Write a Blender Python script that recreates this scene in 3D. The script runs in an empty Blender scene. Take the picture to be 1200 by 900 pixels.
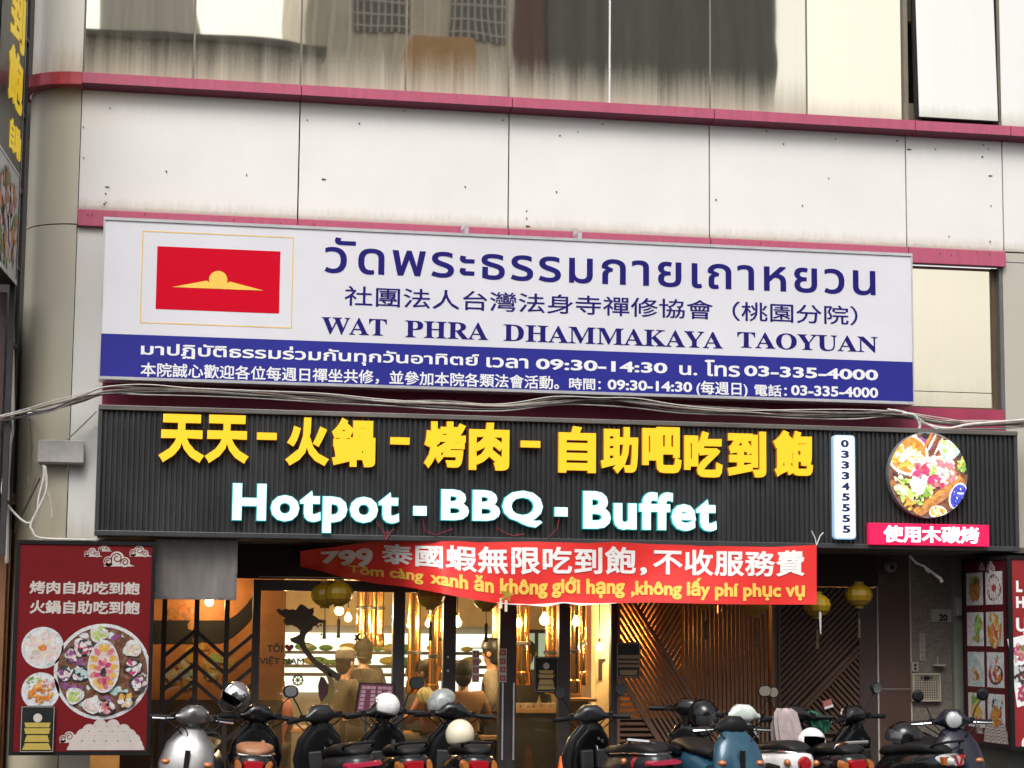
import bpy, bmesh, math, random
import numpy as np
from mathutils import Vector, Matrix
from mathutils.geometry import delaunay_2d_cdt

SC = bpy.context.scene
COL = SC.collection
rad = math.radians

# ------------------------------------------------------------------ camera, sky, sun, exposure
YAW, PITCH, ROLL, FOC = rad(10.5765), rad(7.00746), rad(0.5333), 2400.0
CAM = np.array([0.0, -20.0, 2.0])


def _rot():
    B = np.array([[1, 0, 0], [0, 0, -1], [0, 1, 0]], float)
    c, s = math.cos(YAW), math.sin(YAW)
    Ry = np.array([[c, -s, 0], [s, c, 0], [0, 0, 1]])
    c, s = math.cos(PITCH), math.sin(PITCH)
    Rp = np.array([[1, 0, 0], [0, c, s], [0, -s, c]])
    c, s = math.cos(ROLL), math.sin(ROLL)
    Rr = np.array([[c, -s, 0], [s, c, 0], [0, 0, 1]])
    return Rr @ Rp @ B @ Ry


ROT = _rot()
cd = bpy.data.cameras.new("camera")
cd.sensor_width = 36.0
cd.lens = 72.0
cd.clip_start = 0.1
cd.clip_end = 2000
cam = bpy.data.objects.new("camera", cd)
COL.objects.link(cam)
M = Matrix.Identity(4)
for i in range(3):
    M[i][0] = ROT[0][i]
    M[i][1] = -ROT[1][i]
    M[i][2] = -ROT[2][i]
    M[i][3] = CAM[i]
cam.matrix_world = M
SC.camera = cam

world = bpy.data.worlds.new("World")
SC.world = world
world.use_nodes = True
wn = world.node_tree
SUN_EL, SUN_AZ = 52.0, 200.0     # azimuth clockwise from +Y
sky = wn.nodes.new("ShaderNodeTexSky")
sky.sky_type = 'NISHITA'
sky.sun_disc = False
sky.sun_elevation = rad(SUN_EL)
sky.sun_rotation = rad(SUN_AZ)
sky.air_density = 1.0
sky.dust_density = 4.0
hsv = wn.nodes.new("ShaderNodeHueSaturation")
hsv.inputs['Saturation'].default_value = 0.12
wn.links.new(sky.outputs[0], hsv.inputs['Color'])
wn.links.new(hsv.outputs[0], wn.nodes['Background'].inputs[0])
wn.nodes['Background'].inputs[1].default_value = 0.15

sl = bpy.data.lights.new("sun", 'SUN')
sl.energy = 1.3
sl.angle = rad(28)
sl.color = (1.0, 0.96, 0.9)
sun = bpy.data.objects.new("sun", sl)
COL.objects.link(sun)
az, el = rad(SUN_AZ), rad(SUN_EL)
sdir = Vector((math.sin(az) * math.cos(el), math.cos(az) * math.cos(el), math.sin(el)))
sun.rotation_euler = sdir.to_track_quat('Z', 'Y').to_euler()
sun.location = (4, -30, 30)

SC.view_settings.view_transform = 'Standard'
SC.view_settings.look = 'None'
SC.view_settings.exposure = 0.55
SC.view_settings.gamma = 1.0
try:
    SC.cycles.use_denoising = True
    SC.cycles.max_bounces = 8
    SC.cycles.transparent_max_bounces = 16
    SC.cycles.sample_clamp_indirect = 6.0
    SC.cycles.caustics_reflective = False
    SC.cycles.caustics_refractive = False
except Exception:
    pass


# ------------------------------------------------------------------ helpers
def P(px, py, Y=0.0):
    """where the photo's (1200 x 900) pixel meets the upright plane at depth Y"""
    d = ROT.T @ np.array([(px - 600) / FOC, (py - 450) / FOC, 1.0])
    t = (Y - CAM[1]) / d[1]
    q = CAM + d * t
    return float(q[0]), float(Y), float(q[2])


def Q(tl, br, Y):
    a, b = P(*tl, Y), P(*br, Y)
    return a[0], b[2], b[0], a[2]          # X0, Z0, X1, Z1


def PX(x, Y):
    """pixel scale helper: metres of one pixel at depth Y near column x"""
    return P(x + 1, 600, Y)[0] - P(x, 600, Y)[0]


class MB:
    def __init__(self):
        self.v, self.f, self.m, self.s = [], [], [], []

    def add(self, vs, fs, mi=0, smooth=False):
        b = len(self.v)
        self.v += [tuple(map(float, p)) for p in vs]
        for f in fs:
            self.f.append([b + i for i in f])
            self.m.append(mi)
            self.s.append(smooth)
        return self

    def box(self, x0, y0, z0, x1, y1, z1, mi=0):
        x0, x1 = min(x0, x1), max(x0, x1)
        y0, y1 = min(y0, y1), max(y0, y1)
        z0, z1 = min(z0, z1), max(z0, z1)
        v = [(x0, y0, z0), (x1, y0, z0), (x1, y1, z0), (x0, y1, z0), (x0, y0, z1), (x1, y0, z1), (x1, y1, z1), (x0, y1, z1)]
        return self.add(v, [(0, 3, 2, 1), (4, 5, 6, 7), (0, 1, 5, 4), (1, 2, 6, 5), (2, 3, 7, 6), (3, 0, 4, 7)], mi)

    def obox(self, c, ax, ay, az, mi=0):
        """oriented box: centre and three half-axis vectors"""
        c, ax, ay, az = map(Vector, (c, ax, ay, az))
        v = [c + sx * ax + sy * ay + sz * az for sz in (-1, 1) for sx, sy in ((-1, -1), (1, -1), (1, 1), (-1, 1))]
        return self.add(v, [(0, 3, 2, 1), (4, 5, 6, 7), (0, 1, 5, 4), (1, 2, 6, 5), (2, 3, 7, 6), (3, 0, 4, 7)], mi)

    def prism(self, pts, y0, y1, mi=0):
        """polygon in X,Z extruded from y0 (front) to y1"""
        n = len(pts)
        a = sum(pts[i][0] * pts[(i + 1) % n][1] - pts[(i + 1) % n][0] * pts[i][1] for i in range(n))
        if a < 0:
            pts = pts[::-1]
        v = [(p[0], y0, p[1]) for p in pts] + [(p[0], y1, p[1]) for p in pts]
        f = [list(range(n)), list(range(2 * n - 1, n - 1, -1))]
        f += [(i, n + i, n + (i + 1) % n, (i + 1) % n) for i in range(n)]
        return self.add(v, f, mi)

    def disc(self, cx, cz, rx, rz, y0, y1, mi=0, n=32, rot=0.0):
        c, s = math.cos(rot), math.sin(rot)
        pts = []
        for i in range(n):
            a = 2 * math.pi * i / n
            u, w = rx * math.cos(a), rz * math.sin(a)
            pts.append((cx + u * c - w * s, cz + u * s + w * c))
        return self.prism(pts, y0, y1, mi)

    def tube(self, path, r, n=8, mi=0, caps=True, smooth=True):
        path = [Vector(p) for p in path]
        rs = r if isinstance(r, (list, tuple)) else [r] * len(path)
        vs, fs = [], []
        up = Vector((0, 0, 1))
        t0 = (path[1] - path[0]).normalized()
        if abs(t0.dot(up)) > 0.95:
            up = Vector((0, 1, 0))
        nrm = t0.cross(up).normalized()
        for k, p in enumerate(path):
            if k == 0:
                t = path[1] - path[0]
            elif k == len(path) - 1:
                t = path[-1] - path[-2]
            else:
                t = (path[k + 1] - path[k]).normalized() + (path[k] - path[k - 1]).normalized()
            t.normalize()
            nrm = (nrm - t * nrm.dot(t))
            if nrm.length < 1e-6:
                nrm = t.orthogonal()
            nrm.normalize()
            bn = t.cross(nrm)
            for i in range(n):
                a = 2 * math.pi * i / n
                vs.append(p + rs[k] * (math.cos(a) * nrm + math.sin(a) * bn))
        for k in range(len(path) - 1):
            for i in range(n):
                j = (i + 1) % n
                fs.append((k * n + i, k * n + j, (k + 1) * n + j, (k + 1) * n + i))
        self.add(vs, fs, mi, smooth)
        if caps:
            b = len(self.v) - len(vs)
            self.f.append([b + i for i in range(n)][::-1]); self.m.append(mi); self.s.append(False)
            e = b + (len(path) - 1) * n
            self.f.append([e + i for i in range(n)]); self.m.append(mi); self.s.append(False)
        return self

    def cyl(self, a, b, r, n=20, mi=0, r2=None):
        return self.tube([a, b], [r, r if r2 is None else r2], n, mi)

    def lathe(self, prof, c, axis='z', n=24, mi=0, smooth=True, sx=1.0, sy=1.0):
        """profile [(r, h)] turned about an axis through c"""
        c = Vector(c)
        vs, fs = [], []
        for r, h in prof:
            for i in range(n):
                a = 2 * math.pi * i / n
                u, w = r * math.cos(a) * sx, r * math.sin(a) * sy
                vs.append(c + Vector({'z': (u, w, h), 'y': (u, h, w), 'x': (h, u, w)}[axis]))
        for k in range(len(prof) - 1):
            for i in range(n):
                j = (i + 1) % n
                q = (k * n + i, k * n + j, (k + 1) * n + j, (k + 1) * n + i)
                fs.append(q if axis != 'y' else q[::-1])
        return self.add(vs, fs, mi, smooth)

    def loft(self, rings, n=20, mi=0, axis='y', smooth=True):
        """rings (pos along axis, offset, centre, half width, half height, power)"""
        vs, fs = [], []
        for y, x, z, hw, hh, p in rings:
            for i in range(n):
                a = 2 * math.pi * i / n
                ca, sa = math.cos(a), math.sin(a)
                u = hw * math.copysign(abs(ca) ** (2 / p), ca)
                w = hh * math.copysign(abs(sa) ** (2 / p), sa)
                if axis == 'y':
                    vs.append((x + u, y, z + w))
                elif axis == 'z':
                    vs.append((x + u, z + w, y))
                else:
                    vs.append((y, x + u, z + w))
        m = len(rings)
        for k in range(m - 1):
            for i in range(n):
                j = (i + 1) % n
                fs.append((k * n + i, (k + 1) * n + i, (k + 1) * n + j, k * n + j))
        fs.append(tuple(range(n)))
        fs.append(tuple(range((m - 1) * n, m * n))[::-1])
        return self.add(vs, fs, mi, smooth)

    def ball(self, c, rx, ry, rz, n=16, mi=0):
        pr = [(math.sin(math.pi * k / 10), -math.cos(math.pi * k / 10)) for k in range(11)]
        vs, fs = [], []
        for r, h in pr:
            for i in range(n):
                a = 2 * math.pi * i / n
                vs.append((c[0] + rx * r * math.cos(a), c[1] + ry * r * math.sin(a), c[2] + rz * h))
        for k in range(10):
            for i in range(n):
                j = (i + 1) % n
                fs.append((k * n + i, k * n + j, (k + 1) * n + j, (k + 1) * n + i))
        return self.add(vs, fs, mi, True)


WLOC = {}


def thing(name, label, cat, loc=(0, 0, 0), rotz=0.0, group=None, kind=None):
    o = bpy.data.objects.new(name, None)
    COL.objects.link(o)
    o.empty_display_size = 0.2
    o.location = loc
    o.rotation_euler = (0, 0, rotz)
    o['label'] = label
    o['category'] = cat
    if group:
        o['group'] = group
    if kind:
        o['kind'] = kind
    WLOC[o.name] = Vector(loc)
    return o


def tag(o, label, cat, group=None, kind=None):
    o['label'] = label
    o['category'] = cat
    if group:
        o['group'] = group
    if kind:
        o['kind'] = kind
    return o


def obj(name, mb, mats, parent=None, local=False, bevel=0.0, label=None, origin=None, angle=35):
    """one mesh object; world coordinates unless local"""
    me = bpy.data.meshes.new(name)
    off = Vector((0, 0, 0))
    if parent is not None and not local:
        off = WLOC[parent.name]
    elif origin is not None:
        off = Vector(origin)
    me.from_pydata([(v[0] - off.x, v[1] - off.y, v[2] - off.z) for v in mb.v], [], mb.f)
    if not isinstance(mats, (list, tuple)):
        mats = [mats]
    for m in mats:
        me.materials.append(m)
    me.polygons.foreach_set('material_index', mb.m)
    me.polygons.foreach_set('use_smooth', mb.s)
    me.update()
    if any(mb.s):
        try:
            me.set_sharp_from_angle(angle=rad(angle))
        except Exception:
            pass
    o = bpy.data.objects.new(name, me)
    COL.objects.link(o)
    if parent is not None:
        o.parent = parent
        WLOC[o.name] = WLOC.get(parent.name, Vector((0, 0, 0)))
    else:
        o.location = off
        WLOC[o.name] = off.copy()
    if bevel > 0:
        md = o.modifiers.new("bevel", 'BEVEL')
        md.width = bevel
        md.segments = 2
        md.limit_method = 'ANGLE'
        md.angle_limit = rad(40)
    if label:
        o['label'] = label
    return o


# ------------------------------------------------------------------ materials
MATS = {}


def srgb(r, g, b):
    f = lambda c: (c / 255) / 12.92 if c / 255 <= 0.04045 else (((c / 255) + 0.055) / 1.055) ** 2.4
    return (f(r), f(g), f(b))


def mat(name, col, rough=0.5, metal=0.0, var=0.15, scale=6.0, bump=0.0, bscale=80.0, spec=0.5, coat=0.0, emit=None, es=0.0, stretch=None):
    if name in MATS:
        return MATS[name]
    m = bpy.data.materials.new(name)
    m.use_nodes = True
    nt = m.node_tree
    b = nt.nodes['Principled BSDF']
    b.inputs['Roughness'].default_value = rough
    b.inputs['Metallic'].default_value = metal
    b.inputs['Specular IOR Level'].default_value = spec
    b.inputs['Coat Weight'].default_value = coat
    tc = nt.nodes.new('ShaderNodeTexCoord')
    src = tc.outputs['Object']
    if stretch:
        mp = nt.nodes.new('ShaderNodeMapping')
        mp.inputs['Scale'].default_value = stretch
        nt.links.new(src, mp.inputs[0])
        src = mp.outputs[0]
    if var > 0:
        nz = nt.nodes.new('ShaderNodeTexNoise')
        nz.inputs['Scale'].default_value = scale
        nz.inputs['Detail'].default_value = 6
        nz.inputs['Roughness'].default_value = 0.65
        nt.links.new(src, nz.inputs['Vector'])
        cr = nt.nodes.new('ShaderNodeValToRGB')
        cr.color_ramp.elements[0].position = 0.3
        cr.color_ramp.elements[1].position = 0.7
        cr.color_ramp.elements[0].color = (*[c * (1 - var) for c in col], 1)
        cr.color_ramp.elements[1].color = (*[min(1, c * (1 + var * 0.6)) for c in col], 1)
        nt.links.new(nz.outputs[0], cr.inputs[0])
        nt.links.new(cr.outputs[0], b.inputs['Base Color'])
        mr = nt.nodes.new('ShaderNodeMapRange')
        mr.inputs['To Min'].default_value = max(0.02, rough - 0.08)
        mr.inputs['To Max'].default_value = min(1, rough + 0.1)
        nt.links.new(nz.outputs[0], mr.inputs[0])
        nt.links.new(mr.outputs[0], b.inputs['Roughness'])
    else:
        b.inputs['Base Color'].default_value = (*col, 1)
    if bump > 0:
        n2 = nt.nodes.new('ShaderNodeTexNoise')
        n2.inputs['Scale'].default_value = bscale
        n2.inputs['Detail'].default_value = 4
        nt.links.new(src, n2.inputs['Vector'])
        bp = nt.nodes.new('ShaderNodeBump')
        bp.inputs['Strength'].default_value = bump
        bp.inputs['Distance'].default_value = 0.01
        nt.links.new(n2.outputs[0], bp.inputs['Height'])
        nt.links.new(bp.outputs[0], b.inputs['Normal'])
    if emit:
        b.inputs['Emission Color'].default_value = (*emit, 1)
        b.inputs['Emission Strength'].default_value = es
    MATS[name] = m
    return m


def node(nt, typ, **kw):
    n = nt.nodes.new(typ)
    for k, v in kw.items():
        setattr(n, k, v)
    return n


def dirt_mask(nt, z0, h, sx=26.0, sz=1.4, seed=0.0, power=1.0, edge=0.45, span=0.45):
    """drip stains that start at height z0 (world) and fade out h above it"""
    geo = node(nt, 'ShaderNodeNewGeometry')
    sep = node(nt, 'ShaderNodeSeparateXYZ')
    nt.links.new(geo.outputs['Position'], sep.inputs[0])
    mp = node(nt, 'ShaderNodeMapping')
    mp.inputs['Scale'].default_value = (sx, 1.0, sz)
    mp.inputs['Location'].default_value = (seed, 0, seed)
    nt.links.new(geo.outputs['Position'], mp.inputs[0])
    nz = node(nt, 'ShaderNodeTexNoise')
    nz.inputs['Scale'].default_value = 1.0
    nz.inputs['Detail'].default_value = 8
    nz.inputs['Roughness'].default_value = 0.72
    nt.links.new(mp.outputs[0], nz.inputs['Vector'])
    a = node(nt, 'ShaderNodeMapRange')
    a.inputs['From Min'].default_value = z0
    a.inputs['From Max'].default_value = z0 + h
    a.inputs['To Min'].default_value = 1.0
    a.inputs['To Max'].default_value = 0.0
    nt.links.new(sep.outputs['Z'], a.inputs[0])
    ad = node(nt, 'ShaderNodeMath', operation='ADD')
    nt.links.new(a.outputs[0], ad.inputs[0])
    nt.links.new(nz.outputs[0], ad.inputs[1])
    b = node(nt, 'ShaderNodeMapRange')
    b.interpolation_type = 'SMOOTHSTEP'
    b.inputs['From Min'].default_value = 0.55 + edge
    b.inputs['From Max'].default_value = 0.55 + span + edge
    b.inputs['To Max'].default_value = power
    nt.links.new(ad.outputs[0], b.inputs[0])
    return b.outputs[0], nz.outputs[0]


def cladding_mat(name, zs, col=(0.735, 0.715, 0.685)):
    m = mat(name, col, 0.42, var=0.045, scale=1.3, bump=0.05, bscale=3.0)
    nt = m.node_tree
    b = nt.nodes['Principled BSDF']
    cur = b.inputs['Base Color'].links[0].from_socket
    for z0, h, c, pw, sd in zs:
        k, _ = dirt_mask(nt, z0, h, 16.0, 0.9, sd, pw, 0.35)
        mx = node(nt, 'ShaderNodeMix', data_type='RGBA')
        nt.links.new(k, mx.inputs[0])
        nt.links.new(cur, mx.inputs[6])
        mx.inputs[7].default_value = (*c, 1)
        cur = mx.outputs[2]
    nt.links.new(cur, b.inputs['Base Color'])
    return m


def mirror_glass(name, z0, tint=(0.80, 0.77, 0.68), dirt=(0.42, 0.395, 0.31), h=0.55, wob=0.02, fac=0.82, pw=0.9, film=0.0):
    m = bpy.data.materials.new(name)
    m.use_nodes = True
    nt = m.node_tree
    out = nt.nodes['Material Output']
    nt.nodes.remove(nt.nodes['Principled BSDF'])
    tc = node(nt, 'ShaderNodeTexCoord')
    n2 = node(nt, 'ShaderNodeTexNoise')
    n2.inputs['Scale'].default_value = 0.9
    n2.inputs['Detail'].default_value = 1
    nt.links.new(tc.outputs['Object'], n2.inputs['Vector'])
    bp = node(nt, 'ShaderNodeBump')
    bp.inputs['Strength'].default_value = wob
    bp.inputs['Distance'].default_value = 0.5
    nt.links.new(n2.outputs[0], bp.inputs['Height'])
    g = node(nt, 'ShaderNodeBsdfGlossy')
    g.inputs['Color'].default_value = (*tint, 1)
    g.inputs['Roughness'].default_value = 0.02
    nt.links.new(bp.outputs[0], g.inputs['Normal'])
    d = node(nt, 'ShaderNodeBsdfDiffuse')
    d.inputs['Color'].default_value = (0.06, 0.055, 0.05, 1)
    mx = node(nt, 'ShaderNodeMixShader')
    mx.inputs[0].default_value = fac
    nt.links.new(d.outputs[0], mx.inputs[1])
    nt.links.new(g.outputs[0], mx.inputs[2])
    d2 = node(nt, 'ShaderNodeBsdfDiffuse')
    k, nz = dirt_mask(nt, z0, h, 7.0, 0.16, 3.0, pw, 0.12, 0.95)
    cr = node(nt, 'ShaderNodeValToRGB')
    cr.color_ramp.elements[0].color = (*[c * 0.7 for c in dirt], 1)
    cr.color_ramp.elements[1].color = (*[min(1, c * 1.25) for c in dirt], 1)
    nt.links.new(nz, cr.inputs[0])
    nt.links.new(cr.outputs[0], d2.inputs['Color'])
    ad = node(nt, 'ShaderNodeMath', operation='ADD', use_clamp=True)
    nt.links.new(k, ad.inputs[0])
    ad.inputs[1].default_value = film
    if film > 0:
        ml = node(nt, 'ShaderNodeMath', operation='MULTIPLY')
        nt.links.new(nz, ml.inputs[0])
        ml.inputs[1].default_value = film * 2
        nt.links.new(ml.outputs[0], ad.inputs[1])
    m2 = node(nt, 'ShaderNodeMixShader')
    nt.links.new(ad.outputs[0], m2.inputs[0])
    nt.links.new(mx.outputs[0], m2.inputs[1])
    nt.links.new(d2.outputs[0], m2.inputs[2])
    nt.links.new(m2.outputs[0], out.inputs[0])
    return m


def clear_glass(name, film=0.04, filmcol=(0.6, 0.58, 0.5), tint=(0.93, 0.95, 0.92)):
    m = bpy.data.materials.new(name)
    m.use_nodes = True
    nt = m.node_tree
    out = nt.nodes['Material Output']
    nt.nodes.remove(nt.nodes['Principled BSDF'])
    t = node(nt, 'ShaderNodeBsdfTransparent')
    t.inputs[0].default_value = (*tint, 1)
    g = node(nt, 'ShaderNodeBsdfGlossy')
    g.inputs['Roughness'].default_value = 0.01
    fr = node(nt, 'ShaderNodeFresnel')
    fr.inputs[0].default_value = 1.4
    mx = node(nt, 'ShaderNodeMixShader')
    nt.links.new(fr.outputs[0], mx.inputs[0])
    nt.links.new(t.outputs[0], mx.inputs[1])
    nt.links.new(g.outputs[0], mx.inputs[2])
    d = node(nt, 'ShaderNodeBsdfTranslucent')
    d.inputs[0].default_value = (*filmcol, 1)
    d2 = node(nt, 'ShaderNodeBsdfDiffuse')
    d2.inputs[0].default_value = (*filmcol, 1)
    md = node(nt, 'ShaderNodeMixShader')
    md.inputs[0].default_value = 0.12
    nt.links.new(d.outputs[0], md.inputs[1])
    nt.links.new(d2.outputs[0], md.inputs[2])
    nz = node(nt, 'ShaderNodeTexNoise')
    nz.inputs['Scale'].default_value = 2.5
    nz.inputs['Detail'].default_value = 5
    tc = node(nt, 'ShaderNodeTexCoord')
    nt.links.new(tc.outputs['Object'], nz.inputs['Vector'])
    mr = node(nt, 'ShaderNodeMapRange')
    mr.inputs['From Min'].default_value = 0.3
    mr.inputs['From Max'].default_value = 0.7
    mr.inputs['To Min'].default_value = film * 0.4
    mr.inputs['To Max'].default_value = film * 1.6
    nt.links.new(nz.outputs[0], mr.inputs[0])
    m2 = node(nt, 'ShaderNodeMixShader')
    nt.links.new(mr.outputs[0], m2.inputs[0])
    nt.links.new(mx.outputs[0], m2.inputs[1])
    nt.links.new(md.outputs[0], m2.inputs[2])
    nt.links.new(m2.outputs[0], out.inputs[0])
    return m


def lit(name, col, strength, base=None, rough=0.4):
    return mat(name, base or col, rough, var=0.0, emit=col, es=strength)


# ------------------------------------------------------------------ lettering: glyph outlines filled and thickened
_GL = {}


def glyph_mesh(text, bold=0.0, space=1.0, res=3):
    key = (text, bold, space)
    if key in _GL:
        return _GL[key]
    c = bpy.data.curves.new('lettering', 'FONT')
    c.body = text
    c.size = 1.0
    c.resolution_u = res
    c.space_character = space
    c.fill_mode = 'NONE'
    o = bpy.data.objects.new('lettering', c)
    COL.objects.link(o)
    dg = bpy.context.evaluated_depsgraph_get()
    oe = o.evaluated_get(dg)
    me = oe.to_mesh()
    vs = np.array([(v.co.x, v.co.y) for v in me.vertices]) if len(me.vertices) else np.zeros((0, 2))
    nb = {}
    for e in me.edges:
        a, b = e.vertices
        nb.setdefault(a, []).append(b)
        nb.setdefault(b, []).append(a)
    nv = len(vs)
    oe.to_mesh_clear()
    bpy.data.objects.remove(o)
    bpy.data.curves.remove(c)
    seen, loops = set(), []
    for s in range(nv):
        if s in seen or s not in nb:
            continue
        lp, prev, cur = [s], None, s
        seen.add(s)
        # keep the stored direction: the lower index neighbour s+1 comes next
        nxt = s + 1 if s + 1 in nb[s] else nb[s][0]
        while nxt is not None and nxt not in seen:
            lp.append(nxt)
            seen.add(nxt)
            prev, cur = cur, nxt
            cand = [q for q in nb[cur] if q != prev and q not in seen]
            nxt = cand[0] if cand else None
        pts = vs[lp]
        keep = [i for i in range(len(pts)) if np.hypot(*(pts[i] - pts[i - 1])) > 1e-4]
        pts = pts[keep]
        if len(pts) >= 3:
            loops.append(pts)
    area = lambda p: 0.5 * float(np.sum(p[:, 0] * np.roll(p[:, 1], -1) - np.roll(p[:, 0], -1) * p[:, 1]))
    if not loops:
        _GL[key] = ([], [], [])
        return _GL[key]
    # cluster the contours by overlapping extents so that each glyph is filled on its own
    ext = [(p[:, 0].min() - bold, p[:, 0].max() + bold, i) for i, p in enumerate(loops)]
    ext.sort()
    clusters, cur, hi = [], [], -1e9
    for a, b, i in ext:
        if cur and a > hi:
            clusters.append(cur)
            cur, hi = [], -1e9
        cur.append(i)
        hi = max(hi, b)
    clusters.append(cur)
    # fonts wind their outlines differently, and a cluster may mix two fonts: orient by nesting
    sgn = {}
    for cl in clusters:
        for i in cl:
            p = loops[i]
            outer = True
            depth = 0
            for j in cl:
                if j == i:
                    continue
                q = loops[j]
                if abs(area(q)) <= abs(area(p)):
                    continue
                x0, y0, x1, y1 = (k_[None, :] for k_ in (q[:, 0], q[:, 1], np.roll(q[:, 0], -1), np.roll(q[:, 1], -1)))
                x, y = p[:, 0][:, None], p[:, 1][:, None]
                cr_ = ((y0 > y) != (y1 > y)) & (x < (x1 - x0) * (y - y0) / np.where(y1 == y0, 1e-12, y1 - y0) + x0)
                if ((cr_.sum(1) % 2) == 1).mean() > 0.85:
                    depth += 1
            want = 1.0 if depth % 2 == 0 else -1.0
            if area(p) * want < 0:
                loops[i] = p[::-1].copy()
    sg = 1.0
    if bold:
        res_l = []
        for p in loops:
            e = np.roll(p, -1, 0) - p
            e /= np.maximum(1e-9, np.hypot(e[:, 0], e[:, 1]))[:, None]
            n1 = np.stack([e[:, 1], -e[:, 0]], 1) * sg
            n0 = np.roll(n1, 1, 0)
            b = n0 + n1
            q = np.maximum(0.6, (b * b).sum(1))[:, None]
            mv = b * (2.0 / q)
            ln = np.hypot(mv[:, 0], mv[:, 1])
            mv *= np.minimum(1.0, 1.6 / np.maximum(ln, 1e-9))[:, None]
            res_l.append(p + mv * bold)
        loops = res_l
    V, T, B = [], [], []
    for cl in clusters:
        pts, edges, segs = [], [], []
        for i in cl:
            p = loops[i]
            b = len(pts)
            n = len(p)
            pts += [Vector((float(x), float(y))) for x, y in p]
            edges += [(b + k, b + (k + 1) % n) for k in range(n)]
            segs.append(np.concatenate([p, np.roll(p, -1, 0)], 1))
        seg = np.concatenate(segs, 0)
        try:
            ov, oe_, of = delaunay_2d_cdt(pts, edges, [], 0, 1e-6)[:3]
        except Exception:
            continue
        ov = [(v[0], v[1]) for v in ov]
        if not of:
            continue
        va = np.array(ov)
        tri = np.array([f for f in of if len(f) == 3])
        cen = va[tri].mean(1)
        x, y = cen[:, 0][:, None], cen[:, 1][:, None]
        x0, y0, x1, y1 = (seg[:, k][None, :] for k in range(4))
        side = (x1 - x0) * (y - y0) - (x - x0) * (y1 - y0)
        w = (((y0 <= y) & (y1 > y) & (side > 0)).sum(1) - ((y0 > y) & (y1 <= y) & (side < 0)).sum(1)) * sg
        a2 = np.abs((va[tri[:, 1], 0] - va[tri[:, 0], 0]) * (va[tri[:, 2], 1] - va[tri[:, 0], 1]) - (va[tri[:, 2], 0] - va[tri[:, 0], 0]) * (va[tri[:, 1], 1] - va[tri[:, 0], 1]))
        ok = tri[(w > 0) & (a2 > 1e-9)]
        base = len(V)
        V += ov
        cnt = {}
        for t in ok:
            t = [int(q) for q in t]
            if (va[t[1], 0] - va[t[0], 0]) * (va[t[2], 1] - va[t[0], 1]) - (va[t[2], 0] - va[t[0], 0]) * (va[t[1], 1] - va[t[0], 1]) < 0:
                t = [t[0], t[2], t[1]]
            T.append([base + q for q in t])
            for k in range(3):
                e = (t[k], t[(k + 1) % 3])
                cnt[e] = 1
        for (a, b) in cnt:
            if (b, a) not in cnt:
                B.append((base + a, base + b))
    used = sorted({i for t in T for i in t})
    ix = {u: k for k, u in enumerate(used)}
    V = [V[u] for u in used]
    T = [[ix[i] for i in t] for t in T]
    B = [(ix[a], ix[b]) for a, b in B]
    _GL[key] = (V, T, B)
    return _GL[key]


def write(text, rect, place, depth, bold=0.0, space=1.0, mi=(0, 0), mb=None, fine=0):
    """fit text into rect (X0, Z0, X1, Z1); place(x, z, d) -> point, d metres proud"""
    mb = mb or MB()
    V, T, B = glyph_mesh(text, bold, space)
    if not V:
        return mb
    xs = [v[0] for v in V]
    ys = [v[1] for v in V]
    ax, bx, ay, by = min(xs), max(xs), min(ys), max(ys)
    X0, Z0, X1, Z1 = rect
    f = lambda v: (X0 + (v[0] - ax) / (bx - ax) * (X1 - X0), Z0 + (v[1] - ay) / max(1e-6, by - ay) * (Z1 - Z0))
    q = [f(v) for v in V]
    if fine:
        for _ in range(fine):
            mid, T2 = {}, []

            def mp_(a, b):
                k = (min(a, b), max(a, b))
                if k not in mid:
                    mid[k] = len(q)
                    q.append(((q[a][0] + q[b][0]) / 2, (q[a][1] + q[b][1]) / 2))
                return mid[k]
            for a, b, c in T:
                ab, bc, ca = mp_(a, b), mp_(b, c), mp_(c, a)
                T2 += [[a, ab, ca], [ab, b, bc], [ca, bc, c], [ab, bc, ca]]
            T = T2
        mb.add([place(x, z, depth) for x, z in q], T, mi[0])
        return mb
    n = len(q)
    vs = [place(x, z, depth) for x, z in q] + [place(x, z, 0.0) for x, z in q]
    mb.add(vs, T, mi[0])
    b0 = len(mb.v) - len(vs)
    for a, b in B:
        mb.f.append([b0 + b, b0 + a, b0 + n + a, b0 + n + b])
        mb.m.append(mi[1])
        mb.s.append(False)
    return mb


def flat(Y):
    return lambda x, z, d: (x, Y - d, z)


def text_part(name, text, rect, Y, depth, m, parent, bold=0.0, space=1.0):
    mats = m if isinstance(m, (list, tuple)) else [m]
    return obj(name, write(text, rect, flat(Y), depth, bold, space, (0, len(mats) - 1)), mats, parent)


# ------------------------------------------------------------------ shared materials
m_dark = mat('dark_metal', (0.035, 0.033, 0.034), 0.45, 0.3, var=0.25)
m_black = mat('black_paint', (0.009, 0.009, 0.01), 0.4, spec=0.25)
m_frame = mat('grey_frame', (0.055, 0.05, 0.052), 0.45, 0.4, var=0.2, scale=3)
m_white = mat('white_paint', (0.78, 0.78, 0.78), 0.4, var=0.05)
m_pink = mat('pink_ledge', (0.43, 0.085, 0.15), 0.4, var=0.14, scale=2.2, stretch=(9, 1, 1.2), bump=0.05, bscale=4)
m_maroon = mat('maroon_band', (0.34, 0.035, 0.085), 0.45, var=0.2, scale=2.0)
m_under_shade = mat('underside_shade', (0.16, 0.012, 0.045), 0.5, var=0.2, scale=3)  # shade under the upper ledge, painted in as a darker maroon
m_void = mat('dark_void', (0.01, 0.009, 0.009), 0.9)
m_concrete = mat('grey_concrete', (0.22, 0.21, 0.2), 0.85, var=0.25, bump=0.3)
zl = P(600, 268)[2]
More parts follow.
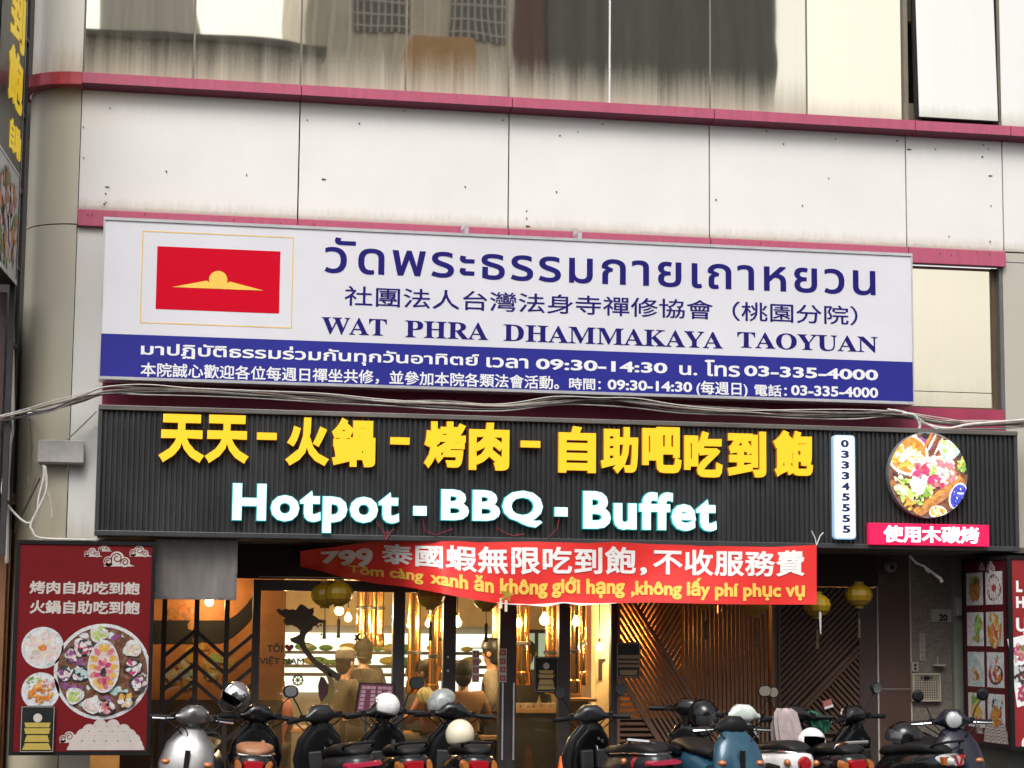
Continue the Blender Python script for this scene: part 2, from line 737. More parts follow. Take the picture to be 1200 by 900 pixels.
m_clad = cladding_mat('cladding', [(P(597, 127.5, -0.14)[2] + 0.05, -0.55, (0.46, 0.43, 0.36), 0.13, 11.0), (zl, 0.22, (0.50, 0.47, 0.39), 0.55, 1.0), (zl + 0.0, 0.08, (0.30, 0.27, 0.20), 0.5, 7.0)])
m_column = cladding_mat('column_cladding', [(2.6, 1.6, (0.38, 0.32, 0.2), 0.55, 2.0), (4.3, 1.3, (0.42, 0.37, 0.25), 0.4, 5.0), (7.15, 1.1, (0.36, 0.32, 0.22), 0.6, 9.0)], (0.66, 0.64, 0.58))
m_strip = cladding_mat('strip_cladding', [(2.8, 0.6, (0.42, 0.38, 0.28), 0.5, 3.0)], (0.70, 0.685, 0.65))

# ------------------------------------------------------------------ the setting: ground and street
mb = MB().box(-120, -120, -0.3, 120, 60, 0.0)
g = obj('road', mb, mat('asphalt', (0.05, 0.05, 0.052), 0.85, var=0.3, scale=3, bump=0.5, bscale=120))
g['kind'] = 'structure'
mb = MB().box(-40, -3.4, 0.0, 40, 0.75, 0.15)
g = obj('pavement', mb, mat('paving', (0.13, 0.12, 0.115), 0.8, var=0.25, scale=4, bump=0.3))
g['kind'] = 'structure'
mb = MB()
for yy in (-9.4, -9.15):
    mb.box(-60, yy, 0.004, 60, yy + 0.1, 0.008)
g = obj('road_markings', mb, mat('road_paint', (0.7, 0.5, 0.08), 0.7, var=0.2))
g['kind'] = 'structure'

# ------------------------------------------------------------------ the office building
bld = thing('office_building', 'pale panelled office building with pink ledges and mirrored windows above the restaurant', 'building', (4.0, 0.0, 0.0))


def part(name, mb, m, **kw):
    return obj(name, mb, m, bld, **kw)


zb_top = P(597, 112.7, -0.14)[2]
zb_bot = P(597, 127.5, -0.14)[2]
zl_top = P(600, 268.5, -0.03)[2]
zl_bot = zl_top - 0.165
cx_j = P(93, 190)[0]
joints = [P(93, 190)[0], P(350, 200)[0], P(596, 200)[0], P(831.3, 210)[0], P(1061.7, 220)[0], P(1175, 220)[0], P(1175, 220)[0] + 2.2]
part('backing_wall', MB().box(joints[0] + 0.01, 0.05, zl_top - 0.01, joints[-1], 0.3, zb_top).box(cx_j - 0.003, 0.012, 0.15, cx_j + 0.0065, 0.2, zb_bot), m_void)
for a, b in zip(joints[:-1], joints[1:]):
    m = MB()
    bulge = 0.004
    n = 10
    x0, x1, z0, z1 = a + 0.007, b - 0.007, zl_top + 0.012, zb_bot + 0.02
    vs, fs = [], []
    for j in range(n + 1):
        for i in range(n + 1):
            u, w = i / n, j / n
            vs.append((x0 + (x1 - x0) * u, -bulge * 16 * u * (1 - u) * w * (1 - w), z0 + (z1 - z0) * w))
    for j in range(n):
        for i in range(n):
            k = j * (n + 1) + i
            fs.append((k, k + 1, k + n + 2, k + n + 1))
    m.add(vs, fs, 0, True)
    edge = [i for i in range(n + 1)] + [(j + 1) * (n + 1) - 1 for j in range(1, n + 1)] + [n * (n + 1) + i for i in range(n - 1, -1, -1)] + [j * (n + 1) for j in range(n - 1, 0, -1)]
    L = len(edge)
    ev = [vs[i] for i in edge] + [(vs[i][0], 0.045, vs[i][2]) for i in edge]
    m.add(ev, [(i, L + i, L + (i + 1) % L, (i + 1) % L) for i in range(L)])
    part('cladding_panel', m, m_clad)
# screw holes with their little rust marks
m = MB()
for x, y in [(129, 127), (98, 149), (98, 185), (124, 219), (124, 227), (124, 237), (195, 201), (289, 205), (378, 210), (421, 145), (473, 131), (589, 141), (545, 219), (656, 159), (677, 155), (706, 146),
             (617, 247), (617, 256), (617, 265), (652, 225), (898, 154), (918, 169), (979, 163), (1051, 165), (1064, 175), (1096, 175), (1152, 170), (1158, 175), (1151, 184), (1159, 206), (1161, 241), (1160, 283), (971, 209), (940, 241), (839, 234), (1112, 277), (122, 239), (360, 141), (323, 118)]:
    X, _, Z = P(x, y)
    r = random.Random(x * y).uniform(0.005, 0.009)
    m = MB().disc(X, Z, r, r, -0.012, 0.0, 0, 8)
    if (x + y) % 7 == 0:
        m.prism([(X, Z - 0.005), (X + 0.035, Z - 0.002), (X + 0.035, Z + 0.003), (X, Z + 0.005)], -0.0095, 0.0, 0)
    part('screw', m, mat('rust_dark', (0.07, 0.055, 0.045), 0.8))

# corner column, a quarter round of sheet metal in three drums
cx, cr = joints[0], 0.5
for z0, z1 in ((0.15, P(75, 262)[2] - 0.006), (P(75, 262)[2] + 0.006, zb_bot + 0.01), (zb_top - 0.005, 10.5)):
    m = MB()
    vs, fs = [], []
    n = 20
    for k in range(n + 1):
        a = rad(-90 - 110 * k / n)
        x, y = cx - 0.004 + cr * math.cos(a), cr + cr * math.sin(a)
        vs += [(x, y, z0), (x, y, z1)]
    for k in range(n):
        fs.append((2 * k, 2 * k + 1, 2 * k + 3, 2 * k + 2))
    m.add(vs, fs, 0, True)
    nn = len(vs)
    m.add([(cx, cr, z0), (cx, cr, z1)] + vs, [(0,) + tuple(2 + 2 * k for k in range(n + 1)), (1,) + tuple(3 + 2 * k for k in range(n, -1, -1))])
    part('corner_column', m, m_column)


# ledges: the upper one runs on round the corner
def ledge_path(off):
    pts = []
    for k in range(13):
        a = rad(-90 - 110 * (12 - k) / 12)
        pts.append((cx + (cr + off) * math.cos(a), cr + (cr + off) * math.sin(a)))
    return pts


breaks = [cx] + [P(352, 100)[0], P(597, 120)[0], P(832, 135)[0], P(1066, 150)[0], P(1177, 150)[0], P(1177, 150)[0] + 2.2]
prof = [(0.02, zb_bot), (0.16, zb_bot), (0.16, zb_top - 0.01), (0.02, zb_top + 0.02)]
m = MB()
rings = [[(x, y, prof[i][1]) for (x, y) in [ledge_path(prof[i][0])[k] for k in range(13)]] for i in range(4)]
vs = [rings[i][k] for k in range(13) for i in range(4)]
fs = [(k * 4 + i, k * 4 + (i + 1) % 4, (k + 1) * 4 + (i + 1) % 4, (k + 1) * 4 + i) for k in range(12) for i in range(4)]
m.add(vs, fs, 0, False)
part('ledge', m, mat('red_ledge', (0.42, 0.05, 0.07), 0.38, var=0.3, scale=4), label='faded red ledge piece wrapping the rounded corner column')
for a, b in zip(breaks[:-1], breaks[1:]):
    m = MB()
    vs = [(x, -o, z) for x in (a + 0.004, b - 0.004) for o, z in [(0.16, zb_bot + 0.016), (0.16, zb_top - 0.012), (-0.06, zb_top + 0.02), (0.0, zb_bot - 0.018)]]
    m.add(vs, [(0, 4, 5, 1), (1, 5, 6, 2), (2, 6, 7, 3), (0, 1, 2, 3), (7, 6, 5, 4)])
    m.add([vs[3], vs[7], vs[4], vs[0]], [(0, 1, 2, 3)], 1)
    part('ledge', m, [m_pink, m_under_shade])
for a, b in zip(joints[:-2], joints[1:-1]):
    part('ledge', MB().box(a + 0.004, -0.055, zl_bot, b - 0.004, 0.05, zl_top), m_pink, bevel=0.006)
m_rust = mat('brown_spots', (0.22, 0.05, 0.05), 0.7)
m = MB()
for x, y in [(103, 252), (108, 252), (170, 251), (274, 258), (329, 262), (368, 263), (892, 285), (1145, 296), (1160, 298), (1102, 297), (1115, 299)]:
    X, _, Z = P(x, y, -0.058)
    part('screw', MB().disc(X, Z, 0.008, 0.012, -0.058, -0.05, 0, 8), m_rust)

# upper windows: mirrored panes standing on the upper ledge
zw = zb_top + 0.01
m_up = mirror_glass('mirrored_pane', zw, tint=(0.86, 0.80, 0.66), h=0.58, wob=0.006, film=0.06)
m_up2 = mirror_glass('clean_mirrored_pane', zw, tint=(0.98, 0.88, 0.70), h=0.3, wob=0.01, pw=0.6)
m_up3 = mirror_glass('pale_mirrored_pane', zw, tint=(0.95, 0.92, 0.84), h=0.25, wob=0.01, pw=0.6, film=0.05)
m_mull = mat('mullion', (0.20, 0.17, 0.13), 0.5, 0.3)
xs = [98.5, 227.5, 353, 476, 596.5, 714.5, 832, 945, 1056.5]
for i, (a, b) in enumerate(zip(xs[:-1], xs[1:])):
    X0, X1 = P(a, 60, 0.02)[0], P(b, 60, 0.02)[0]
    m = MB().box(X0 - 0.01, 0.03, zw - 0.03, X0 + 0.01, 0.14, 10.5).box(X0 + 0.01, 0.03, zw - 0.03, X1 - 0.01, 0.14, zw + 0.03)
    w = part('window', m, m_mull if i != 5 else m_white)
    m = MB().box(X0 + 0.0105, 0.02 if i % 2 else 0.022, zw + 0.005, X1 - 0.0105, 0.029, 10.5)
    p = obj('pane', m, m_up2 if i == 7 else m_up, w)
    md = p.modifiers.new('tilt', 'SIMPLE_DEFORM') if False else None
# dark gap beside the open sash
X0, X1 = P(1057, 60, 0.05)[0], P(1070, 60, 0.05)[0]
m = MB().box(X0, 0.5, zw, X1 + 1.2, 0.52, 10.5)
part('window_reveal', m, m_void)
w = part('window', MB().box(X0, 0.0, zw - 0.03, X0 + 0.045, 0.4, 10.5).box(X0 + 0.05, 0.06, zw, X1 + 0.08, 0.12, zw + 0.22), mat('olive_frame', (0.23, 0.2, 0.14), 0.5, 0.3), label='opened window with a narrow dark gap at its side')
X0, X1 = P(1071, 60, -0.1)[0], P(1168, 60, -0.1)[0]
m = MB()
zt = 10.5
y0b, y0t = -0.13, 0.0
vs = [(x, y0b + (y0t - y0b) * w_ + d, zw + 0.02 + (zt - zw - 0.02) * w_) for d in (0, 0.05) for x in (X0, X1) for w_ in (0, 1)]
m.add(vs, [(0, 2, 3, 1), (4, 5, 7, 6), (0, 1, 5, 4), (2, 6, 7, 3), (0, 4, 6, 2)])
sash = obj('sash', m, m_black, w)
m = MB()
vs = [(x, y0b + (y0t - y0b) * w_ - 0.003, zw + 0.03 + (zt - zw - 0.03) * w_) for x in (X0 + 0.035, X1 - 0.015) for w_ in (0, 1)]
m.add(vs, [(0, 2, 3, 1)])
obj('pane', m, m_up3, w)
m = MB().box(P(1060, 20, 0.3)[0], 0.3, P(1060, 24, 0.3)[2], P(1070, 20, 0.3)[0], 0.4, 10.5)
obj('blind', m, mat('blind_cloth', (0.4, 0.36, 0.3), 0.8, stretch=(1, 1, 14), var=0.5), w)
X0, X1 = P(1171, 60, 0)[0], P(1171, 60, 0)[0] + 2.0
w = part('window', MB().box(X0 - 0.03, -0.01, zw - 0.03, X0, 0.14, 10.5), m_mull)
obj('pane', MB().box(X0, -0.02, zw, X1, 0.0, 10.5), m_up3, w)

# lower storey: flat strip by the column, window opening behind the temple sign, sill band
xw0, xw1 = P(120, 350)[0] + 0.03, P(1176, 400)[0]
part('cladding_panel', MB().box(cx + 0.007, 0.0, 0.15, xw0, 0.05, zl_bot - 0.006), m_strip)
part('cladding_panel', MB().box(xw1 + 0.007, 0.0, 0.15, joints[-1], 0.05, P(1190, 308)[2] - 0.006), m_clad)
part('cladding_panel', MB().box(xw1 + 0.007, 0.0, P(1190, 308)[2] + 0.006, joints[-1], 0.05, zl_top - 0.004), m_clad)
part('backing_wall', MB().box(xw0, 0.35, 2.9, xw1 + 0.02, 0.5, zl_bot), m_void)
zs1 = P(1120, 479, -0.02)[2]
zs0 = P(1120, 499, -0.02)[2]
part('sill', MB().box(xw0, -0.03, zs0 - 0.45, xw1 - 0.02, 0.34, zs1), m_maroon)
part('reveal', MB().box(xw1 - 0.035, 0.0, zs0, xw1 + 0.005, 0.34, zl_bot), mat('grey_reveal', (0.12, 0.12, 0.12), 0.5))
zglo = zs1 + 0.03
m_low = mirror_glass('cream_pane', zglo, tint=(0.97, 0.88, 0.68), h=0.4, wob=0.01, pw=0.3, film=0.05)
edges = [xw0, xw0 + 2.2, xw0 + 4.4, P(1030, 400, 0.1)[0], xw1 - 0.035]
for a, b in zip(edges[:-1], edges[1:]):
    w = part('window', MB().box(a, 0.08, zs1, b, 0.16, zs1 + 0.03).box(b - 0.05, 0.08, zs1 + 0.03, b, 0.16, zl_bot), mat('brown_frame', (0.12, 0.085, 0.05), 0.5, 0.3))
    zr = P(1100, 459, 0.11)[2]
    obj('pane', MB().box(a, 0.11, zs1 + 0.03, b - 0.05, 0.12, zr - 0.004).box(a, 0.11, zr + 0.004, b - 0.05, 0.12, zl_bot), m_low, w)

# ------------------------------------------------------------------ shop recess under the fascia
YS = 0.6
m_brown = mat('brown_tile', (0.07, 0.036, 0.026), 0.5, var=0.12, scale=3, bump=0.05)
m_lintel = mat('lintel', (0.035, 0.02, 0.018), 0.5, var=0.2, spec=0.2)
part('soffit', MB().box(xw0, -0.38, 2.885, 9.2, 0.62, 2.94), mat('soffit', (0.10, 0.085, 0.075), 0.6))
zh = P(460, 680, YS)[2]
xd0 = P(1027, 780, YS)[0]
part('lintel', MB().box(-0.3, YS, zh, xd0, YS + 0.12, 2.885), m_lintel)
m_joint = mat('pale_joint', (0.42, 0.38, 0.34), 0.7)
xj1 = P(1067, 760, YS)[0]
zj = P(1047, 807, YS)[2]
part('tile_panel', MB().box(xd0 + 0.02, YS - 0.02, 0.15, xj1 - 0.012, YS + 0.12, zj - 0.006), m_brown)
part('tile_panel', MB().box(xd0 + 0.02, YS - 0.02, zj + 0.006, xj1 - 0.012, YS + 0.12, 2.885), m_brown)
part('tile_joint', MB().box(xd0 + 0.004, YS - 0.023, 0.15, xd0 + 0.019, YS + 0.1, zh + 0.01).box(xj1 - 0.0115, YS - 0.024, 0.15, xj1 + 0.004, YS + 0.1, 2.88).box(xd0 + 0.02, YS - 0.012, zj - 0.0055, xj1 - 0.012, YS + 0.1, zj + 0.0055).box(P(303, 677, YS)[0], YS - 0.006, zh + 0.012, P(700, 690, YS)[0], YS - 0.001, zh + 0.022), m_joint)
m_gran = mat('granite', (0.17, 0.145, 0.12), 0.4, var=0.45, scale=45, bump=0.05)
part('granite_pillar', MB().box(xj1 + 0.005, YS - 0.03, 0.15, P(1114, 800, YS)[0], YS + 0.4, 2.885), m_gran)
part('pier', MB().box(P(1114, 800, YS)[0] + 0.002, YS - 0.1, 0.15, 9.6, YS + 0.4, 2.885), mat('pier_paint', (0.18, 0.18, 0.15), 0.7, var=0.2))

# ------------------------------------------------------------------ buildings across the road (most show in the mirrored panes)
def opposite(name, label, tl, br, m, depth=8.0, D=33.0, extra=None):
    a, b = P(*tl, D), P(*br, D)
    r = thing(name, label, 'building', ((a[0] + b[0]) / 2, -D, 0))
    obj('wall', MB().box(a[0], -D - depth, 0, b[0], -D, a[2]), m, r)
    if extra:
        extra(r, a, b, D)
    return r


m_corr = mat('corrugated_sheet', (0.85, 0.83, 0.76), 0.5, 0.2, var=0.25, scale=1.0, stretch=(5, 1, 0.1))
m_grey = mat('grey_render', (0.84, 0.79, 0.68), 0.8, var=0.3, scale=0.6)
m_darkw = mat('dark_tile', (0.11, 0.125, 0.12), 0.5, var=0.4, scale=0.8, stretch=(4, 1, 0.4))
m_oran = mat('orange_render', (0.75, 0.42, 0.16), 0.8, var=0.2)


def ribs(r, a, b, D):
    m = MB()
    x = a[0] + 0.15
    while x < b[0] - 0.1:
        m.box(x, -D, 0.5, x + 0.1, -D + 0.07, a[2] - 0.05)
        x += 0.42
    obj('sheeting', m, m_corr, r)


def shed_gable(r, a, b, D):
    ribs(r, a, b, D)
    c = P(240, 46, D)
    obj('gable', MB().prism([(b[0], 0), (c[0], 0), (c[0], c[2]), (b[0], a[2] + 0.0)], -D + 0.0, -D - 7.9), m_corr, r)


opposite('corrugated_shed', 'tall corrugated grey shed across the road reflected in the mirrored panes', (120, -60), (196, 900), m_corr, extra=shed_gable)


def grille_windows(r, a, b, D):
    ribs(r, a, b, D)
    for tl, br in (((413, -10), (475, 42)), ((530, -5), (592, 54))):
        p, q = P(*tl, D), P(*br, D)
        w = obj('window', MB().box(p[0], -D, q[2], q[0], -D + 0.1, p[2]), mat('dark_glass', (0.03, 0.03, 0.035), 0.2), r)
        m = MB()
        for k in range(8):
            x = p[0] + (q[0] - p[0]) * (k + 0.5) / 8
            m.box(x - 0.02, -D + 0.1, q[2], x + 0.02, -D + 0.14, p[2])
        for k in range(3):
            z = q[2] + (p[2] - q[2]) * (k + 0.5) / 3
            m.box(p[0], -D + 0.141, z - 0.02, q[0], -D + 0.17, z + 0.02)
        obj('grille', m, m_white, w)


opposite('grey_rendered_block', 'grey block with barred windows and ribbed walls across the road', (364, -120), (596, 900), m_grey, extra=grille_windows)
opposite('dark_tiled_block', 'dark grey tiled block across the road, tallest in its row', (648, -160), (915, 900), m_darkw, D=34.5, extra=lambda r, a, b, D: obj('drainpipe', MB().box(a[0] - 1.0, -D - 2, 0, a[0] - 0.05, -D - 0.2, a[2] - 1), mat('maroon_pipe', (0.2, 0.06, 0.06), 0.6), r))
opposite('orange_house', 'lower orange house across the road in front of the grey block', (481, 44), (545, 900), m_oran, 2.0, 30.5)
opposite('low_grey_house', 'low flat roofed grey house across the road before the corrugated shed', (96, 43), (362, 900), mat('dim_render', (0.22, 0.21, 0.19), 0.8, var=0.3), 5.0, 27.0, extra=lambda r, a, b, D: obj('parapet', MB().box(a[0] - 0.1, -D - 5.1, a[2], b[0] + 0.1, -D + 0.15, a[2] + 0.18), mat('parapet', (0.12, 0.11, 0.10), 0.8), r))

opposite('cream_sky_blocker', 'cream rendered house across the road, added unseen to block low sky light', (930, 505), (1500, 900), mat('cream_render', (0.8, 0.7, 0.5), 0.8, var=0.15), 6.0, 36.0)  # this row of three is unseen, added to darken the shop recess
opposite('brown_sky_blocker', 'brown rendered house across the road, out of sight, added to hold back skylight', (-500, 150), (92, 900), mat('brown_render', (0.2, 0.14, 0.1), 0.8, var=0.3), 6.0, 36.0)
opposite('dim_sky_blocker', 'dim grey house across the road added unseen to block sky light in a gap', (598, 330), (647, 900), mat('dim_render2', (0.18, 0.17, 0.16), 0.8, var=0.3), 6.0, 36.5)

# ------------------------------------------------------------------ temple signboard
YT = -0.4
x0, z0, x1, z1 = -0.318, 4.378, 7.825, 5.925
sign = thing('temple_signboard', 'long white signboard with blue base band and Thai, Chinese and English lettering', 'sign', ((x0 + x1) / 2, YT, z0))
m_sw = mat('sign_white', (0.66, 0.65, 0.695), 0.35, var=0.06, scale=0.9, bump=0.12, bscale=2.2)
m_blue = mat('sign_blue', (0.019, 0.021, 0.24), 0.45, var=0.12, scale=1.2, spec=0.3, bump=0.12, bscale=2.2)
m_navy = mat('sign_navy', (0.013, 0.009, 0.14), 0.6, var=0.05, spec=0.15)
m_alu = mat('aluminium', (0.62, 0.62, 0.64), 0.35, 0.6, var=0.1)
obj('box', MB().box(x0 + 0.01, YT + 0.006, z0 + 0.01, x1 - 0.01, YT + 0.24, z1 - 0.01), mat('sign_case', (0.3, 0.3, 0.31), 0.5), sign)
zbl = (P(117, 392, YT)[2] + P(1070, 423, YT)[2]) / 2
obj('face', MB().box(x0 + 0.012, YT, zbl, x1 - 0.012, YT + 0.005, z1 - 0.012), m_sw, sign)
obj('blue_band', MB().box(x0 + 0.012, YT, z0 + 0.012, x1 - 0.012, YT + 0.005, zbl - 0.0005), m_blue, sign)
fr = MB()
t = 0.022
fr.box(x0, YT - 0.012, z1 - t, x1, YT + 0.25, z1 + 0.006).box(x0, YT - 0.012, z0 - 0.006, x1, YT + 0.25, z0 + t)
fr.box(x0, YT - 0.01, z0 + t, x0 + t * 0.6, YT + 0.248, z1 - t).box(x1 - t * 0.6, YT - 0.01, z0 + t, x1, YT + 0.248, z1 - t)
obj('frame', fr, m_alu, sign)
for a in (545, 677):
    X = P(a, 270, -0.2)[0]
    obj('bracket', MB().box(X - 0.02, -0.3, z1, X + 0.02, -0.056, z1 + 0.09).box(X - 0.02, -0.09, z1 + 0.09, X + 0.02, -0.056, z1 + 0.17), m_alu, sign)
# emblem: gold hairline frame, red flag, golden dome
eb = Q((167, 270), (342, 385), YT)
m = MB()
t = 0.011
m.box(eb[0], YT - 0.002, eb[3] - t, eb[2], YT, eb[3]).box(eb[0], YT - 0.002, eb[1], eb[2], YT, eb[1] + t).box(eb[0], YT - 0.002, eb[1] + t, eb[0] + t, YT, eb[3] - t).box(eb[2] - t, YT - 0.002, eb[1] + t, eb[2], YT, eb[3] - t)
obj('emblem_border', m, mat('gold_line', (0.75, 0.5, 0.16), 0.4), sign)
fb = Q((184.5, 288.5), (327, 367.5), YT)
flag = obj('flag', MB().box(fb[0], YT - 0.002, fb[1], fb[2], YT, fb[3]), mat('flag_red', (0.56, 0.0, 0.016), 0.6, var=0.03, spec=0.1), sign)
L, R_, T_ = P(202, 336.5, YT), P(309, 340.5, YT), P(256, 317.5, YT)
cxs = T_[0]
zbase = (L[2] + R_[2]) / 2
pts = [(L[0], zbase), (R_[0], zbase)]
rr = (P(267, 330, YT)[0] - P(245.5, 330, YT)[0]) / 2
zsh = zbase + 0.085
arc = [(cxs + rr * math.cos(a), T_[2] - rr + rr * math.sin(a)) for a in [rad(-20 + 220 * k / 16) for k in range(17)]]
obj('dome', MB().prism(pts + [(cxs + rr * 1.25, zsh - 0.01)] + arc + [(cxs - rr * 1.25, zsh - 0.01)], YT - 0.004, YT - 0.0021), mat('dome_gold', (0.9, 0.55, 0.09), 0.4), flag)


def tline(text, tl, br, m, bold=0.0, space=1.0):
    text_part('lettering', text, Q(tl, br, YT), YT, 0.003, m, sign, bold, space)


def math_bold(s):
    return ''.join(chr(0x1D400 + ord(c) - 65) if c.isalpha() else c for c in s)


tline('วัดพระธรรมกายเถาหยวน', (381, 277.5), (1026, 346.5), m_navy, 0.014, 1.12)
tline('社團法人台灣法身寺禪修協會（桃園分院）', (404, 334.5), (1005, 381.5), m_navy, 0.007, 1.0)
for word, a, b in (('WAT', (377, 371), (453, 394)), ('PHRA', (475, 375), (572, 398.5)), ('DHAMMAKAYA', (590, 379.5), (847, 408.5)), ('TAOYUAN', (864, 388.5), (1028.5, 413.5))):
    tline(math_bold(word), a, b, m_navy, 0.003)
tline('มาปฏิบัติธรรมร่วมกันทุกวันอาทิตย์', (165.5, 400), (561, 433), m_white, 0.022)
tline('เวลา', (570, 418.5), (619, 432), m_white, 0.022)
tline('09:30-14:30', (628, 420), (782, 438), m_white, 0.03)
tline('น.', (796, 428), (817, 440), m_white, 0.022)
tline('โทร', (826, 421.5), (867, 442), m_white, 0.022)
tline('03-335-4000', (872, 428), (1029, 446), m_white, 0.03)
tline('本院誠心歡迎各位每週日禪坐共修，並參加本院各類法會活動。', (165, 424.5), (655, 457), m_white, 0.016)
tline('時間：', (667, 442.5), (704, 457.5), m_white, 0.016)
tline('09:30-14:30', (712, 444.5), (811, 460), m_white, 0.03)
tline('(每週日)', (816, 446), (876, 466), m_white, 0.018)
tline('電話：', (884, 450), (922, 465), m_white, 0.018)
tline('03-335-4000', (927, 451), (1029, 466.5), m_white, 0.03)

# ------------------------------------------------------------------ ribbed fascia with lit letters
YF = -0.5
fx0, fz0, fx1, fz1 = -0.305, 2.892, 8.885, 4.105
fas = thing('shop_fascia', 'charcoal ribbed fascia with lit yellow Chinese and pale blue English letters', 'shop sign', ((fx0 + fx1) / 2, YF, fz0))
m_rib = mat('charcoal_sheet', (0.038, 0.039, 0.040), 0.42, 0.3, var=0.4, scale=1.2, stretch=(1, 1, 0.6))
per = 0.0505
nx = int((fx1 - fx0 - 0.08) / per)
pr = [(0.0, 0.0), (0.30, 0.0), (0.40, 0.020), (0.88, 0.020), (0.98, 0.0)]
line = []
rj = random.Random(12)
for k in range(nx):
    jx, jd = rj.uniform(-0.0022, 0.0022), rj.uniform(0.82, 1.1)
    if k % 24 == 23:
        jd = 0.35
    for u, d in pr:
        line.append((fx0 + 0.04 + (k + u) * per + jx, YF + 0.02 - d * jd))
line.append((fx1 - 0.04, YF + 0.02))
m = MB()
za, zb = fz0 + 0.05, fz1 - 0.04
vs = [(x, y, z) for x, y in line for z in (za, zb)]
m.add(vs, [(2 * k, 2 * k + 2, 2 * k + 3, 2 * k + 1) for k in range(len(line) - 1)])
m.box(fx0 + 0.01, YF + 0.03, fz0 + 0.01, fx1 - 0.01, YF + 0.12, fz1 - 0.01)
obj('ribbed_panel', m, m_rib, fas)
m_trim = mat('fascia_trim', (0.06, 0.06, 0.062), 0.42, 0.4)
m_trim2 = mat('fascia_cap', (0.15, 0.14, 0.125), 0.45, 0.3, var=0.4, scale=2, stretch=(0.6, 1, 4))
obj('trim', MB().box(fx0, YF - 0.02, fz0, fx1, YF + 0.13, fz0 + 0.05).box(fx0, YF - 0.018, fz0 + 0.05, fx0 + 0.04, YF + 0.128, fz1 - 0.035).box(fx1 - 0.04, YF - 0.018, fz0 + 0.05, fx1, YF + 0.128, fz1 - 0.035), m_trim, fas, bevel=0.006)
obj('cap', MB().box(fx0, YF - 0.03, fz1 - 0.035, fx1, YF + 0.2, fz1 + 0.012), m_trim2, fas, bevel=0.006)
YL = YF - 0.03
m_yel = lit('lit_yellow', (1.0, 0.50, 0.004), 0.50, (0.55, 0.33, 0.008), 0.6)
m_yels = lit('letter_return', (0.9, 0.25, 0.01), 0.16, (0.5, 0.2, 0.02))
m_halo = lit('halo_teal', (0.01, 0.42, 0.44), 0.33, (0.02, 0.12, 0.12))
m_cy = lit('lit_pale_blue', (0.60, 0.94, 0.92), 0.66, (0.4, 0.52, 0.52))
m_cys = lit('pale_blue_return', (0.04, 0.75, 0.78), 0.5, (0.1, 0.4, 0.4))
for ch, tl, br in [('天', (187, 485), (239, 543)), ('天', (241, 486), (291, 544)), ('火', (335, 489), (385, 547)), ('鍋', (389, 489.5), (439, 548)), ('烤', (497, 493.5), (545, 550)), ('肉', (549.5, 495), (596, 552)),
                   ('自', (654, 499), (697.5, 555)), ('助', (703.5, 500), (747, 556)), ('吧', (752, 500), (798, 555)), ('吃', (801, 505), (846, 560)), ('到', (851.5, 505), (897, 560)), ('飽', (905, 504), (952, 560))]:
    text_part('letter', ch, Q(tl, br, YL), YL + 0.02, 0.05, [m_yel, m_yels], fas, 0.046)
for tl, br in [((301, 507), (324, 516)), ((457, 512.5), (479.5, 521.5)), ((609.5, 516.5), (632.5, 525))]:
    r = Q(tl, br, YL)
    m = MB().box(r[0], YL - 0.03, r[1], r[2], YL - 0.0295, r[3], 0).box(r[0], YL - 0.029, r[1], r[2], YL + 0.02, r[3], 1)
    obj('letter', m, [m_yel, m_yels], fas)
for w_, tl, br in [('Hotpot', (273, 566.5), (467, 626)), ('BBQ', (517, 573), (635.5, 618.5)), ('Buffet', (683, 575), (839, 623))]:
    rq = Q(tl, br, YL)
    g0 = glyph_mesh(w_, 0.040, 1.12)[0]
    sx_ = (rq[2] - rq[0]) / (max(v[0] for v in g0) - min(v[0] for v in g0))
    sz_ = (rq[3] - rq[1]) / (max(v[1] for v in g0) - min(v[1] for v in g0))
    lt = text_part('letter', w_, rq, YL + 0.02, 0.05, [m_cy, m_cys], fas, 0.040, 1.12)
    d_ = 0.016
    obj('halo_back', write(w_, (rq[0] - d_ * sx_, rq[1] - d_ * sz_, rq[2] + d_ * sx_, rq[3] + d_ * sz_), flat(YL + 0.02), 0.016, 0.040 + d_, 1.12), m_halo, lt)
for tl, br in [((484, 593), (499.5, 604.5)), ((649.5, 594.5), (664.5, 605.5))]:
    r = Q(tl, br, YL)
    m = MB().box(r[0], YL - 0.03, r[1], r[2], YL - 0.0295, r[3], 0).box(r[0], YL - 0.029, r[1], r[2], YL + 0.02, r[3], 1)
    obj('letter', m, [m_cy, m_cys], fas)
m_redw = mat('red_wire', (0.3, 0.01, 0.03), 0.5)
m = MB()
for pp in ([(440, 611), (452, 626), (462, 620)], [(494, 606), (497, 622), (510, 627), (530, 620)], [(580, 618), (592, 625), (601, 628), (614, 626)], [(655, 606), (652, 620), (642, 630)]):
    m.tube([(P(x, y, YF)[0], YF - 0.03, P(x, y, YF)[2]) for x, y in pp], 0.004, 6)
obj('wiring', m, m_redw, fas)

# ------------------------------------------------------------------ the three small lit signs on the fascia
r = Q((977, 509.5), (1003.5, 632), YF - 0.08)
t = thing('telephone_sign', 'narrow upright white lit sign of stacked blue telephone digits', 'sign', ((r[0] + r[2]) / 2, YF, r[1]))


def rounded(x0, z0, x1, z1, rr, n=5):
    pts = []
    for cx_, cz_, a0 in ((x1 - rr, z0 + rr, -90), (x1 - rr, z1 - rr, 0), (x0 + rr, z1 - rr, 90), (x0 + rr, z0 + rr, 180)):
        for k in range(n + 1):
            a = rad(a0 + 90 * k / n)
            pts.append((cx_ + rr * math.cos(a), cz_ + rr * math.sin(a)))
    return pts


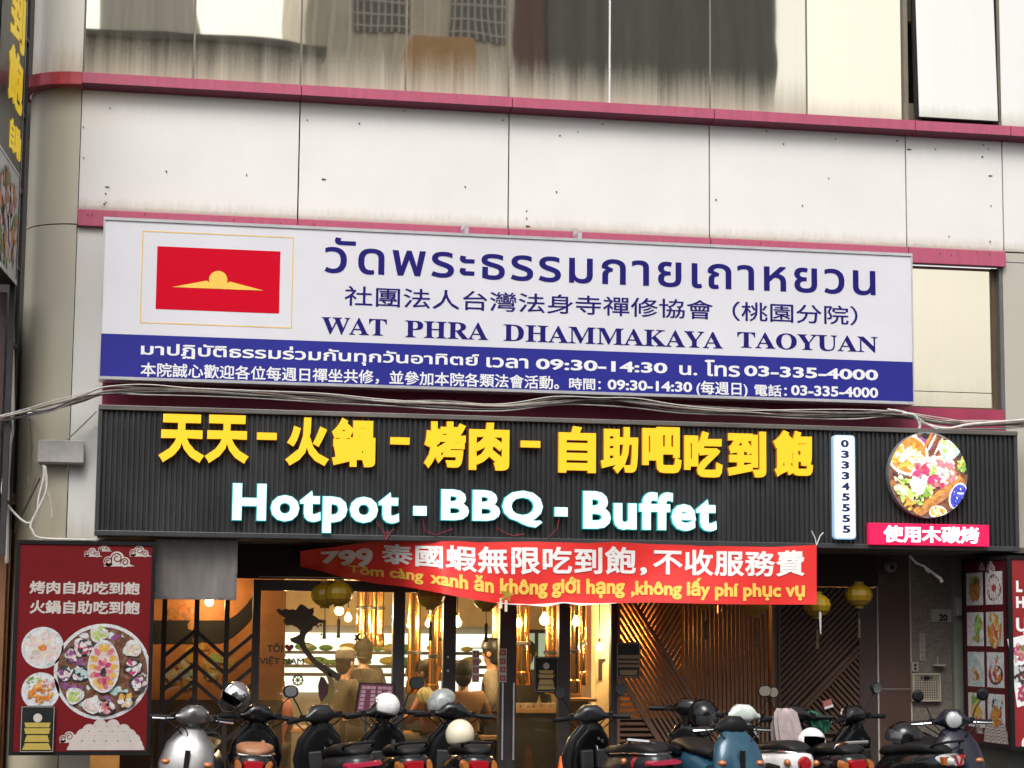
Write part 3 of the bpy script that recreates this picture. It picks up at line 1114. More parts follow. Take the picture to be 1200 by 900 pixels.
obj('casing', MB().prism(rounded(*r, 0.035), YF - 0.07, YF), lit('blue_glow_edge', (0.35, 0.6, 0.95), 0.35, (0.4, 0.5, 0.6)), t)
obj('face', MB().prism(rounded(r[0] + 0.012, r[1] + 0.012, r[2] - 0.012, r[3] - 0.012, 0.028), YF - 0.076, YF - 0.0705), lit('white_glow', (0.75, 0.86, 1.0), 0.62, (0.7, 0.7, 0.72)), t)
m = MB()
for k, ch in enumerate('033345555'):
    y = 514.8 + k * 12.55
    write(ch, Q((985.2 + k * 0.25, y + 0.3), (994.8 + k * 0.25, y + 9.6), YF - 0.076), flat(YF - 0.076), 0.003, 0.045, mb=m)
obj('digits', m, mat('digit_navy', (0.01, 0.02, 0.09), 0.4), t)

# magenta sign
r = Q((1019, 612.5), (1159.5, 640.5), YF - 0.08)
t = thing('charcoal_grill_sign', 'magenta lit strip sign with white Chinese letters under the round food picture', 'sign', ((r[0] + r[2]) / 2, YF, r[1]))
obj('box', MB().box(r[0], YF - 0.08, r[1], r[2], YF, r[3]), lit('magenta_glow', (0.80, 0.003, 0.075), 0.52, (0.55, 0.008, 0.06)), t, bevel=0.004)
text_part('lettering', '使用木碳烤', Q((1035, 615.5), (1147, 637.5), YF - 0.08), YF - 0.08, 0.012, lit('white_letter_glow', (1, 0.97, 0.97), 0.7), t, 0.03)

# palettes for the printed food
PAL = {'pork': (0.75, 0.22, 0.24), 'beef': (0.55, 0.05, 0.10), 'fat': (0.85, 0.66, 0.62), 'leaf': (0.22, 0.42, 0.05), 'lettuce': (0.5, 0.68, 0.16), 'gold': (0.85, 0.5, 0.08), 'cream': (0.88, 0.78, 0.55), 'soup': (0.85, 0.25, 0.03),
       'wood': (0.45, 0.18, 0.05), 'plate': (0.82, 0.83, 0.85), 'black': (0.03, 0.025, 0.03), 'blue': (0.05, 0.06, 0.5), 'purple': (0.3, 0.08, 0.28), 'mint': (0.55, 0.75, 0.72), 'fry': (0.62, 0.27, 0.05), 'brown': (0.2, 0.07, 0.03), 'white': (0.85, 0.84, 0.82), 'magenta': (0.65, 0.05, 0.2)}
PK = list(PAL)


def food_mat(name, c, glow):
    m = mat(name, c, 0.4, var=0.0)
    nt = m.node_tree
    b = nt.nodes['Principled BSDF']
    geo = node(nt, 'ShaderNodeNewGeometry')
    nz = node(nt, 'ShaderNodeTexNoise')
    nz.inputs['Scale'].default_value = 24
    nz.inputs['Detail'].default_value = 7
    nz.inputs['Roughness'].default_value = 0.75
    nz.inputs['Distortion'].default_value = 0.8
    nt.links.new(geo.outputs['Position'], nz.inputs['Vector'])
    cr = node(nt, 'ShaderNodeValToRGB')
    el = cr.color_ramp.elements
    el[0].position, el[1].position = 0.34, 0.68
    el[0].color = (*[v * 0.5 for v in c], 1)
    el[1].color = (*[min(1, v * 1.05 + 0.09) for v in c], 1)
    e = el.new(0.48)
    e.color = (*c, 1)
    nt.links.new(nz.outputs[0], cr.inputs[0])
    nt.links.new(cr.outputs[0], b.inputs['Base Color'])
    if glow:
        nt.links.new(cr.outputs[0], b.inputs['Emission Color'])
        b.inputs['Emission Strength'].default_value = glow
    return m


def food_mats(glow):
    return [food_mat(('food_lit_' if glow else 'food_') + k, tuple(c * (0.8 if glow else 0.6) for c in PAL[k]), glow) for k in PK]


class Food:
    """printed food: many small overlapping shapes, each a hair in front of the last"""

    def __init__(self, place, seed, clip=None):
        self.mb, self.place, self.n, self.clip = MB(), place, 0, clip
        self.rnd = random.Random(seed)

    def poly(self, pts, colr):
        self.n += 1
        d = 0.0005 + 0.00007 * self.n
        if self.clip:
            pts = [self.clip(p) for p in pts]
        a = sum(pts[i][0] * pts[(i + 1) % len(pts)][1] - pts[(i + 1) % len(pts)][0] * pts[i][1] for i in range(len(pts)))
        if a < 0:
            pts = pts[::-1]
        self.mb.add([self.place(x, z, d) for x, z in pts], [list(range(len(pts)))], PK.index(colr))

    def blob(self, x, z, rx, rz, colr, rot=0.0, wob=0.12, n=14):
        R = self.rnd
        c, s = math.cos(rot), math.sin(rot)
        ph = R.uniform(0, 6)
        pts = []
        for i in range(n):
            a = 2 * math.pi * i / n
            k = 1 + wob * math.sin(3 * a + ph) + R.uniform(-wob, wob) * 0.4
            u, w = rx * k * math.cos(a), rz * k * math.sin(a)
            pts.append((x + u * c - w * s, z + u * s + w * c))
        self.poly(pts, colr)

    def scatter(self, x, z, rx, rz, cols, n, size, asp=1.6, rot=None):
        R = self.rnd
        size *= 0.95
        for _ in range(int(n * 1.3)):
            a, q = R.uniform(0, 6.283), math.sqrt(R.random())
            s = size * R.uniform(0.6, 1.3)
            self.blob(x + rx * q * math.cos(a), z + rz * q * math.sin(a), s, s / asp, R.choice(cols), R.uniform(0, 3.14) if rot is None else rot + R.uniform(-0.3, 0.3), 0.15, 9)

    def ring(self, x, z, r, k, colr, rx, rz, asp=1.0):
        for i in range(k):
            a = 2 * math.pi * i / k
            self.blob(x + r * math.cos(a), z + asp * r * math.sin(a), rx, rz, colr if isinstance(colr, str) else colr[i % len(colr)], a, 0.1, 10)


# round food sign
c0 = P(1088, 556.5, YF - 0.09)
rx = (P(1134, 556, YF - 0.09)[0] - P(1042, 556, YF - 0.09)[0]) / 2
rz = rx * 1.04
t = thing('round_food_sign', 'round lit picture sign of meat platter and hotpot on the fascia', 'sign', (c0[0], YF, c0[2] - rz))
obj('casing', MB().disc(c0[0], c0[2], rx, rz, YF - 0.085, YF, 0, 48), mat('grey_casing', (0.3, 0.3, 0.31), 0.4, 0.3), t)


def round_clip(p):
    u, w = (p[0] - c0[0]) / (rx * 0.985), (p[1] - c0[2]) / (rz * 0.985)
    k = math.hypot(u, w)
    if k <= 1:
        return p
    return (c0[0] + u / k * rx * 0.985, c0[2] + w / k * rz * 0.985)


F = Food(flat(YF - 0.086), 5, round_clip)
cxf, czf, r_ = c0[0], c0[2], rx
at = lambda u, w: (cxf + u * r_, czf + w * r_)
F.blob(*at(0, 0), r_, r_, 'brown', 0, 0.0, 48)
F.scatter(*at(-0.1, 0.1), 0.85 * r_, 0.85 * r_, ['brown', 'purple', 'cream', 'black', 'wood', 'plate'], 40, 0.13 * r_)
F.poly([at(-0.9, -0.3), at(0.6, -0.95), at(1.2, -0.1), at(0.9, 0.2), at(-0.2, 0.1)], 'brown')
F.blob(*at(-0.5, 0.45), 0.52 * r_, 0.48 * r_, 'white', 0.2, 0.03, 24)
F.blob(*at(-0.5, 0.46), 0.47 * r_, 0.43 * r_, 'soup', 0.2, 0.06, 20)
F.scatter(*at(-0.55, 0.45), 0.36 * r_, 0.32 * r_, ['soup', 'gold', 'cream'], 40, 0.08 * r_)
F.scatter(*at(-0.42, 0.36), 0.28 * r_, 0.2 * r_, ['cream', 'white', 'gold'], 34, 0.09 * r_)
for k in range(5):
    F.blob(*at(0.0 + k * 0.09, 0.82 - k * 0.04), 0.035 * r_, 0.24 * r_, ['soup', 'fat', 'brown', 'fat', 'wood'][k], -0.5, 0.05)
F.blob(*at(0.55, 0.62), 0.28 * r_, 0.25 * r_, 'mint', 0.3, 0.1)
F.scatter(*at(0.5, 0.68), 0.22 * r_, 0.18 * r_, ['white', 'mint', 'lettuce'], 14, 0.07 * r_)
F.blob(*at(0.9, 0.3), 0.16 * r_, 0.28 * r_, 'black', 0.3, 0.05)
F.scatter(*at(0.88, 0.28), 0.12 * r_, 0.22 * r_, ['lettuce', 'leaf', 'gold'], 14, 0.06 * r_)
F.poly([at(-0.35, -0.95), at(-0.2, -1.0), at(0.95, -0.2), at(0.85, -0.05)], 'wood')
F.poly([at(-0.42, -0.86), at(-0.33, -0.95), at(0.86, -0.06), at(0.78, 0.02)], 'fry')
F.scatter(*at(-0.35, -0.35), 0.5 * r_, 0.3 * r_, ['lettuce', 'leaf', 'lettuce', 'cream'], 40, 0.10 * r_)
F.scatter(*at(0.15, 0.05), 0.5 * r_, 0.34 * r_, ['fat', 'pork', 'fat', 'beef', 'white'], 70, 0.11 * r_)
F.scatter(*at(-0.2, 0.05), 0.2 * r_, 0.2 * r_, ['beef', 'magenta', 'pork'], 16, 0.10 * r_)
F.scatter(*at(-0.25, -0.25), 0.2 * r_, 0.13 * r_, ['white', 'fat', 'white'], 10, 0.13 * r_)
F.scatter(*at(0.12, -0.12), 0.16 * r_, 0.1 * r_, ['beef', 'magenta'], 8, 0.08 * r_)
F.scatter(*at(0.08, 0.1), 0.08 * r_, 0.1 * r_, ['lettuce', 'gold'], 7, 0.05 * r_)
F.scatter(*at(0.5, 0.1), 0.16 * r_, 0.24 * r_, ['fat', 'pork', 'soup', 'fat'], 18, 0.09 * r_)
F.scatter(*at(-0.28, -0.62), 0.12 * r_, 0.12 * r_, ['leaf', 'lettuce', 'black'], 14, 0.05 * r_)
F.scatter(*at(-0.5, -0.7), 0.12 * r_, 0.14 * r_, ['gold', 'fry', 'gold'], 12, 0.06 * r_)
F.blob(*at(0.72, -0.5), 0.22 * r_, 0.34 * r_, 'white', -0.4, 0.02, 20)
F.blob(*at(0.73, -0.5), 0.19 * r_, 0.30 * r_, 'blue', -0.4, 0.02, 20)
F.scatter(*at(0.73, -0.5), 0.14 * r_, 0.24 * r_, ['blue', 'white', 'blue', 'mint', 'blue'], 30, 0.04 * r_)
F.blob(*at(0.2, -0.9), 0.23 * r_, 0.16 * r_, 'white', 0, 0.02, 18)
F.scatter(*at(0.2, -0.88), 0.17 * r_, 0.1 * r_, ['gold', 'fry', 'cream'], 22, 0.05 * r_)
for k in range(4):
    F.blob(*at(-0.85 + 0.04 * k, -0.1 - 0.09 * k), 0.05 * r_, 0.15 * r_, ['black', 'cream', 'brown', 'fat'][k], 0.5, 0.1)
obj('picture', F.mb, food_mats(0.62), t)

# ------------------------------------------------------------------ red banner
ban = thing('red_banner', 'long red cloth banner with white Chinese and yellow Vietnamese lettering tied below the fascia', 'banner', (4.0, YF, 2.4))
TOP = [(352, 646), (372, 643), (400, 640), (440, 634), (452, 632.5), (470, 634.5), (540, 634), (560, 635.5), (620, 634.5), (690, 636.5), (720, 635), (760, 637.5), (850, 640), (905, 641), (957, 638.5)]
BOT = [(352, 664), (372, 668), (400, 676), (440, 684), (470, 687), (500, 692), (540, 700), (580, 706.5), (620, 708.5), (660, 706), (700, 707.5), (760, 706), (850, 708), (905, 708.5), (957, 708.5)]
interp = lambda tab, x: float(np.interp(x, [p[0] for p in tab], [p[1] for p in tab]))


def ban_pt(px, v, d=0.0):
    """px along the banner, v 0 at the hem 1 at the top"""
    f = max(0.0, (520 - px) / 168.0)
    Yb = YF - 0.05 + 0.55 * f ** 1.1 + 0.62 * min(1.0, f * 1.6) * (1 - v) ** 1.2
    Yb += 0.05 * f * math.sin(px * 0.10 + 1.0) + 0.03 * f * math.sin(px * 0.23 - 4 * v)
    Yb += 0.035 * math.sin(px * 0.045 + 2 * v) * (0.4 + 0.6 * (1 - v)) + 0.05 * f * math.sin(px * 0.14 + 5 * v) + 0.02 * math.sin(px * 0.021 - 3 * v)
    Yb -= 0.05 * (1 - v) ** 2
    yb, yt = interp(BOT, px), interp(TOP, px)
    q = P(px, yb + (yt - yb) * v, Yb)
    return (q[0], Yb - d, q[2])


m = MB()
NX, NV = 120, 12
vs = [ban_pt(352 + 605 * i / NX, j / NV) for i in range(NX + 1) for j in range(NV + 1)]
m.add(vs, [(i * (NV + 1) + j, (i + 1) * (NV + 1) + j, (i + 1) * (NV + 1) + j + 1, i * (NV + 1) + j + 1) for i in range(NX) for j in range(NV)], 0, True)
obj('cloth', m, mat('banner_red', (0.72, 0.022, 0.018), 0.55, var=0.06, scale=3, bump=0.25, bscale=9), ban)


def ban_write(text, px0, px1, v0, v1, mt, bold, space=1.0):
    place = lambda x, z, d: ban_pt(x, z, 0.004 + d)
    obj('lettering', write(text, (px0, v0, px1, v1), place, 0.003, bold, space, fine=2), mt, ban)


m_bw = mat('banner_white', (0.8, 0.78, 0.76), 0.5, var=0.05)
m_by = mat('banner_yellow', (0.85, 0.56, 0.09), 0.5, var=0.05)
ban_write('799', 376, 437, 0.36, 0.86, m_bw, 0.045)
ban_write('泰國蝦無限吃到飽', 447, 745, 0.47, 0.93, m_bw, 0.026, 1.05)
ban_write(',', 750, 758, 0.46, 0.60, m_bw, 0.03)
ban_write('不收服務費', 765, 943, 0.48, 0.93, m_bw, 0.026, 1.05)
ban_write('Tôm càng', 408, 496, 0.10, 0.40, m_by, 0.03)
ban_write('xanh ăn không giới hạng', 504, 732, 0.08, 0.43, m_by, 0.04)
ban_write(',không lấy phí phục vụ', 739, 943, 0.06, 0.44, m_by, 0.04)
m = MB()
hem = []
for i in range(40):
    px = 582 + 140 * i / 39
    a = ban_pt(px, 0.0)
    w_ = 0.028 * math.sin(math.pi * i / 39) * (0.6 + 0.4 * math.sin(i * 0.5))
    hem.append(((a[0], a[1] + 0.004, a[2] + 0.005), (a[0], a[1] - 0.012, a[2] - w_)))
m.add([p for ab in hem for p in ab], [(2 * k, 2 * k + 1, 2 * k + 3, 2 * k + 2) for k in range(39)], 0, True)
obj('folded_hem', m, m_bw, ban)
m_wire = mat('white_wire', (0.62, 0.60, 0.56), 0.5, var=0.2)
m = MB()
for pp in ([(957, 639), (955, 630), (951, 622)], [(957, 639), (961, 628), (965, 624)], [(957, 639), (949, 641)]):
    m.tube([(P(x, y, YF - 0.04)[0], YF - 0.04, P(x, y, YF - 0.04)[2]) for x, y in pp], 0.006, 6)
obj('tie', m, m_wire, ban)
m = MB()
for pp in ([(452, 633), (449, 622)], [(452, 633), (458, 624)]):
    m.tube([(P(x, y, YF - 0.03)[0], YF - 0.03, P(x, y, YF - 0.03)[2]) for x, y in pp], 0.005, 6)
obj('tie', m, m_redw, ban)

# ------------------------------------------------------------------ left light box with the red menu poster
YB = -0.62
r = Q((19.5, 632.5), (175.5, 885), YB)
t = thing('menu_lightbox', 'big upright red light box with hotpot platter picture at the column foot', 'light box', ((r[0] + r[2]) / 2, YB, r[1]))
b_ = 0.035
m = MB()
m.box(r[0], YB - 0.012, r[3] - b_, r[2], YB + 0.2, r[3]).box(r[0], YB - 0.012, r[1], r[2], YB + 0.2, r[1] + b_).box(r[0], YB - 0.01, r[1] + b_, r[0] + b_, YB + 0.198, r[3] - b_).box(r[2] - b_, YB - 0.01, r[1] + b_, r[2], YB + 0.198, r[3] - b_)
m.box(r[0] + b_, YB + 0.006, r[1] + b_, r[2] - b_, YB + 0.19, r[3] - b_)
obj('frame', m, m_black, t)
f0, f1, f2, f3 = r[0] + b_, r[1] + b_, r[2] - b_, r[3] - b_
m_pred = mat('poster_red', (0.135, 0.008, 0.010), 0.5, var=0.15, scale=1.6, spec=0.12)
m_poster_w = mat('poster_white', (0.46, 0.42, 0.39), 0.4, var=0.06)
obj('poster', MB().box(f0, YB, f1, f2, YB + 0.005, f3), m_pred, t)
text_part('lettering', '烤肉自助吃到飽', Q((35, 680.5), (163.5, 697.5), YB), YB, 0.003, m_poster_w, t, 0.03)
text_part('lettering', '火鍋自助吃到飽', Q((35, 703), (163.5, 720.5), YB), YB, 0.003, m_poster_w, t, 0.03)


def swirl_cloud(mb, place, x, z, s, flip=1, lobes=((-0.9, 0, .55), (0, .35, .75), (0.85, -.05, .55))):
    """a paper-cut cloud: white lobes with spiral lines (material 0 white, 1 ground colour)"""
    k = 0
    for u, w, q in lobes:
        pts = [(x + flip * s * (u + q * math.cos(a)), z + s * (w + q * math.sin(a))) for a in [2 * math.pi * i / 24 for i in range(24)]]
        if flip < 0:
            pts = pts[::-1]
        mb.add([place(a, b, 0.001 + 0.0003 * k) for a, b in pts], [list(range(24))], 0)
        k += 1
    mb.add([place(x + s * a, z + s * b, 0.001) for a, b in ((-1.4, -.55), (1.9 * flip if flip > 0 else 1.4, -.5), (1.2, -.2), (-1.2, -.2))], [(0, 1, 2, 3)], 0)
    for u, w, q in lobes:
        vs = []
        n = 26
        for i in range(n + 1):
            a = rad(200 - 500 * i / n)
            rr_ = q * (0.82 - 0.6 * i / n)
            for dr in (-0.045, 0.045):
                vs.append(place(x + flip * s * (u + (rr_ + dr * 1.3) * math.cos(a)), z + s * (w + (rr_ + dr * 1.3) * math.sin(a)), 0.0034))
        fs = [(2 * i, 2 * i + 1, 2 * i + 3, 2 * i + 2) for i in range(n)]
        mb.add(vs, fs, 1)
    return mb


def scallops(mb, place, x0, x1, z0, h, rows=4, s=None):
    """a heap of overlapping fish-scale waves"""
    s = s or (x1 - x0) / 9
    cxm = (x0 + x1) / 2
    k = 0
    for rI in range(rows, -1, -1):
        z = z0 + h * rI / rows * 0.85
        w = (x1 - x0) / 2 * math.sqrt(max(0.02, 1 - (rI / (rows + 0.4)) ** 1.6))
        n = max(1, int(2 * w / (1.5 * s)))
        for i in range(n):
            x = cxm - w + (i + 0.5) * 2 * w / n
            for q, mi in ((1.0, 0), (0.86, 1), (0.74, 0), (0.5, 1), (0.38, 0)):
                pts = [(x + s * q * math.cos(a), z + s * q * math.sin(a)) for a in [math.pi * j / 10 for j in range(11)]]
                k += 1
                pts = [(min(max(a, x0 - s * .2), x1 + s * .2), b) for a, b in pts]
                mb.add([place(a, b, 0.001 + 0.00006 * k) for a, b in pts], [list(range(11))], mi)
    return mb


def at_(px, py, Y):
    q = P(px, py, Y)
    return q[0], q[2]


sc_ = PX(100, YB)
m = MB()
for px, py, s, fl in ((108, 649, 6.5, 1), (122, 643.5, 5, 1), (137, 658, 11, 1), (163, 648, 8, 1)):
    swirl_cloud(m, flat(YB), *at_(px, py, YB), s * sc_, fl)
obj('cloud_pattern', m, [m_poster_w, m_pred], t)
m = MB()
a, b = at_(80, 882, YB), at_(170, 882, YB)
scallops(m, flat(YB), a[0], b[0] - 0.02, f1 + 0.012, 33 * sc_, 5, 0.062)
obj('cloud_pattern', swirl_cloud(MB(), flat(YB), *at_(81, 866, YB), 8 * sc_), [m_poster_w, m_pred], t)
obj('cloud_pattern', m, [m_poster_w, mat('poster_line', (0.45, 0.38, 0.35), 0.5)], t)

FM = food_mats(0)


def plate(name, px, py, rp, seed, fn, clipx=None):
    x, z = at_(px, py, YB)
    R_ = rp * sc_
    clip = (lambda p: (min(p[0], clipx), p[1])) if clipx else None
    F = Food(flat(YB), seed, clip)
    F.blob(x, z, R_, R_, 'plate', 0, 0.0, 40)
    fn(F, x, z, R_)
    obj(name, F.mb, FM, t)


def plate_slices(F, x, z, R):
    F.blob(x, z, R * .9, R * .9, 'mint', 0, 0, 32)
    F.blob(x, z, R * .88, R * .88, 'plate', 0, 0, 32)
    F.ring(x, z, R * .64, 13, ['fat', 'white', 'fat'], R * .27, R * .12)
    F.ring(x, z, R * .36, 9, ['fat', 'cream'], R * .2, R * .11)
    F.blob(x, z, R * .2, R * .16, 'soup')


def plate_platter(F, x, z, R):
    F.blob(x, z, R * .93, R * .93, 'brown', 0, 0, 40)
    F.scatter(x, z, R * .85, R * .85, ['purple', 'brown', 'plate', 'mint', 'brown'], 60, R * .1)
    for i, (u, w, c) in enumerate(((-.62, .35, 'purple'), (-.35, .5, 'magenta'), (-.1, .78, 'lettuce'), (-.75, -.05, 'purple'), (-.45, -.05, 'mint'), (.6, .48, 'cream'), (.65, .1, 'magenta'), (.75, -.25, 'purple'), (-.55, -.5, 'lettuce'), (.1, -.75, 'pork'), (.5, -.6, 'gold'), (-.2, -.7, 'fat'))):
        F.blob(x + u * R, z + w * R, R * .19, R * .17, 'white' if i % 3 == 2 else 'black')
        F.scatter(x + u * R, z + w * R, R * .14, R * .13, [c, c, 'white', 'fat'], 16, R * .06)
    F.blob(x + .02 * R, z + .1 * R, R * .33, R * .55, 'plate', 0, 0.02, 26)
    F.blob(x + .02 * R, z + .1 * R, R * .29, R * .5, 'fat', 0, 0.02, 26)
    F.ring(x + .02 * R, z + .1 * R, R * .22, 14, ['gold', 'gold', 'pork'], R * .09, R * .06, 1.8)
    F.ring(x + .02 * R, z + .0 * R, R * .12, 9, ['pork', 'magenta'], R * .08, R * .05, 1.7)
    F.blob(x + .02 * R, z - .02 * R, R * .06, R * .1, 'black')


def plate_shrimp(F, x, z, R):
    F.scatter(x - R * .3, z + R * .4, R * .4, R * .4, ['lettuce', 'leaf', 'white'], 22, R * .12)
    F.scatter(x, z - R * .1, R * .6, R * .6, ['soup', 'fry', 'gold', 'soup'], 46, R * .13)
    F.scatter(x + R * .4, z + R * .4, R * .3, R * .3, ['pork', 'white', 'fat'], 16, R * .1)


plate('picture', 47.5, 810, 22, 3, plate_shrimp)
plate('picture', 50, 759, 24.5, 2, plate_slices)
plate('picture', 120, 787, 56.5, 4, plate_platter, f2 - 0.003)


def gold_card(parent, px0, py0, px1, py1, Y, ribbons, round_mark=None, head=0.0, dark=(0.012, 0.013, 0.014), gold=(0.62, 0.47, 0.12)):
    q = Q((px0, py0), (px1, py1), Y)
    w, h = q[2] - q[0], q[3] - q[1]
    e = 0.008
    obj('card', MB().box(q[0], Y, q[1], q[2], Y + 0.004, q[3]), mat('card_%.3f' % dark[0], dark, 0.3, var=0.1), parent)
    m = MB()
    m.box(q[0] + e, Y - 0.001, q[1] + e, q[2] - e, Y, q[1] + e + 0.004).box(q[0] + e, Y - 0.001, q[3] - e - 0.004, q[2] - e, Y, q[3] - e).box(q[0] + e, Y - 0.001, q[1] + e + 0.004, q[0] + e + 0.004, Y, q[3] - e - 0.004).box(q[2] - e - 0.004, Y - 0.001, q[1] + e + 0.004, q[2] - e, Y, q[3] - e - 0.004)
    obj('border', m, m_joint, parent)
    m = MB()
    for v0, v1, wa, wb in ribbons:
        x = (q[0] + q[2]) / 2
        m.prism([(x - wa * w, q[1] + v0 * h), (x + wa * w, q[1] + v0 * h), (x + wb * w, q[1] + v1 * h), (x - wb * w, q[1] + v1 * h)], Y - 0.002, Y)
    obj('ribbon_pattern', m, mat('card_gold_%.2f' % gold[0], gold, 0.4, var=0.15, scale=30), parent)
    if round_mark:
        m = MB().disc((q[0] + q[2]) / 2, q[1] + round_mark * h, w * 0.13, w * 0.13, Y - 0.002, Y, 0, 18)
        obj('round_mark', m, m_poster_w, parent)


t2 = thing('lightbox_notice', 'black and gold notice stuck over the corner of the red platter light box', 'notice', (P(44, 855, YB - 0.03)[0], YB - 0.03, P(44, 882, YB - 0.03)[2]))
gold_card(t2, 24.5, 827, 63, 882, YB - 0.03, [(.06, .2, .42, .34), (.23, .37, .36, .3), (.4, .52, .34, .38), (.54, .64, .34, .38)], 0.74, gold=(0.40, 0.30, 0.06))

# blank grey sign board by the light box
YG = -0.30
r = Q((182.5, 632), (277, 703), YG)
t = thing('blank_sign_box', 'blank grey metal sign box between the red platter light box and banner', 'sign', ((r[0] + r[2]) / 2, YG, r[1]))
obj('panel', MB().box(r[0] + 0.02, YG, r[1] + 0.02, r[2] - 0.02, YG + 0.14, r[3] - 0.02), mat('dull_metal', (0.33, 0.31, 0.295), 0.3, 0.55, var=0.25, scale=3, stretch=(3, 1, .6)), t)
m = MB().box(r[0], YG - 0.012, r[1], r[2], YG + 0.15, r[1] + 0.022).box(r[0], YG - 0.012, r[3] - 0.022, r[2], YG + 0.15, r[3]).box(r[0], YG - 0.01, r[1] + 0.022, r[0] + 0.022, YG + 0.148, r[3] - 0.022).box(r[2] - 0.022, YG - 0.01, r[1] + 0.022, r[2], YG + 0.148, r[3] - 0.022)
obj('frame', m, mat('worn_edge', (0.30, 0.28, 0.27), 0.35, 0.6, var=0.5, scale=20), t)
obj('hanger', MB().box(r[0] + 0.1, YG + 0.02, r[3], r[0] + 0.13, YG + 0.05, 2.89), m_dark, t)
obj('hanger', MB().box(r[2] - 0.13, YG + 0.02, r[3], r[2] - 0.1, YG + 0.05, 2.89), m_dark, t)

# ------------------------------------------------------------------ right light box on its post
XR = 8.60
yA, yB_ = 0.28, -0.86
zr0, zr1 = P(1131, 872, 0.25)[2], P(1123, 655.5, 0.25)[2]
t = thing('corner_lightbox', 'two sided dark red light box with eight dish pictures beside the granite pillar', 'light box', (XR + 0.5, -0.3, 0.15))
m = MB().box(XR + 0.006, yB_ + 0.006, zr0 + 0.02, XR + 1.5, yA, zr1 - 0.02)
obj('case', m, m_black, t)
e = 0.035
m = MB()
m.box(XR - 0.012, yB_ - 0.012, zr1 - e, XR + 1.5, yA + 0.001, zr1).box(XR - 0.012, yB_ - 0.012, zr0, XR + 1.5, yA + 0.001, zr0 + e)
m.box(XR - 0.0121, yB_ - 0.0121, zr0 + e, XR + e, yB_ + e, zr1 - e).box(XR - 0.01, yA - e, zr0 + e, XR + e, yA, zr1 - e)
obj('frame', m, m_black, t)
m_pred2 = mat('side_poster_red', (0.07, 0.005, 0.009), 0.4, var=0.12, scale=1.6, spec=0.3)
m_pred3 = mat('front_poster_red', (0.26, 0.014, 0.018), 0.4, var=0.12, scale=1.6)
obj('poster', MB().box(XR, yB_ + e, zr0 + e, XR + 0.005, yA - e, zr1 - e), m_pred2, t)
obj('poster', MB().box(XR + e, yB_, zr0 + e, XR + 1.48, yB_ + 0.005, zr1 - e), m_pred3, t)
obj('post', MB().box(XR + 0.1, yB_ + 0.3, 0.15, XR + 1.3, yA - 0.05, zr0), mat('post_paint', (0.10, 0.105, 0.085), 0.6, var=0.3), t)
side = lambda u, z, d: (XR - d, yA - u, z)      # u runs towards the street
WU = yA - yB_


def side_at(px, py):
    """photo pixel on the side face"""
    d = ROT.T @ np.array([(px - 600) / FOC, (py - 450) / FOC, 1.0])
    k = (XR - CAM[0]) / d[0]
    q = CAM + d * k
    return yA - q[1], q[2]


def dish(kind, F, x, z, w, h):
    F.poly([(x - w, z - h), (x + w, z - h), (x + w, z + h), (x - w, z + h)], 'white')
    F.poly([(x - w * .93, z - h * .95), (x + w * .93, z - h * .95), (x + w * .93, z + h * .95), (x - w * .93, z + h * .95)], {3: 'mint', 4: 'mint', 1: 'plate'}.get(kind, 'plate'))
    sp = lambda u, v, ru, rv, cols, n, s, rot=None: F.scatter(x + u * w, z + v * h, ru * w, rv * h, cols, n, s * w, 1.8, rot)
    if kind == 0:
        sp(0, .35, .6, .35, ['leaf', 'lettuce', 'brown'], 22, .2); sp(0, -.2, .6, .5, ['fry', 'wood', 'soup', 'fry'], 46, .2)
    elif kind == 1:
        F.blob(x, z, w * .8, h * .8, 'brown', 0, .1)
        for i in range(14):
            a = i * .4488
            F.blob(x + .5 * w * math.cos(a), z + .5 * h * math.sin(a), w * .12, h * .3, 'white' if i % 2 else 'fat', a - 1.57, .05)
        F.blob(x, z, w * .25, h * .2, 'beef')
    elif kind == 2:
        F.blob(x - .35 * w, z, w * .35, h * .7, 'plate', .2); sp(-.35, 0, .25, .6, ['white', 'plate', 'fat'], 18, .2); sp(.4, .25, .4, .6, ['leaf', 'lettuce', 'leaf'], 26, .2); sp(.2, -.55, .3, .2, ['soup', 'leaf'], 8, .15)
    elif kind == 3:
        sp(0, 0, .75, .85, ['gold', 'cream', 'soup', 'gold', 'fry'], 60, .24, 1.5); sp(-.2, -.2, .6, .6, ['beef', 'soup'], 9, .14)
    elif kind == 4:
        F.poly([(x - w * .2, z + h * .9), (x + w * .9, z + h * .9), (x + w * .9, z)], 'plate'); F.blob(x, z - .3 * h, w * .6, h * .5, 'white'); sp(-.05, -.3, .45, .4, ['fry', 'cream', 'wood', 'fat'], 30, .2)
    elif kind == 5:
        F.blob(x, z - .25 * h, w * .85, h * .6, 'black', 0, .03); sp(0, .5, .35, .35, ['leaf', 'pork', 'white'], 16, .18); sp(0, -.25, .6, .4, ['beef', 'white', 'brown', 'soup'], 34, .2)
    elif kind == 6:
        sp(-.2, .4, .5, .35, ['lettuce', 'leaf'], 18, .24); sp(0, -.15, .6, .4, ['gold', 'gold', 'cream'], 30, .26, 1.2); sp(.3, -.5, .4, .15, ['soup', 'beef'], 9, .14); F.blob(x + .2 * w, z + .75 * h, w * .2, h * .1, 'black')
    else:
        sp(.1, .3, .6, .5, ['plate', 'mint', 'leaf', 'black'], 30, .2); sp(0, -.3, .55, .5, ['fry', 'soup', 'gold', 'fry'], 44, .18)


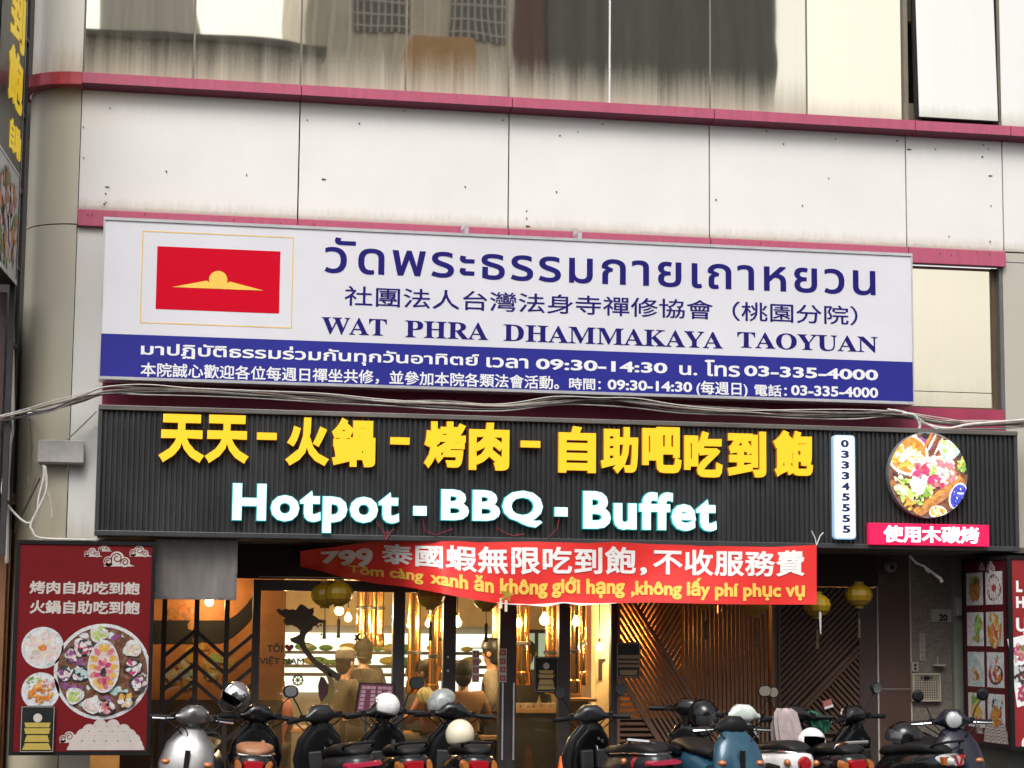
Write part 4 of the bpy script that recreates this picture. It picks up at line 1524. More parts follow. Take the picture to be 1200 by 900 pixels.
k = 0
for row, (ya_, yb__) in enumerate(((671, 709), (717.5, 757), (764, 804.5), (812, 852))):
    for coln, (xa, xb) in enumerate(((1126.5, 1146.5), (1149.5, 1171))):
        sx = row * 1.6
        u0, _ = side_at(xa + sx, 760)
        u1, _ = side_at(xb + sx * 0.75, 760)
        zA = side_at(1131 + 15, ya_)[1]
        zB = side_at(1131 + 15, yb__)[1]
        u0, u1 = (0.10, 0.52) if coln == 0 else (0.585, 1.0)
        F = Food(side, 40 + k)
        dish(k, F, (u0 + u1) / 2, (zA + zB) / 2, (u1 - u0) / 2, (zA - zB) / 2)
        obj('dish_picture', F.mb, FM, t)
        k += 1
m = MB()
swirl_cloud(m, side, 0.72, zr1 - 0.12, 0.075)
swirl_cloud(m, side, 0.50, zr1 - 0.10, 0.05)
scallops(m, side, 0.50, 1.06, zr0 + 0.05, 0.30, 4, 0.085)
swirl_cloud(m, side, 0.36, zr0 + 0.16, 0.06)
obj('cloud_pattern', m, [m_poster_w, m_pred2], t)
fr2 = flat(yB_)
for txt, tl, br in (('L', (1190.5, 680.5), (1198, 694)), ('H', (1190.5, 699), (1201, 712.5)), ('บุ', (1190.5, 724), (1204, 747)), ('C', (1197, 864), (1206, 879))):
    text_part('lettering', txt, Q(tl, br, yB_), yB_, 0.003, m_white, t, 0.05 if txt != 'บุ' else 0.02)
pa = [P(1180.5, 749, yB_), P(1205, 743, yB_), P(1216, 822, yB_), P(1192, 829, yB_)]
m = MB().prism([(q[0], q[2]) for q in pa], yB_ - 0.002, yB_)
obj('picture_card', m, m_white, t)
F = Food(fr2, 77)
F.n = 20
for (px, py, cs) in ((1193, 765, ['magenta', 'pork', 'fat']), (1196, 790, ['black', 'brown', 'plate']), (1201, 812, ['magenta', 'fat', 'beef']), (1206, 762, ['lettuce', 'gold', 'leaf'])):
    q = P(px, py, yB_)
    F.blob(q[0], q[2], 0.075, 0.085, cs[0])
    F.scatter(q[0], q[2], 0.07, 0.08, cs, 22, 0.028)
obj('picture', F.mb, FM, t)

# ------------------------------------------------------------------ projecting blade sign by the column
bd = Vector((math.sin(rad(5.2)), math.cos(rad(5.2)), 0))      # direction from the street to the wall
ox, _, _ = P(25.5, 150, -0.35)
o_ = Vector((ox, -0.35, 0)) - bd * 1.5
bn = Vector((bd.y, -bd.x, 0))                            # the face looks this way
t = thing('projecting_sign', 'tall black projecting sign with slanting yellow Chinese characters in a steel lattice', 'sign', (o_.x, o_.y, 0.15))


def bl(u, z, d):
    q = o_ + bd * u + bn * d
    return (q.x, q.y, z)


def blz(px, py):
    """height on the blade's face edge nearest the wall"""
    q = P(px, py, -0.35)
    return q[2]


zbb = 5.25
m = MB()
cB = o_ + bd * 0.75 - bn * 0.12
m.obox((cB.x, cB.y, (zbb + 9.5) / 2), bd * 0.75, bn * 0.115, (0, 0, (9.5 - zbb) / 2))
obj('case', m, m_black, t)
zpic = zbb + 1.05
m = MB().add([bl(0.02, zpic, 0.004), bl(1.48, zpic, 0.004), bl(1.48, 9.5, 0.004), bl(0.02, 9.5, 0.004)], [(0, 1, 2, 3)])
obj('face', m, mat('blade_black', (0.02, 0.02, 0.022), 0.3), t)
m = MB().add([bl(0.02, zpic - 0.02, 0.0035), bl(1.48, zpic - 0.02, 0.0035), bl(1.48, zpic + 0.02, 0.0035), bl(0.02, zpic + 0.02, 0.0035)], [(0, 1, 2, 3)])
obj('dividing_line', m, m_white, t)
m_yb = lit('blade_yellow', (0.9, 0.62, 0.02), 0.25, (0.75, 0.52, 0.03))
for k, ch in enumerate('飽到吃'):
    z = zpic + 0.52 + k * 0.60
    obj('letter', write(ch, (0.52, z, 1.40, z + 0.55), bl, 0.012, 0.03), m_yb, t)
    if k == 0:
        obj('letter', write('自助', (0.75, z - 0.42, 1.42, z - 0.12), bl, 0.012, 0.03), m_yb, t)
F = Food(bl, 9)
F.n = 10
F.poly([(0.03, zbb + 0.03), (1.47, zbb + 0.03), (1.47, zpic - 0.03), (0.03, zpic - 0.03)], 'plate')
F.scatter(0.75, zbb + 0.5, 0.66, 0.44, ['fat', 'white', 'brown', 'pork', 'white', 'black', 'leaf', 'soup'], 150, 0.09)
obj('picture', F.mb, FM, t)
m = MB()
cW = o_ + bd * 1.50
for dd in (0.03, 0.34):
    c = cW + bd * dd - bn * 0.03
    m.obox((c.x, c.y, 6.3), bd * 0.025, bn * 0.025, (0, 0, 3.6))
for k in range(9):
    c = cW + bd * 0.185 - bn * 0.03
    m.obox((c.x, c.y, 3.2 + k * 0.75), bd * 0.13, bn * 0.02, (0, 0, 0.02))
obj('lattice_post', m, m_dark, t)
m = MB().add([bl(-0.01, zbb - 0.01, 0.012), bl(1.5, zbb - 0.01, 0.012), bl(1.5, zbb + 0.04, 0.012), bl(-0.01, zbb + 0.04, 0.012)], [(0, 1, 2, 3)])
m.add([bl(1.47, zbb + .04, 0.012), bl(1.5, zbb + .04, 0.012), bl(1.5, 9.5, 0.012), bl(1.47, 9.5, 0.012)], [(0, 1, 2, 3)])
obj('edge_trim', m, m_alu, t)

# the neighbouring building beyond the blade sign
t = thing('neighbour_building', 'dim brown neighbouring shop wall at the edge behind the projecting sign', 'building', (-3.0, 0.9, 0))
obj('wall', MB().box(-7, 0.9, 0.15, -1.05, 1.2, 11), mat('neighbour_wall', (0.04, 0.033, 0.03), 0.7, var=0.4), t)
obj('shop_wall', MB().box(-7, 0.2, 0.15, -1.13, 0.89, 3.0), mat('brown_boarding', (0.20, 0.085, 0.035), 0.6, var=0.25, scale=3), t)
obj('sign_board', MB().box(-7, -0.2, 3.05, -1.2, 0.88, 5.2), mat('neighbour_board', (0.055, 0.03, 0.028), 0.5), t)
obj('yellow_strip', MB().box(-1.42, -0.22, 4.6, -1.33, -0.2, 5.1), mat('old_yellow', (0.5, 0.34, 0.08), 0.5), t)
m = MB().tube([P(14, 335, -0.1), P(15, 480, -0.1), P(9, 560, -0.1), P(8, 660, -0.1)], 0.02, 8)
obj('downpipe', m, mat('pale_pipe', (0.35, 0.33, 0.3), 0.5), t)

# ------------------------------------------------------------------ cables, junction box
def wire(name, label, pts, r_, mt, Y, n=7, group=None):
    """a smooth sagging line through photo points (x, y[, depth])"""
    q = [P(p[0], p[1], Y if len(p) < 3 else p[2]) for p in pts]
    q = [Vector(p) for p in q]
    out = []
    for i in range(len(q) - 1):
        a = q[max(0, i - 1)]; b = q[i]; c = q[i + 1]; d = q[min(len(q) - 1, i + 2)]
        for k in range(6):
            s = k / 6
            out.append(0.5 * ((2 * b) + (-a + c) * s + (2 * a - 5 * b + 4 * c - d) * s * s + (-a + 3 * b - 3 * c + d) * s ** 3))
    out.append(q[-1])
    o = obj(name, MB().tube(out, r_, n), mt, None, origin=tuple(out[0]))
    return tag(o, label, 'cable', group)


m_cab = mat('cable_grey', (0.42, 0.38, 0.33), 0.6, var=0.4, scale=9)
m_cab2 = mat('cable_brown', (0.20, 0.15, 0.12), 0.6, var=0.4, scale=9)
m_cab3 = mat('cable_pale', (0.60, 0.57, 0.52), 0.5, var=0.25, scale=9)
GC = 'cables strung along the top of the fascia'
base = [(-20, 496), (22, 487), (60, 478), (95, 467), (125, 459), (170, 457), (225, 459), (300, 463), (380, 468), (450, 472), (520, 476), (590, 477), (650, 472), (700, 470), (745, 474), (800, 480), (870, 484), (930, 487), (1000, 486), (1055, 486), (1100, 494), (1150, 499), (1215, 497)]
specs = [('thick brown cable of the bundle, lowest above the charcoal fascia', 2.2, 0.022, m_cab2, 0), ('pale grey cable of the bundle, topmost above the charcoal fascia', -2.2, 0.018, m_cab, 1), ('grey wavering cable lying in the middle of the fascia bundle', 0.0, 0.02, m_cab, 2), ('thin pale cable weaving round the others in the fascia bundle', 3.2, 0.011, m_cab3, 3), ('thin brown cable drooping lowest below the white signboard', -0.5, 0.012, m_cab2, 4), ('slim dark cable twisting through the fascia bundle', 1.2, 0.013, m_dark, 5), ('fine whitish cable running over the front of the fascia bundle', -3.4, 0.009, m_cab3, 6)]
for lab, off, rr_, mt, sd in specs:
    R = random.Random(sd)
    wire('cable', lab, [(x, y + off * 1.3 - 1.0 + R.uniform(-2.4, 2.4), -0.30 - 0.02 * sd + R.uniform(-.01, .01)) for x, y in base], rr_ * 0.58, mt, -0.3, group=GC)
wire('cable', 'loose pale cable crossing over the bundle beside the white sign corner', [(1040, 480), (1062, 484), (1085, 497), (1110, 502), (1140, 497), (1215, 491)], 0.014, m_cab3, -0.45, group=GC)
wire('cable', 'short white cable end hanging before the sign corner bracket', [(1058, 484), (1072, 487), (1078, 499), (1074, 506)], 0.014, m_cab3, -0.48)
wire('cable', 'thin wire slanting from the bundle across the fascia cap', [(1076, 490), (1096, 502), (1120, 508)], 0.007, m_cab3, -0.5)
wire('cable', 'white wire hanging in a zigzag beside the corner column', [(8, 478), (13, 490), (15, 507), (9, 530), (4, 558), (3, 580), (14, 598), (32, 613), (43, 603), (45, 585), (51, 560), (51, 545)], 0.011, m_cab3, -0.2)
wire('cable', 'white wire looping from the junction box down to the light box', [(53, 546), (54, 575), (37, 612), (38, 622), (46, 630), (80, 632), (118, 632), (128, 626), (143, 622)], 0.011, m_cab3, -0.28)
wire('cable', 'thin white wire dangling from the grey junction box', [(52, 546), (54, 570), (60, 590), (61, 606)], 0.008, m_cab3, -0.14)
wire('cable', 'thin wire rising from the junction box to the cable bundle', [(78, 516), (95, 500), (113, 482)], 0.008, m_cab, -0.1)
wire('cable', 'dark wire slanting down the column behind the junction box', [(47, 560), (30, 595), (16, 625)], 0.008, m_dark, -0.05)
wire('cable', 'brown wire looping on the column below the cable clamp', [(34, 487), (37, 520), (33, 560), (36, 575), (42, 560)], 0.008, m_cab2, -0.05)
r = Q((45.5, 516), (97, 544), -0.13)
t = thing('junction_box', 'flat grey metal junction box on the corner column under the cables', 'box', ((r[0] + r[2]) / 2, -0.07, r[1]))
obj('case', MB().box(r[0], -0.13, r[1], r[2], 0.02, r[3]), mat('box_grey', (0.42, 0.40, 0.38), 0.45, 0.3, var=0.2), t, bevel=0.006)
obj('lid', MB().box(r[0] - 0.006, -0.145, r[1] + 0.012, r[2] + 0.006, -0.131, r[3] + 0.006), mat('box_lid', (0.46, 0.44, 0.42), 0.4, 0.3, var=0.2), t, bevel=0.004)
X, _, Z = P(35, 486, -0.2)
t = thing('cable_clamp', 'small metal cable clamp holding the bundle on the corner column', 'clamp', (X, -0.2, Z))
obj('band', MB().lathe([(0.05, -0.02), (0.058, -0.02), (0.058, 0.02), (0.05, 0.02)], (X, -0.2, Z), 'x', 14), m_alu, t)
obj('bolt', MB().cyl((X, -0.27, Z), (X, 0.1, Z), 0.012, 8), m_alu, t)

# ------------------------------------------------------------------ fittings on the granite pillar
YP = YS - 0.03
m_plate = mat('plate_grey', (0.30, 0.28, 0.25), 0.5, var=0.15)
r = Q((1091, 713.5), (1116.5, 729), YP - 0.02)
t = thing('house_number_plate', 'grey enamel house number plate reading 20 on the granite pillar', 'sign', ((r[0] + r[2]) / 2, YP, r[1]))
obj('plate', MB().box(r[0], YP - 0.02, r[1], r[2], YP - 0.001, r[3]), m_plate, t, bevel=0.004)
text_part('digits', '20', Q((1100, 719.5), (1110.5, 728), YP - 0.02), YP - 0.02, 0.002, m_black, t, 0.05)
r = Q((1077.8, 742), (1084.5, 774.5), YP - 0.02)
t = thing('vertical_nameplate', 'narrow upright pale nameplate of small worn characters on granite pillar', 'sign', ((r[0] + r[2]) / 2, YP, r[1]))
obj('plate', MB().box(r[0], YP - 0.015, r[1], r[2], YP - 0.001, r[3]), m_plate, t)
m = MB()
R = random.Random(3)
for k in range(5):
    zc = r[3] - (k + 0.5) / 5 * (r[3] - r[1])
    for j in range(4):
        x = (r[0] + r[2]) / 2 + R.uniform(-0.012, 0.012)
        z = zc + (j - 1.5) * 0.009
        m.box(x - 0.012, YP - 0.0165, z - 0.002, x + 0.012, YP - 0.015, z + 0.002)
obj('worn_lettering', m, mat('worn_brown', (0.10, 0.07, 0.06), 0.6), t)
r = Q((1068.5, 776), (1077, 787), YP - 0.03)
t = thing('intercom', 'small intercom button plate above the letterbox on granite pillar', 'intercom', ((r[0] + r[2]) / 2, YP, r[1]))
obj('plate', MB().box(r[0], YP - 0.025, r[1], r[2], YP - 0.001, r[3]), m_plate, t, bevel=0.004)
m = MB()
for k in (0.3, 0.7):
    m.disc((r[0] + r[2]) / 2, r[1] + (r[3] - r[1]) * k, 0.014, 0.014, YP - 0.032, YP - 0.025, 0, 12)
obj('button', m, m_dark, t)
r = Q((1069.5, 789), (1103, 822), YP - 0.06)
t = thing('letterbox', 'cream metal letterbox with grid front on the granite pillar', 'letterbox', ((r[0] + r[2]) / 2, YP, r[1]))
m_cream = mat('cream_metal', (0.42, 0.38, 0.30), 0.5, 0.2, var=0.2)
fr_ = MB()
e = 0.016
hz = r[3] - 0.075
fr_.box(r[0], YP - 0.06, r[1], r[2], YP - 0.001, r[1] + e).box(r[0], YP - 0.06, r[3] - e, r[2], YP - 0.001, r[3]).box(r[0], YP - 0.06, r[1] + e, r[0] + e, YP - 0.001, r[3] - e).box(r[2] - e, YP - 0.06, r[1] + e, r[2], YP - 0.001, r[3] - e)
obj('frame', fr_, m_cream, t)
obj('slot_panel', MB().box(r[0] + e, YP - 0.05, hz, r[2] - e, YP - 0.001, r[3] - e), mat('olive_panel', (0.2, 0.18, 0.12), 0.5), t)
obj('back', MB().box(r[0] + e, YP - 0.02, r[1] + e, r[2] - e, YP - 0.001, hz), mat('letterbox_dark', (0.06, 0.055, 0.045), 0.6), t)
m = MB()
for k in range(11):
    x = r[0] + e + (r[2] - r[0] - 2 * e) * (k + 0.5) / 11
    m.box(x - 0.004, YP - 0.05, r[1] + e, x + 0.004, YP - 0.04, hz)
for k in range(8):
    z = r[1] + e + (hz - r[1] - e) * (k + 0.5) / 8
    m.box(r[0] + e, YP - 0.0505, z - 0.004, r[2] - e, YP - 0.0405, z + 0.004)
obj('grille', m, m_cream, t)
xm = (r[0] + r[2]) / 2
obj('lock', MB().box(xm - 0.03, YP - 0.066, hz + 0.014, xm + 0.03, YP - 0.05, hz + 0.045).disc(xm + 0.055, hz + 0.03, 0.01, 0.01, YP - 0.06, YP - 0.05, 0, 10).disc(xm - 0.055, hz + 0.03, 0.01, 0.01, YP - 0.06, YP - 0.05, 0, 10), m_black, t)
a = P(1093, 779.5, YP - 0.04)
t = thing('wall_bracket', 'little pale bracket shelf on granite pillar above the letterbox', 'bracket', (a[0] + 0.06, YP, a[2]))
obj('shelf', MB().box(a[0], YP - 0.08, a[2] - 0.008, a[0] + 0.13, YP - 0.001, a[2] + 0.008), m_plate, t)
obj('stem', MB().box(a[0] + 0.06, YP - 0.02, a[2] + 0.008, a[0] + 0.075, YP - 0.001, a[2] + 0.09), m_plate, t)
a, b = P(1116.5, 700, YP - 0.06), P(1122.5, 722, YP - 0.06)
t = thing('meter_box', 'small grey utility box between house number and dish light box', 'box', ((a[0] + b[0]) / 2, YP, b[2]))
obj('case', MB().box(a[0], YS - 0.2, b[2], b[0], YS - 0.105, a[2]), mat('utility_grey', (0.26, 0.26, 0.25), 0.5), t, bevel=0.006)
obj('cover', MB().box(a[0] + 0.006, YS - 0.21, b[2] + 0.01, b[0] - 0.006, YS - 0.201, a[2] - 0.01), mat('utility_grey', (0.26, 0.26, 0.25), 0.5), t)
a = P(1046, 663.5, 0.40)
t = thing('security_camera', 'grey dome security camera on brown tile wall above the door', 'camera', (a[0], YS, a[2]))
obj('dome', MB().ball((a[0], 0.47, a[2]), 0.07, 0.07, 0.065), mat('camera_grey', (0.22, 0.22, 0.22), 0.3), t)
obj('lens', MB().lathe([(0.0, 0.0), (0.028, 0.0), (0.03, 0.02)], (a[0], 0.398, a[2] - 0.01), 'y', 14), m_black, t)
obj('mount', MB().cyl((a[0], 0.50, a[2]), (a[0], YS - 0.02, a[2]), 0.05, 14), m_dark, t)
obj('cable', MB().tube([(a[0] + 0.04, 0.5, a[2] - 0.04), (a[0] + 0.06, 0.5, a[2] - 0.12), (a[0] + 0.045, 0.53, a[2] - 0.16)], 0.01, 6), m_dark, t)
q = [P(x, y, -0.1) for x, y in ((1066, 651), (1074, 660), (1083, 663.5), (1093, 671), (1102, 678), (1104, 682))]
t = thing('broken_conduit', 'bent white broken conduit dangling from the soffit before granite pillar', 'pipe', q[0])
obj('pipe', MB().tube(q, [0.014, 0.012, 0.012, 0.013, 0.018, 0.02], 8), mat('conduit_white', (0.62, 0.6, 0.57), 0.5, var=0.2), t)
obj('branch', MB().tube([q[2], P(1086, 669, -0.1), P(1089, 671, -0.1)], 0.009, 6), m_cab3, t)
obj('clip', MB().tube([q[0], (q[0][0], q[0][1], 2.89)], 0.006, 6), m_dark, t)

# ------------------------------------------------------------------ shop interior
def struct(name, mb, m):
    o = obj(name, mb, m)
    o['kind'] = 'structure'
    return o


IX0, IX1, IY = -0.2, 7.9, 7.6
struct('shop_floor', MB().box(IX0 - 1.0, YS + 0.121, 0.1, IX1, IY, 0.16), mat('shop_floor', (0.12, 0.09, 0.07), 0.4))
struct('shop_ceiling', MB().box(IX0 - 1.0, YS + 0.121, 3.25, IX1, IY, 3.35), mat('shop_ceiling', (0.34, 0.22, 0.12), 0.7, var=0.3))
m_ochre = mat('ochre_wall', (0.78, 0.64, 0.40), 0.7, var=0.2, scale=2)
struct('shop_back_wall', MB().box(IX0 - 1.0, IY, 0.16, IX1, IY + 0.1, 3.25), m_ochre)
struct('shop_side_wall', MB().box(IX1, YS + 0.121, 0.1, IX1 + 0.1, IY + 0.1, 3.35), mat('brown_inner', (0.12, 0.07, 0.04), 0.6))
struct('shop_side_wall', MB().box(IX0 - 1.1, YS + 0.121, 0.1, IX0 - 1.0, IY + 0.1, 3.35), m_ochre)
# partition of cream plaster near the slatted screen, and the pink wall behind it
a, b = P(698, 700, 2.0)[0], P(717, 700, 2.0)[0]
t = thing('cream_partition', 'cream plastered partition just inside the glass beside the slatted screen', 'partition', ((a + b) / 2, 2.0, 0.16))
obj('wall', MB().box(a, 2.0, 0.16, b + 0.5, 2.2, 3.25), mat('cream_plaster', (0.62, 0.46, 0.26), 0.7, var=0.15), t)
obj('switch_plate', MB().box(P(701, 780, 2.0)[0], 1.97, P(701, 797, 2.0)[2], P(705, 780, 2.0)[0], 1.999, P(701, 775, 2.0)[2]).box(P(701, 775, 2.0)[0], 1.965, P(701, 775, 2.0)[2] + 0.001, P(709, 780, 2.0)[0], 1.999, P(701, 772, 2.0)[2]), m_dark, t)
a, b = P(683, 700, 4.0)[0], P(699, 700, 4.0)[0]
t = thing('pink_partition', 'salmon pink inner wall behind the cream partition', 'partition', ((a + b) / 2, 4.0, 0.16))
obj('wall', MB().box(a, 4.0, 0.16, b + 0.8, 4.2, 3.25), mat('salmon_plaster', (0.55, 0.24, 0.15), 0.7, var=0.15), t)
obj('dado', MB().box(a, 3.98, 0.16, b + 0.8, 3.999, P(690, 786, 4.0)[2]), mat('cream_dado', (0.5, 0.36, 0.22), 0.6), t)

# lit display fridge across the back
r = Q((318, 741), (590, 812), 7.1)
t = thing('display_fridge', 'long lit white display fridge along the back of the dining room', 'fridge', ((r[0] + r[2]) / 2, 7.1, 0.16))
obj('body', MB().box(r[0] - 0.05, 7.15, 0.16, r[2] + 0.05, 7.55, r[3] + 0.1), mat('fridge_grey', (0.3, 0.3, 0.29), 0.5), t)
obj('lit_interior', MB().box(r[0], 7.1, r[1], r[2], 7.149, r[3]), lit('fridge_glow', (0.9, 1.0, 0.86), 1.0), t)
for k, f in enumerate((0.33, 0.56, 0.7)):
    z = r[3] - (r[3] - r[1]) * f
    obj('shelf', MB().box(r[0], 6.95, z - 0.02, r[2], 7.099, z + 0.02), m_frame, t)
F = Food(flat(7.0), 21)
m = MB()
R = random.Random(8)
for k in range(40):
    x = R.uniform(r[0] + 0.2, r[2] - 0.2)
    z = r[3] - (r[3] - r[1]) * R.choice((0.33, 0.56)) + 0.02
    s = R.uniform(0.05, 0.1)
    m.ball((x, 7.02, z + s * 0.6), s * 1.4, 0.05, s * 0.6, 8, R.choice((0, 0, 1, 2)))
obj('produce', m, [mat('greens', (0.14, 0.35, 0.08), 0.6), mat('pale_tub', (0.6, 0.6, 0.55), 0.5), mat('yellow_tub', (0.6, 0.5, 0.1), 0.5)], t)
# window with pale panes deeper at the side
r = Q((618, 742), (640, 800), 7.4)
t = thing('inner_window', 'narrow greenish inner window behind the brass pipes', 'window', ((r[0] + r[2]) / 2, 7.4, r[1]))
obj('frame', MB().box(r[0] - 0.05, 7.45, r[1] - 0.05, r[2] + 0.05, 7.55, r[3] + 0.05), m_dark, t)
obj('pane', MB().box(r[0], 7.4, r[1], (r[0] + r[2]) / 2 - 0.03, 7.449, r[3]).box((r[0] + r[2]) / 2 + 0.03, 7.4, r[1], r[2], 7.449, r[3]), lit('pane_glow', (0.5, 0.68, 0.55), 0.35), t)

# brass smoke pipes
m_brass = mat('brass_pipe', (0.72, 0.38, 0.12), 0.18, 1.0, var=0.1, scale=4)
pipes = [(424, 3.6, 4.4, 0.075, 745), (436, 3.9, 4.4, 0.075, 745), (445, 4.2, 4.4, 0.07, 745), (486, 2.6, 4.0, 0.10, 800), (509, 2.2, 4.0, 0.075, 805), (516, 2.3, 4.0, 0.05, 785), (583, 3.0, 4.0, 0.09, 800), (613, 2.0, 4.0, 0.10, 790), (647, 2.4, 4.0, 0.11, 800), (673, 1.6, 4.0, 0.085, 800), (682, 1.9, 4.0, 0.07, 790), (330, 4.6, 4.0, 0.07, 800)]
labs = ['thin brass smoke pipe behind the misted pane near the plane decal', 'brass smoke pipe in the middle of three behind misted pane', 'brass smoke pipe nearest the dark frame post behind misted pane', 'thick brass smoke pipe just past the misted pane post', 'bright brass smoke pipe reflecting a lamp beside the door post', 'slim copper smoke pipe touching the bright brass one', 'brass smoke pipe behind the main door post', 'red brown smoke pipe just behind the square stickers post', 'broad brass smoke pipe above the black door notice', 'brass smoke pipe beside the salmon inner wall', 'short brass smoke pipe ending above the salmon dado', 'distant brass smoke pipe behind the heart decal']
for (px, Y, _, rr_, yend), lab in zip(pipes, labs):
    rr_ *= 0.72
    yend += 12
    X = P(px, 720, Y)[0]
    z0 = P(px, yend, Y)[2]
    t = thing('smoke_pipe', lab, 'pipe', (X, Y, z0), group='brass smoke pipes over the tables')
    obj('tube', MB().cyl((X, Y, z0 + 0.12), (X, Y, 3.25), rr_, 18), m_brass, t)
    obj('hood', MB().lathe([(rr_ * 1.0, 0.14), (rr_ * 1.15, 0.13), (rr_ * 1.25, 0.0), (rr_ * 1.2, -0.01), (0.001, 0.02)], (X, Y, z0), 'z', 18), m_brass, t)
    obj('collar', MB().lathe([(rr_, 0), (rr_ * 1.18, 0.005), (rr_ * 1.18, 0.035), (rr_, 0.04)], (X, Y, z0 + 0.42), 'z', 18), m_dark, t)

# pendant bulbs, each with its own light
bulbs = [(329, 734, 2.6, 0.05, 'bulb hanging behind the map decal on misted glass'), (397.5, 716, 3.0, 0.07, 'round bulb between the lantern tassels behind misted glass'), (408, 724.5, 3.8, 0.06, 'smaller bulb below the pair of lanterns behind misted glass'), (480.5, 733, 2.6, 0.05, 'bulb in front of the thick brass pipe near the post'), (502, 731, 2.4, 0.05, 'bulb close to the bright brass pipe beside the door'),
         (536, 730, 1.5, 0.065, 'glaring bulb against the door post under the banner'), (607.5, 731, 1.9, 0.055, 'bulb beside the red brown pipe and stickers post'), (638, 727, 1.7, 0.075, 'large round bulb above the black door notice'), (675, 729, 1.2, 0.06, 'bulb in front of the brass pipe by salmon wall'), (702.5, 759, 1.6, 0.05, 'low wall bulb glowing on the cream partition'), (740, 741, 1.9, 0.06, 'bulb glimpsed through the diagonal slats above the notice'), (842, 715, 2.2, 0.05, 'bulb glimpsed through the upright slats of the screen')]
m_bulb = lit('bulb_glow', (1.0, 0.72, 0.32), 9.0)
for px, py, Y, rr_, lab in bulbs:
    rr_ *= 0.72
    X, _, Z = P(px, py, Y)
    t = thing('pendant_lamp', 'warm ' + lab, 'lamp', (X, Y, Z - rr_), group='warm bulbs in the restaurant')
    obj('bulb', MB().lathe([(0.001, -rr_), (rr_ * .6, -rr_ * .8), (rr_ * .95, -rr_ * .3), (rr_, 0.1 * rr_), (rr_ * .8, rr_ * .6), (rr_ * .4, rr_ * 1.2), (rr_ * .3, rr_ * 1.6)], (X, Y, Z), 'z', 16), m_bulb, t)
    obj('socket', MB().cyl((X, Y, Z + rr_ * 1.6), (X, Y, Z + rr_ * 2.6), rr_ * .42, 10), m_brass, t)
    obj('cord', MB().cyl((X, Y, Z + rr_ * 2.6), (X, Y, 3.25), 0.006, 6), m_black, t)
    ld = bpy.data.lights.new('bulb_light', 'POINT')
    ld.energy = 270 if Y > 1.7 else 48
    ld.color = (1.0, 0.66, 0.32)
    ld.shadow_soft_size = rr_ * 1.15
    lo = bpy.data.objects.new('bulb_light', ld)
    COL.objects.link(lo)
    lo.parent = t
    lo.location = (0, 0, rr_)

# tables
m_wood = mat('table_wood', (0.30, 0.17, 0.08), 0.4, var=0.3, scale=4, stretch=(1, 8, 1))


def table(px, Y, w, d, lab):
    X = P(px, 830, Y)[0]
    t = thing('dining_table', lab, 'table', (X, Y, 0.16))
    obj('table_top', MB().box(X - w / 2, Y - d / 2, 0.87, X + w / 2, Y + d / 2, 0.92), m_wood, t, bevel=0.008)
    for sx in (-1, 1):
        for sy in (-1, 1):
            obj('leg', MB().box(X + sx * (w / 2 - 0.06) - 0.03, Y + sy * (d / 2 - 0.06) - 0.03, 0.16, X + sx * (w / 2 - 0.06) + 0.03, Y + sy * (d / 2 - 0.06) + 0.03, 0.87), m_dark, t)
    obj('grill_pot', MB().lathe([(0.001, 0.0), (0.16, 0.0), (0.19, 0.03), (0.17, 0.035), (0.001, 0.02)], (X, Y, 0.922), 'z', 20), m_black, t)


table(500, 3.0, 1.2, 0.8, 'wooden grill table where two diners sit behind the door glass')
table(400, 4.4, 1.4, 0.8, 'wooden grill table behind the misted pane')
table(560, 2.6, 1.1, 0.8, 'wooden grill table before the diner in the tan jacket')
# serving counter behind the door
a, b = P(606, 800, 2.1)[0], P(654, 800, 2.1)[0]
zc = P(630, 830, 2.1)[2]
t = thing('serving_counter', 'dark serving counter with small bowls behind the glass door', 'counter', ((a + b) / 2, 2.1, 0.16))
obj('cabinet', MB().box(a, 2.15, 0.16, b, 2.7, zc - 0.05), mat('counter_dark', (0.05, 0.055, 0.055), 0.5), t)
obj('worktop', MB().box(a - 0.03, 2.1, zc - 0.05, b + 0.03, 2.75, zc), mat('counter_top', (0.40, 0.24, 0.11), 0.4), t)
R = random.Random(4)
for k in range(6):
    x = a + (b - a) * (k + 0.5) / 6
    obj('bowl', MB().lathe([(0.001, 0.0), (0.03, 0.0), (0.055, 0.05), (0.05, 0.05), (0.02, 0.012)], (x, 2.25 + R.uniform(0, .2), zc), 'z', 14), mat('bowl_white', (0.75, 0.72, 0.65), 0.3), t)
a, b = P(668, 800, 1.5)[0], P(690, 800, 1.5)[0]
zc = P(680, 822, 1.5)[2]
t = thing('reception_stand', 'dark wooden reception stand inside the doorway by the cream partition', 'stand', ((a + b) / 2, 1.7, 0.16))
obj('cabinet', MB().box(a, 1.5, 0.16, b, 1.9, zc), mat('stand_wood', (0.12, 0.06, 0.03), 0.5), t)
obj('top', MB().box(a - 0.05, 1.45, zc, b + 0.08, 1.95, zc + 0.03), m_wood, t)
obj('backboard', MB().box(a, 1.85, zc + 0.03, b, 1.9, zc + 0.3), mat('stand_wood', (0.12, 0.06, 0.03), 0.5), t)


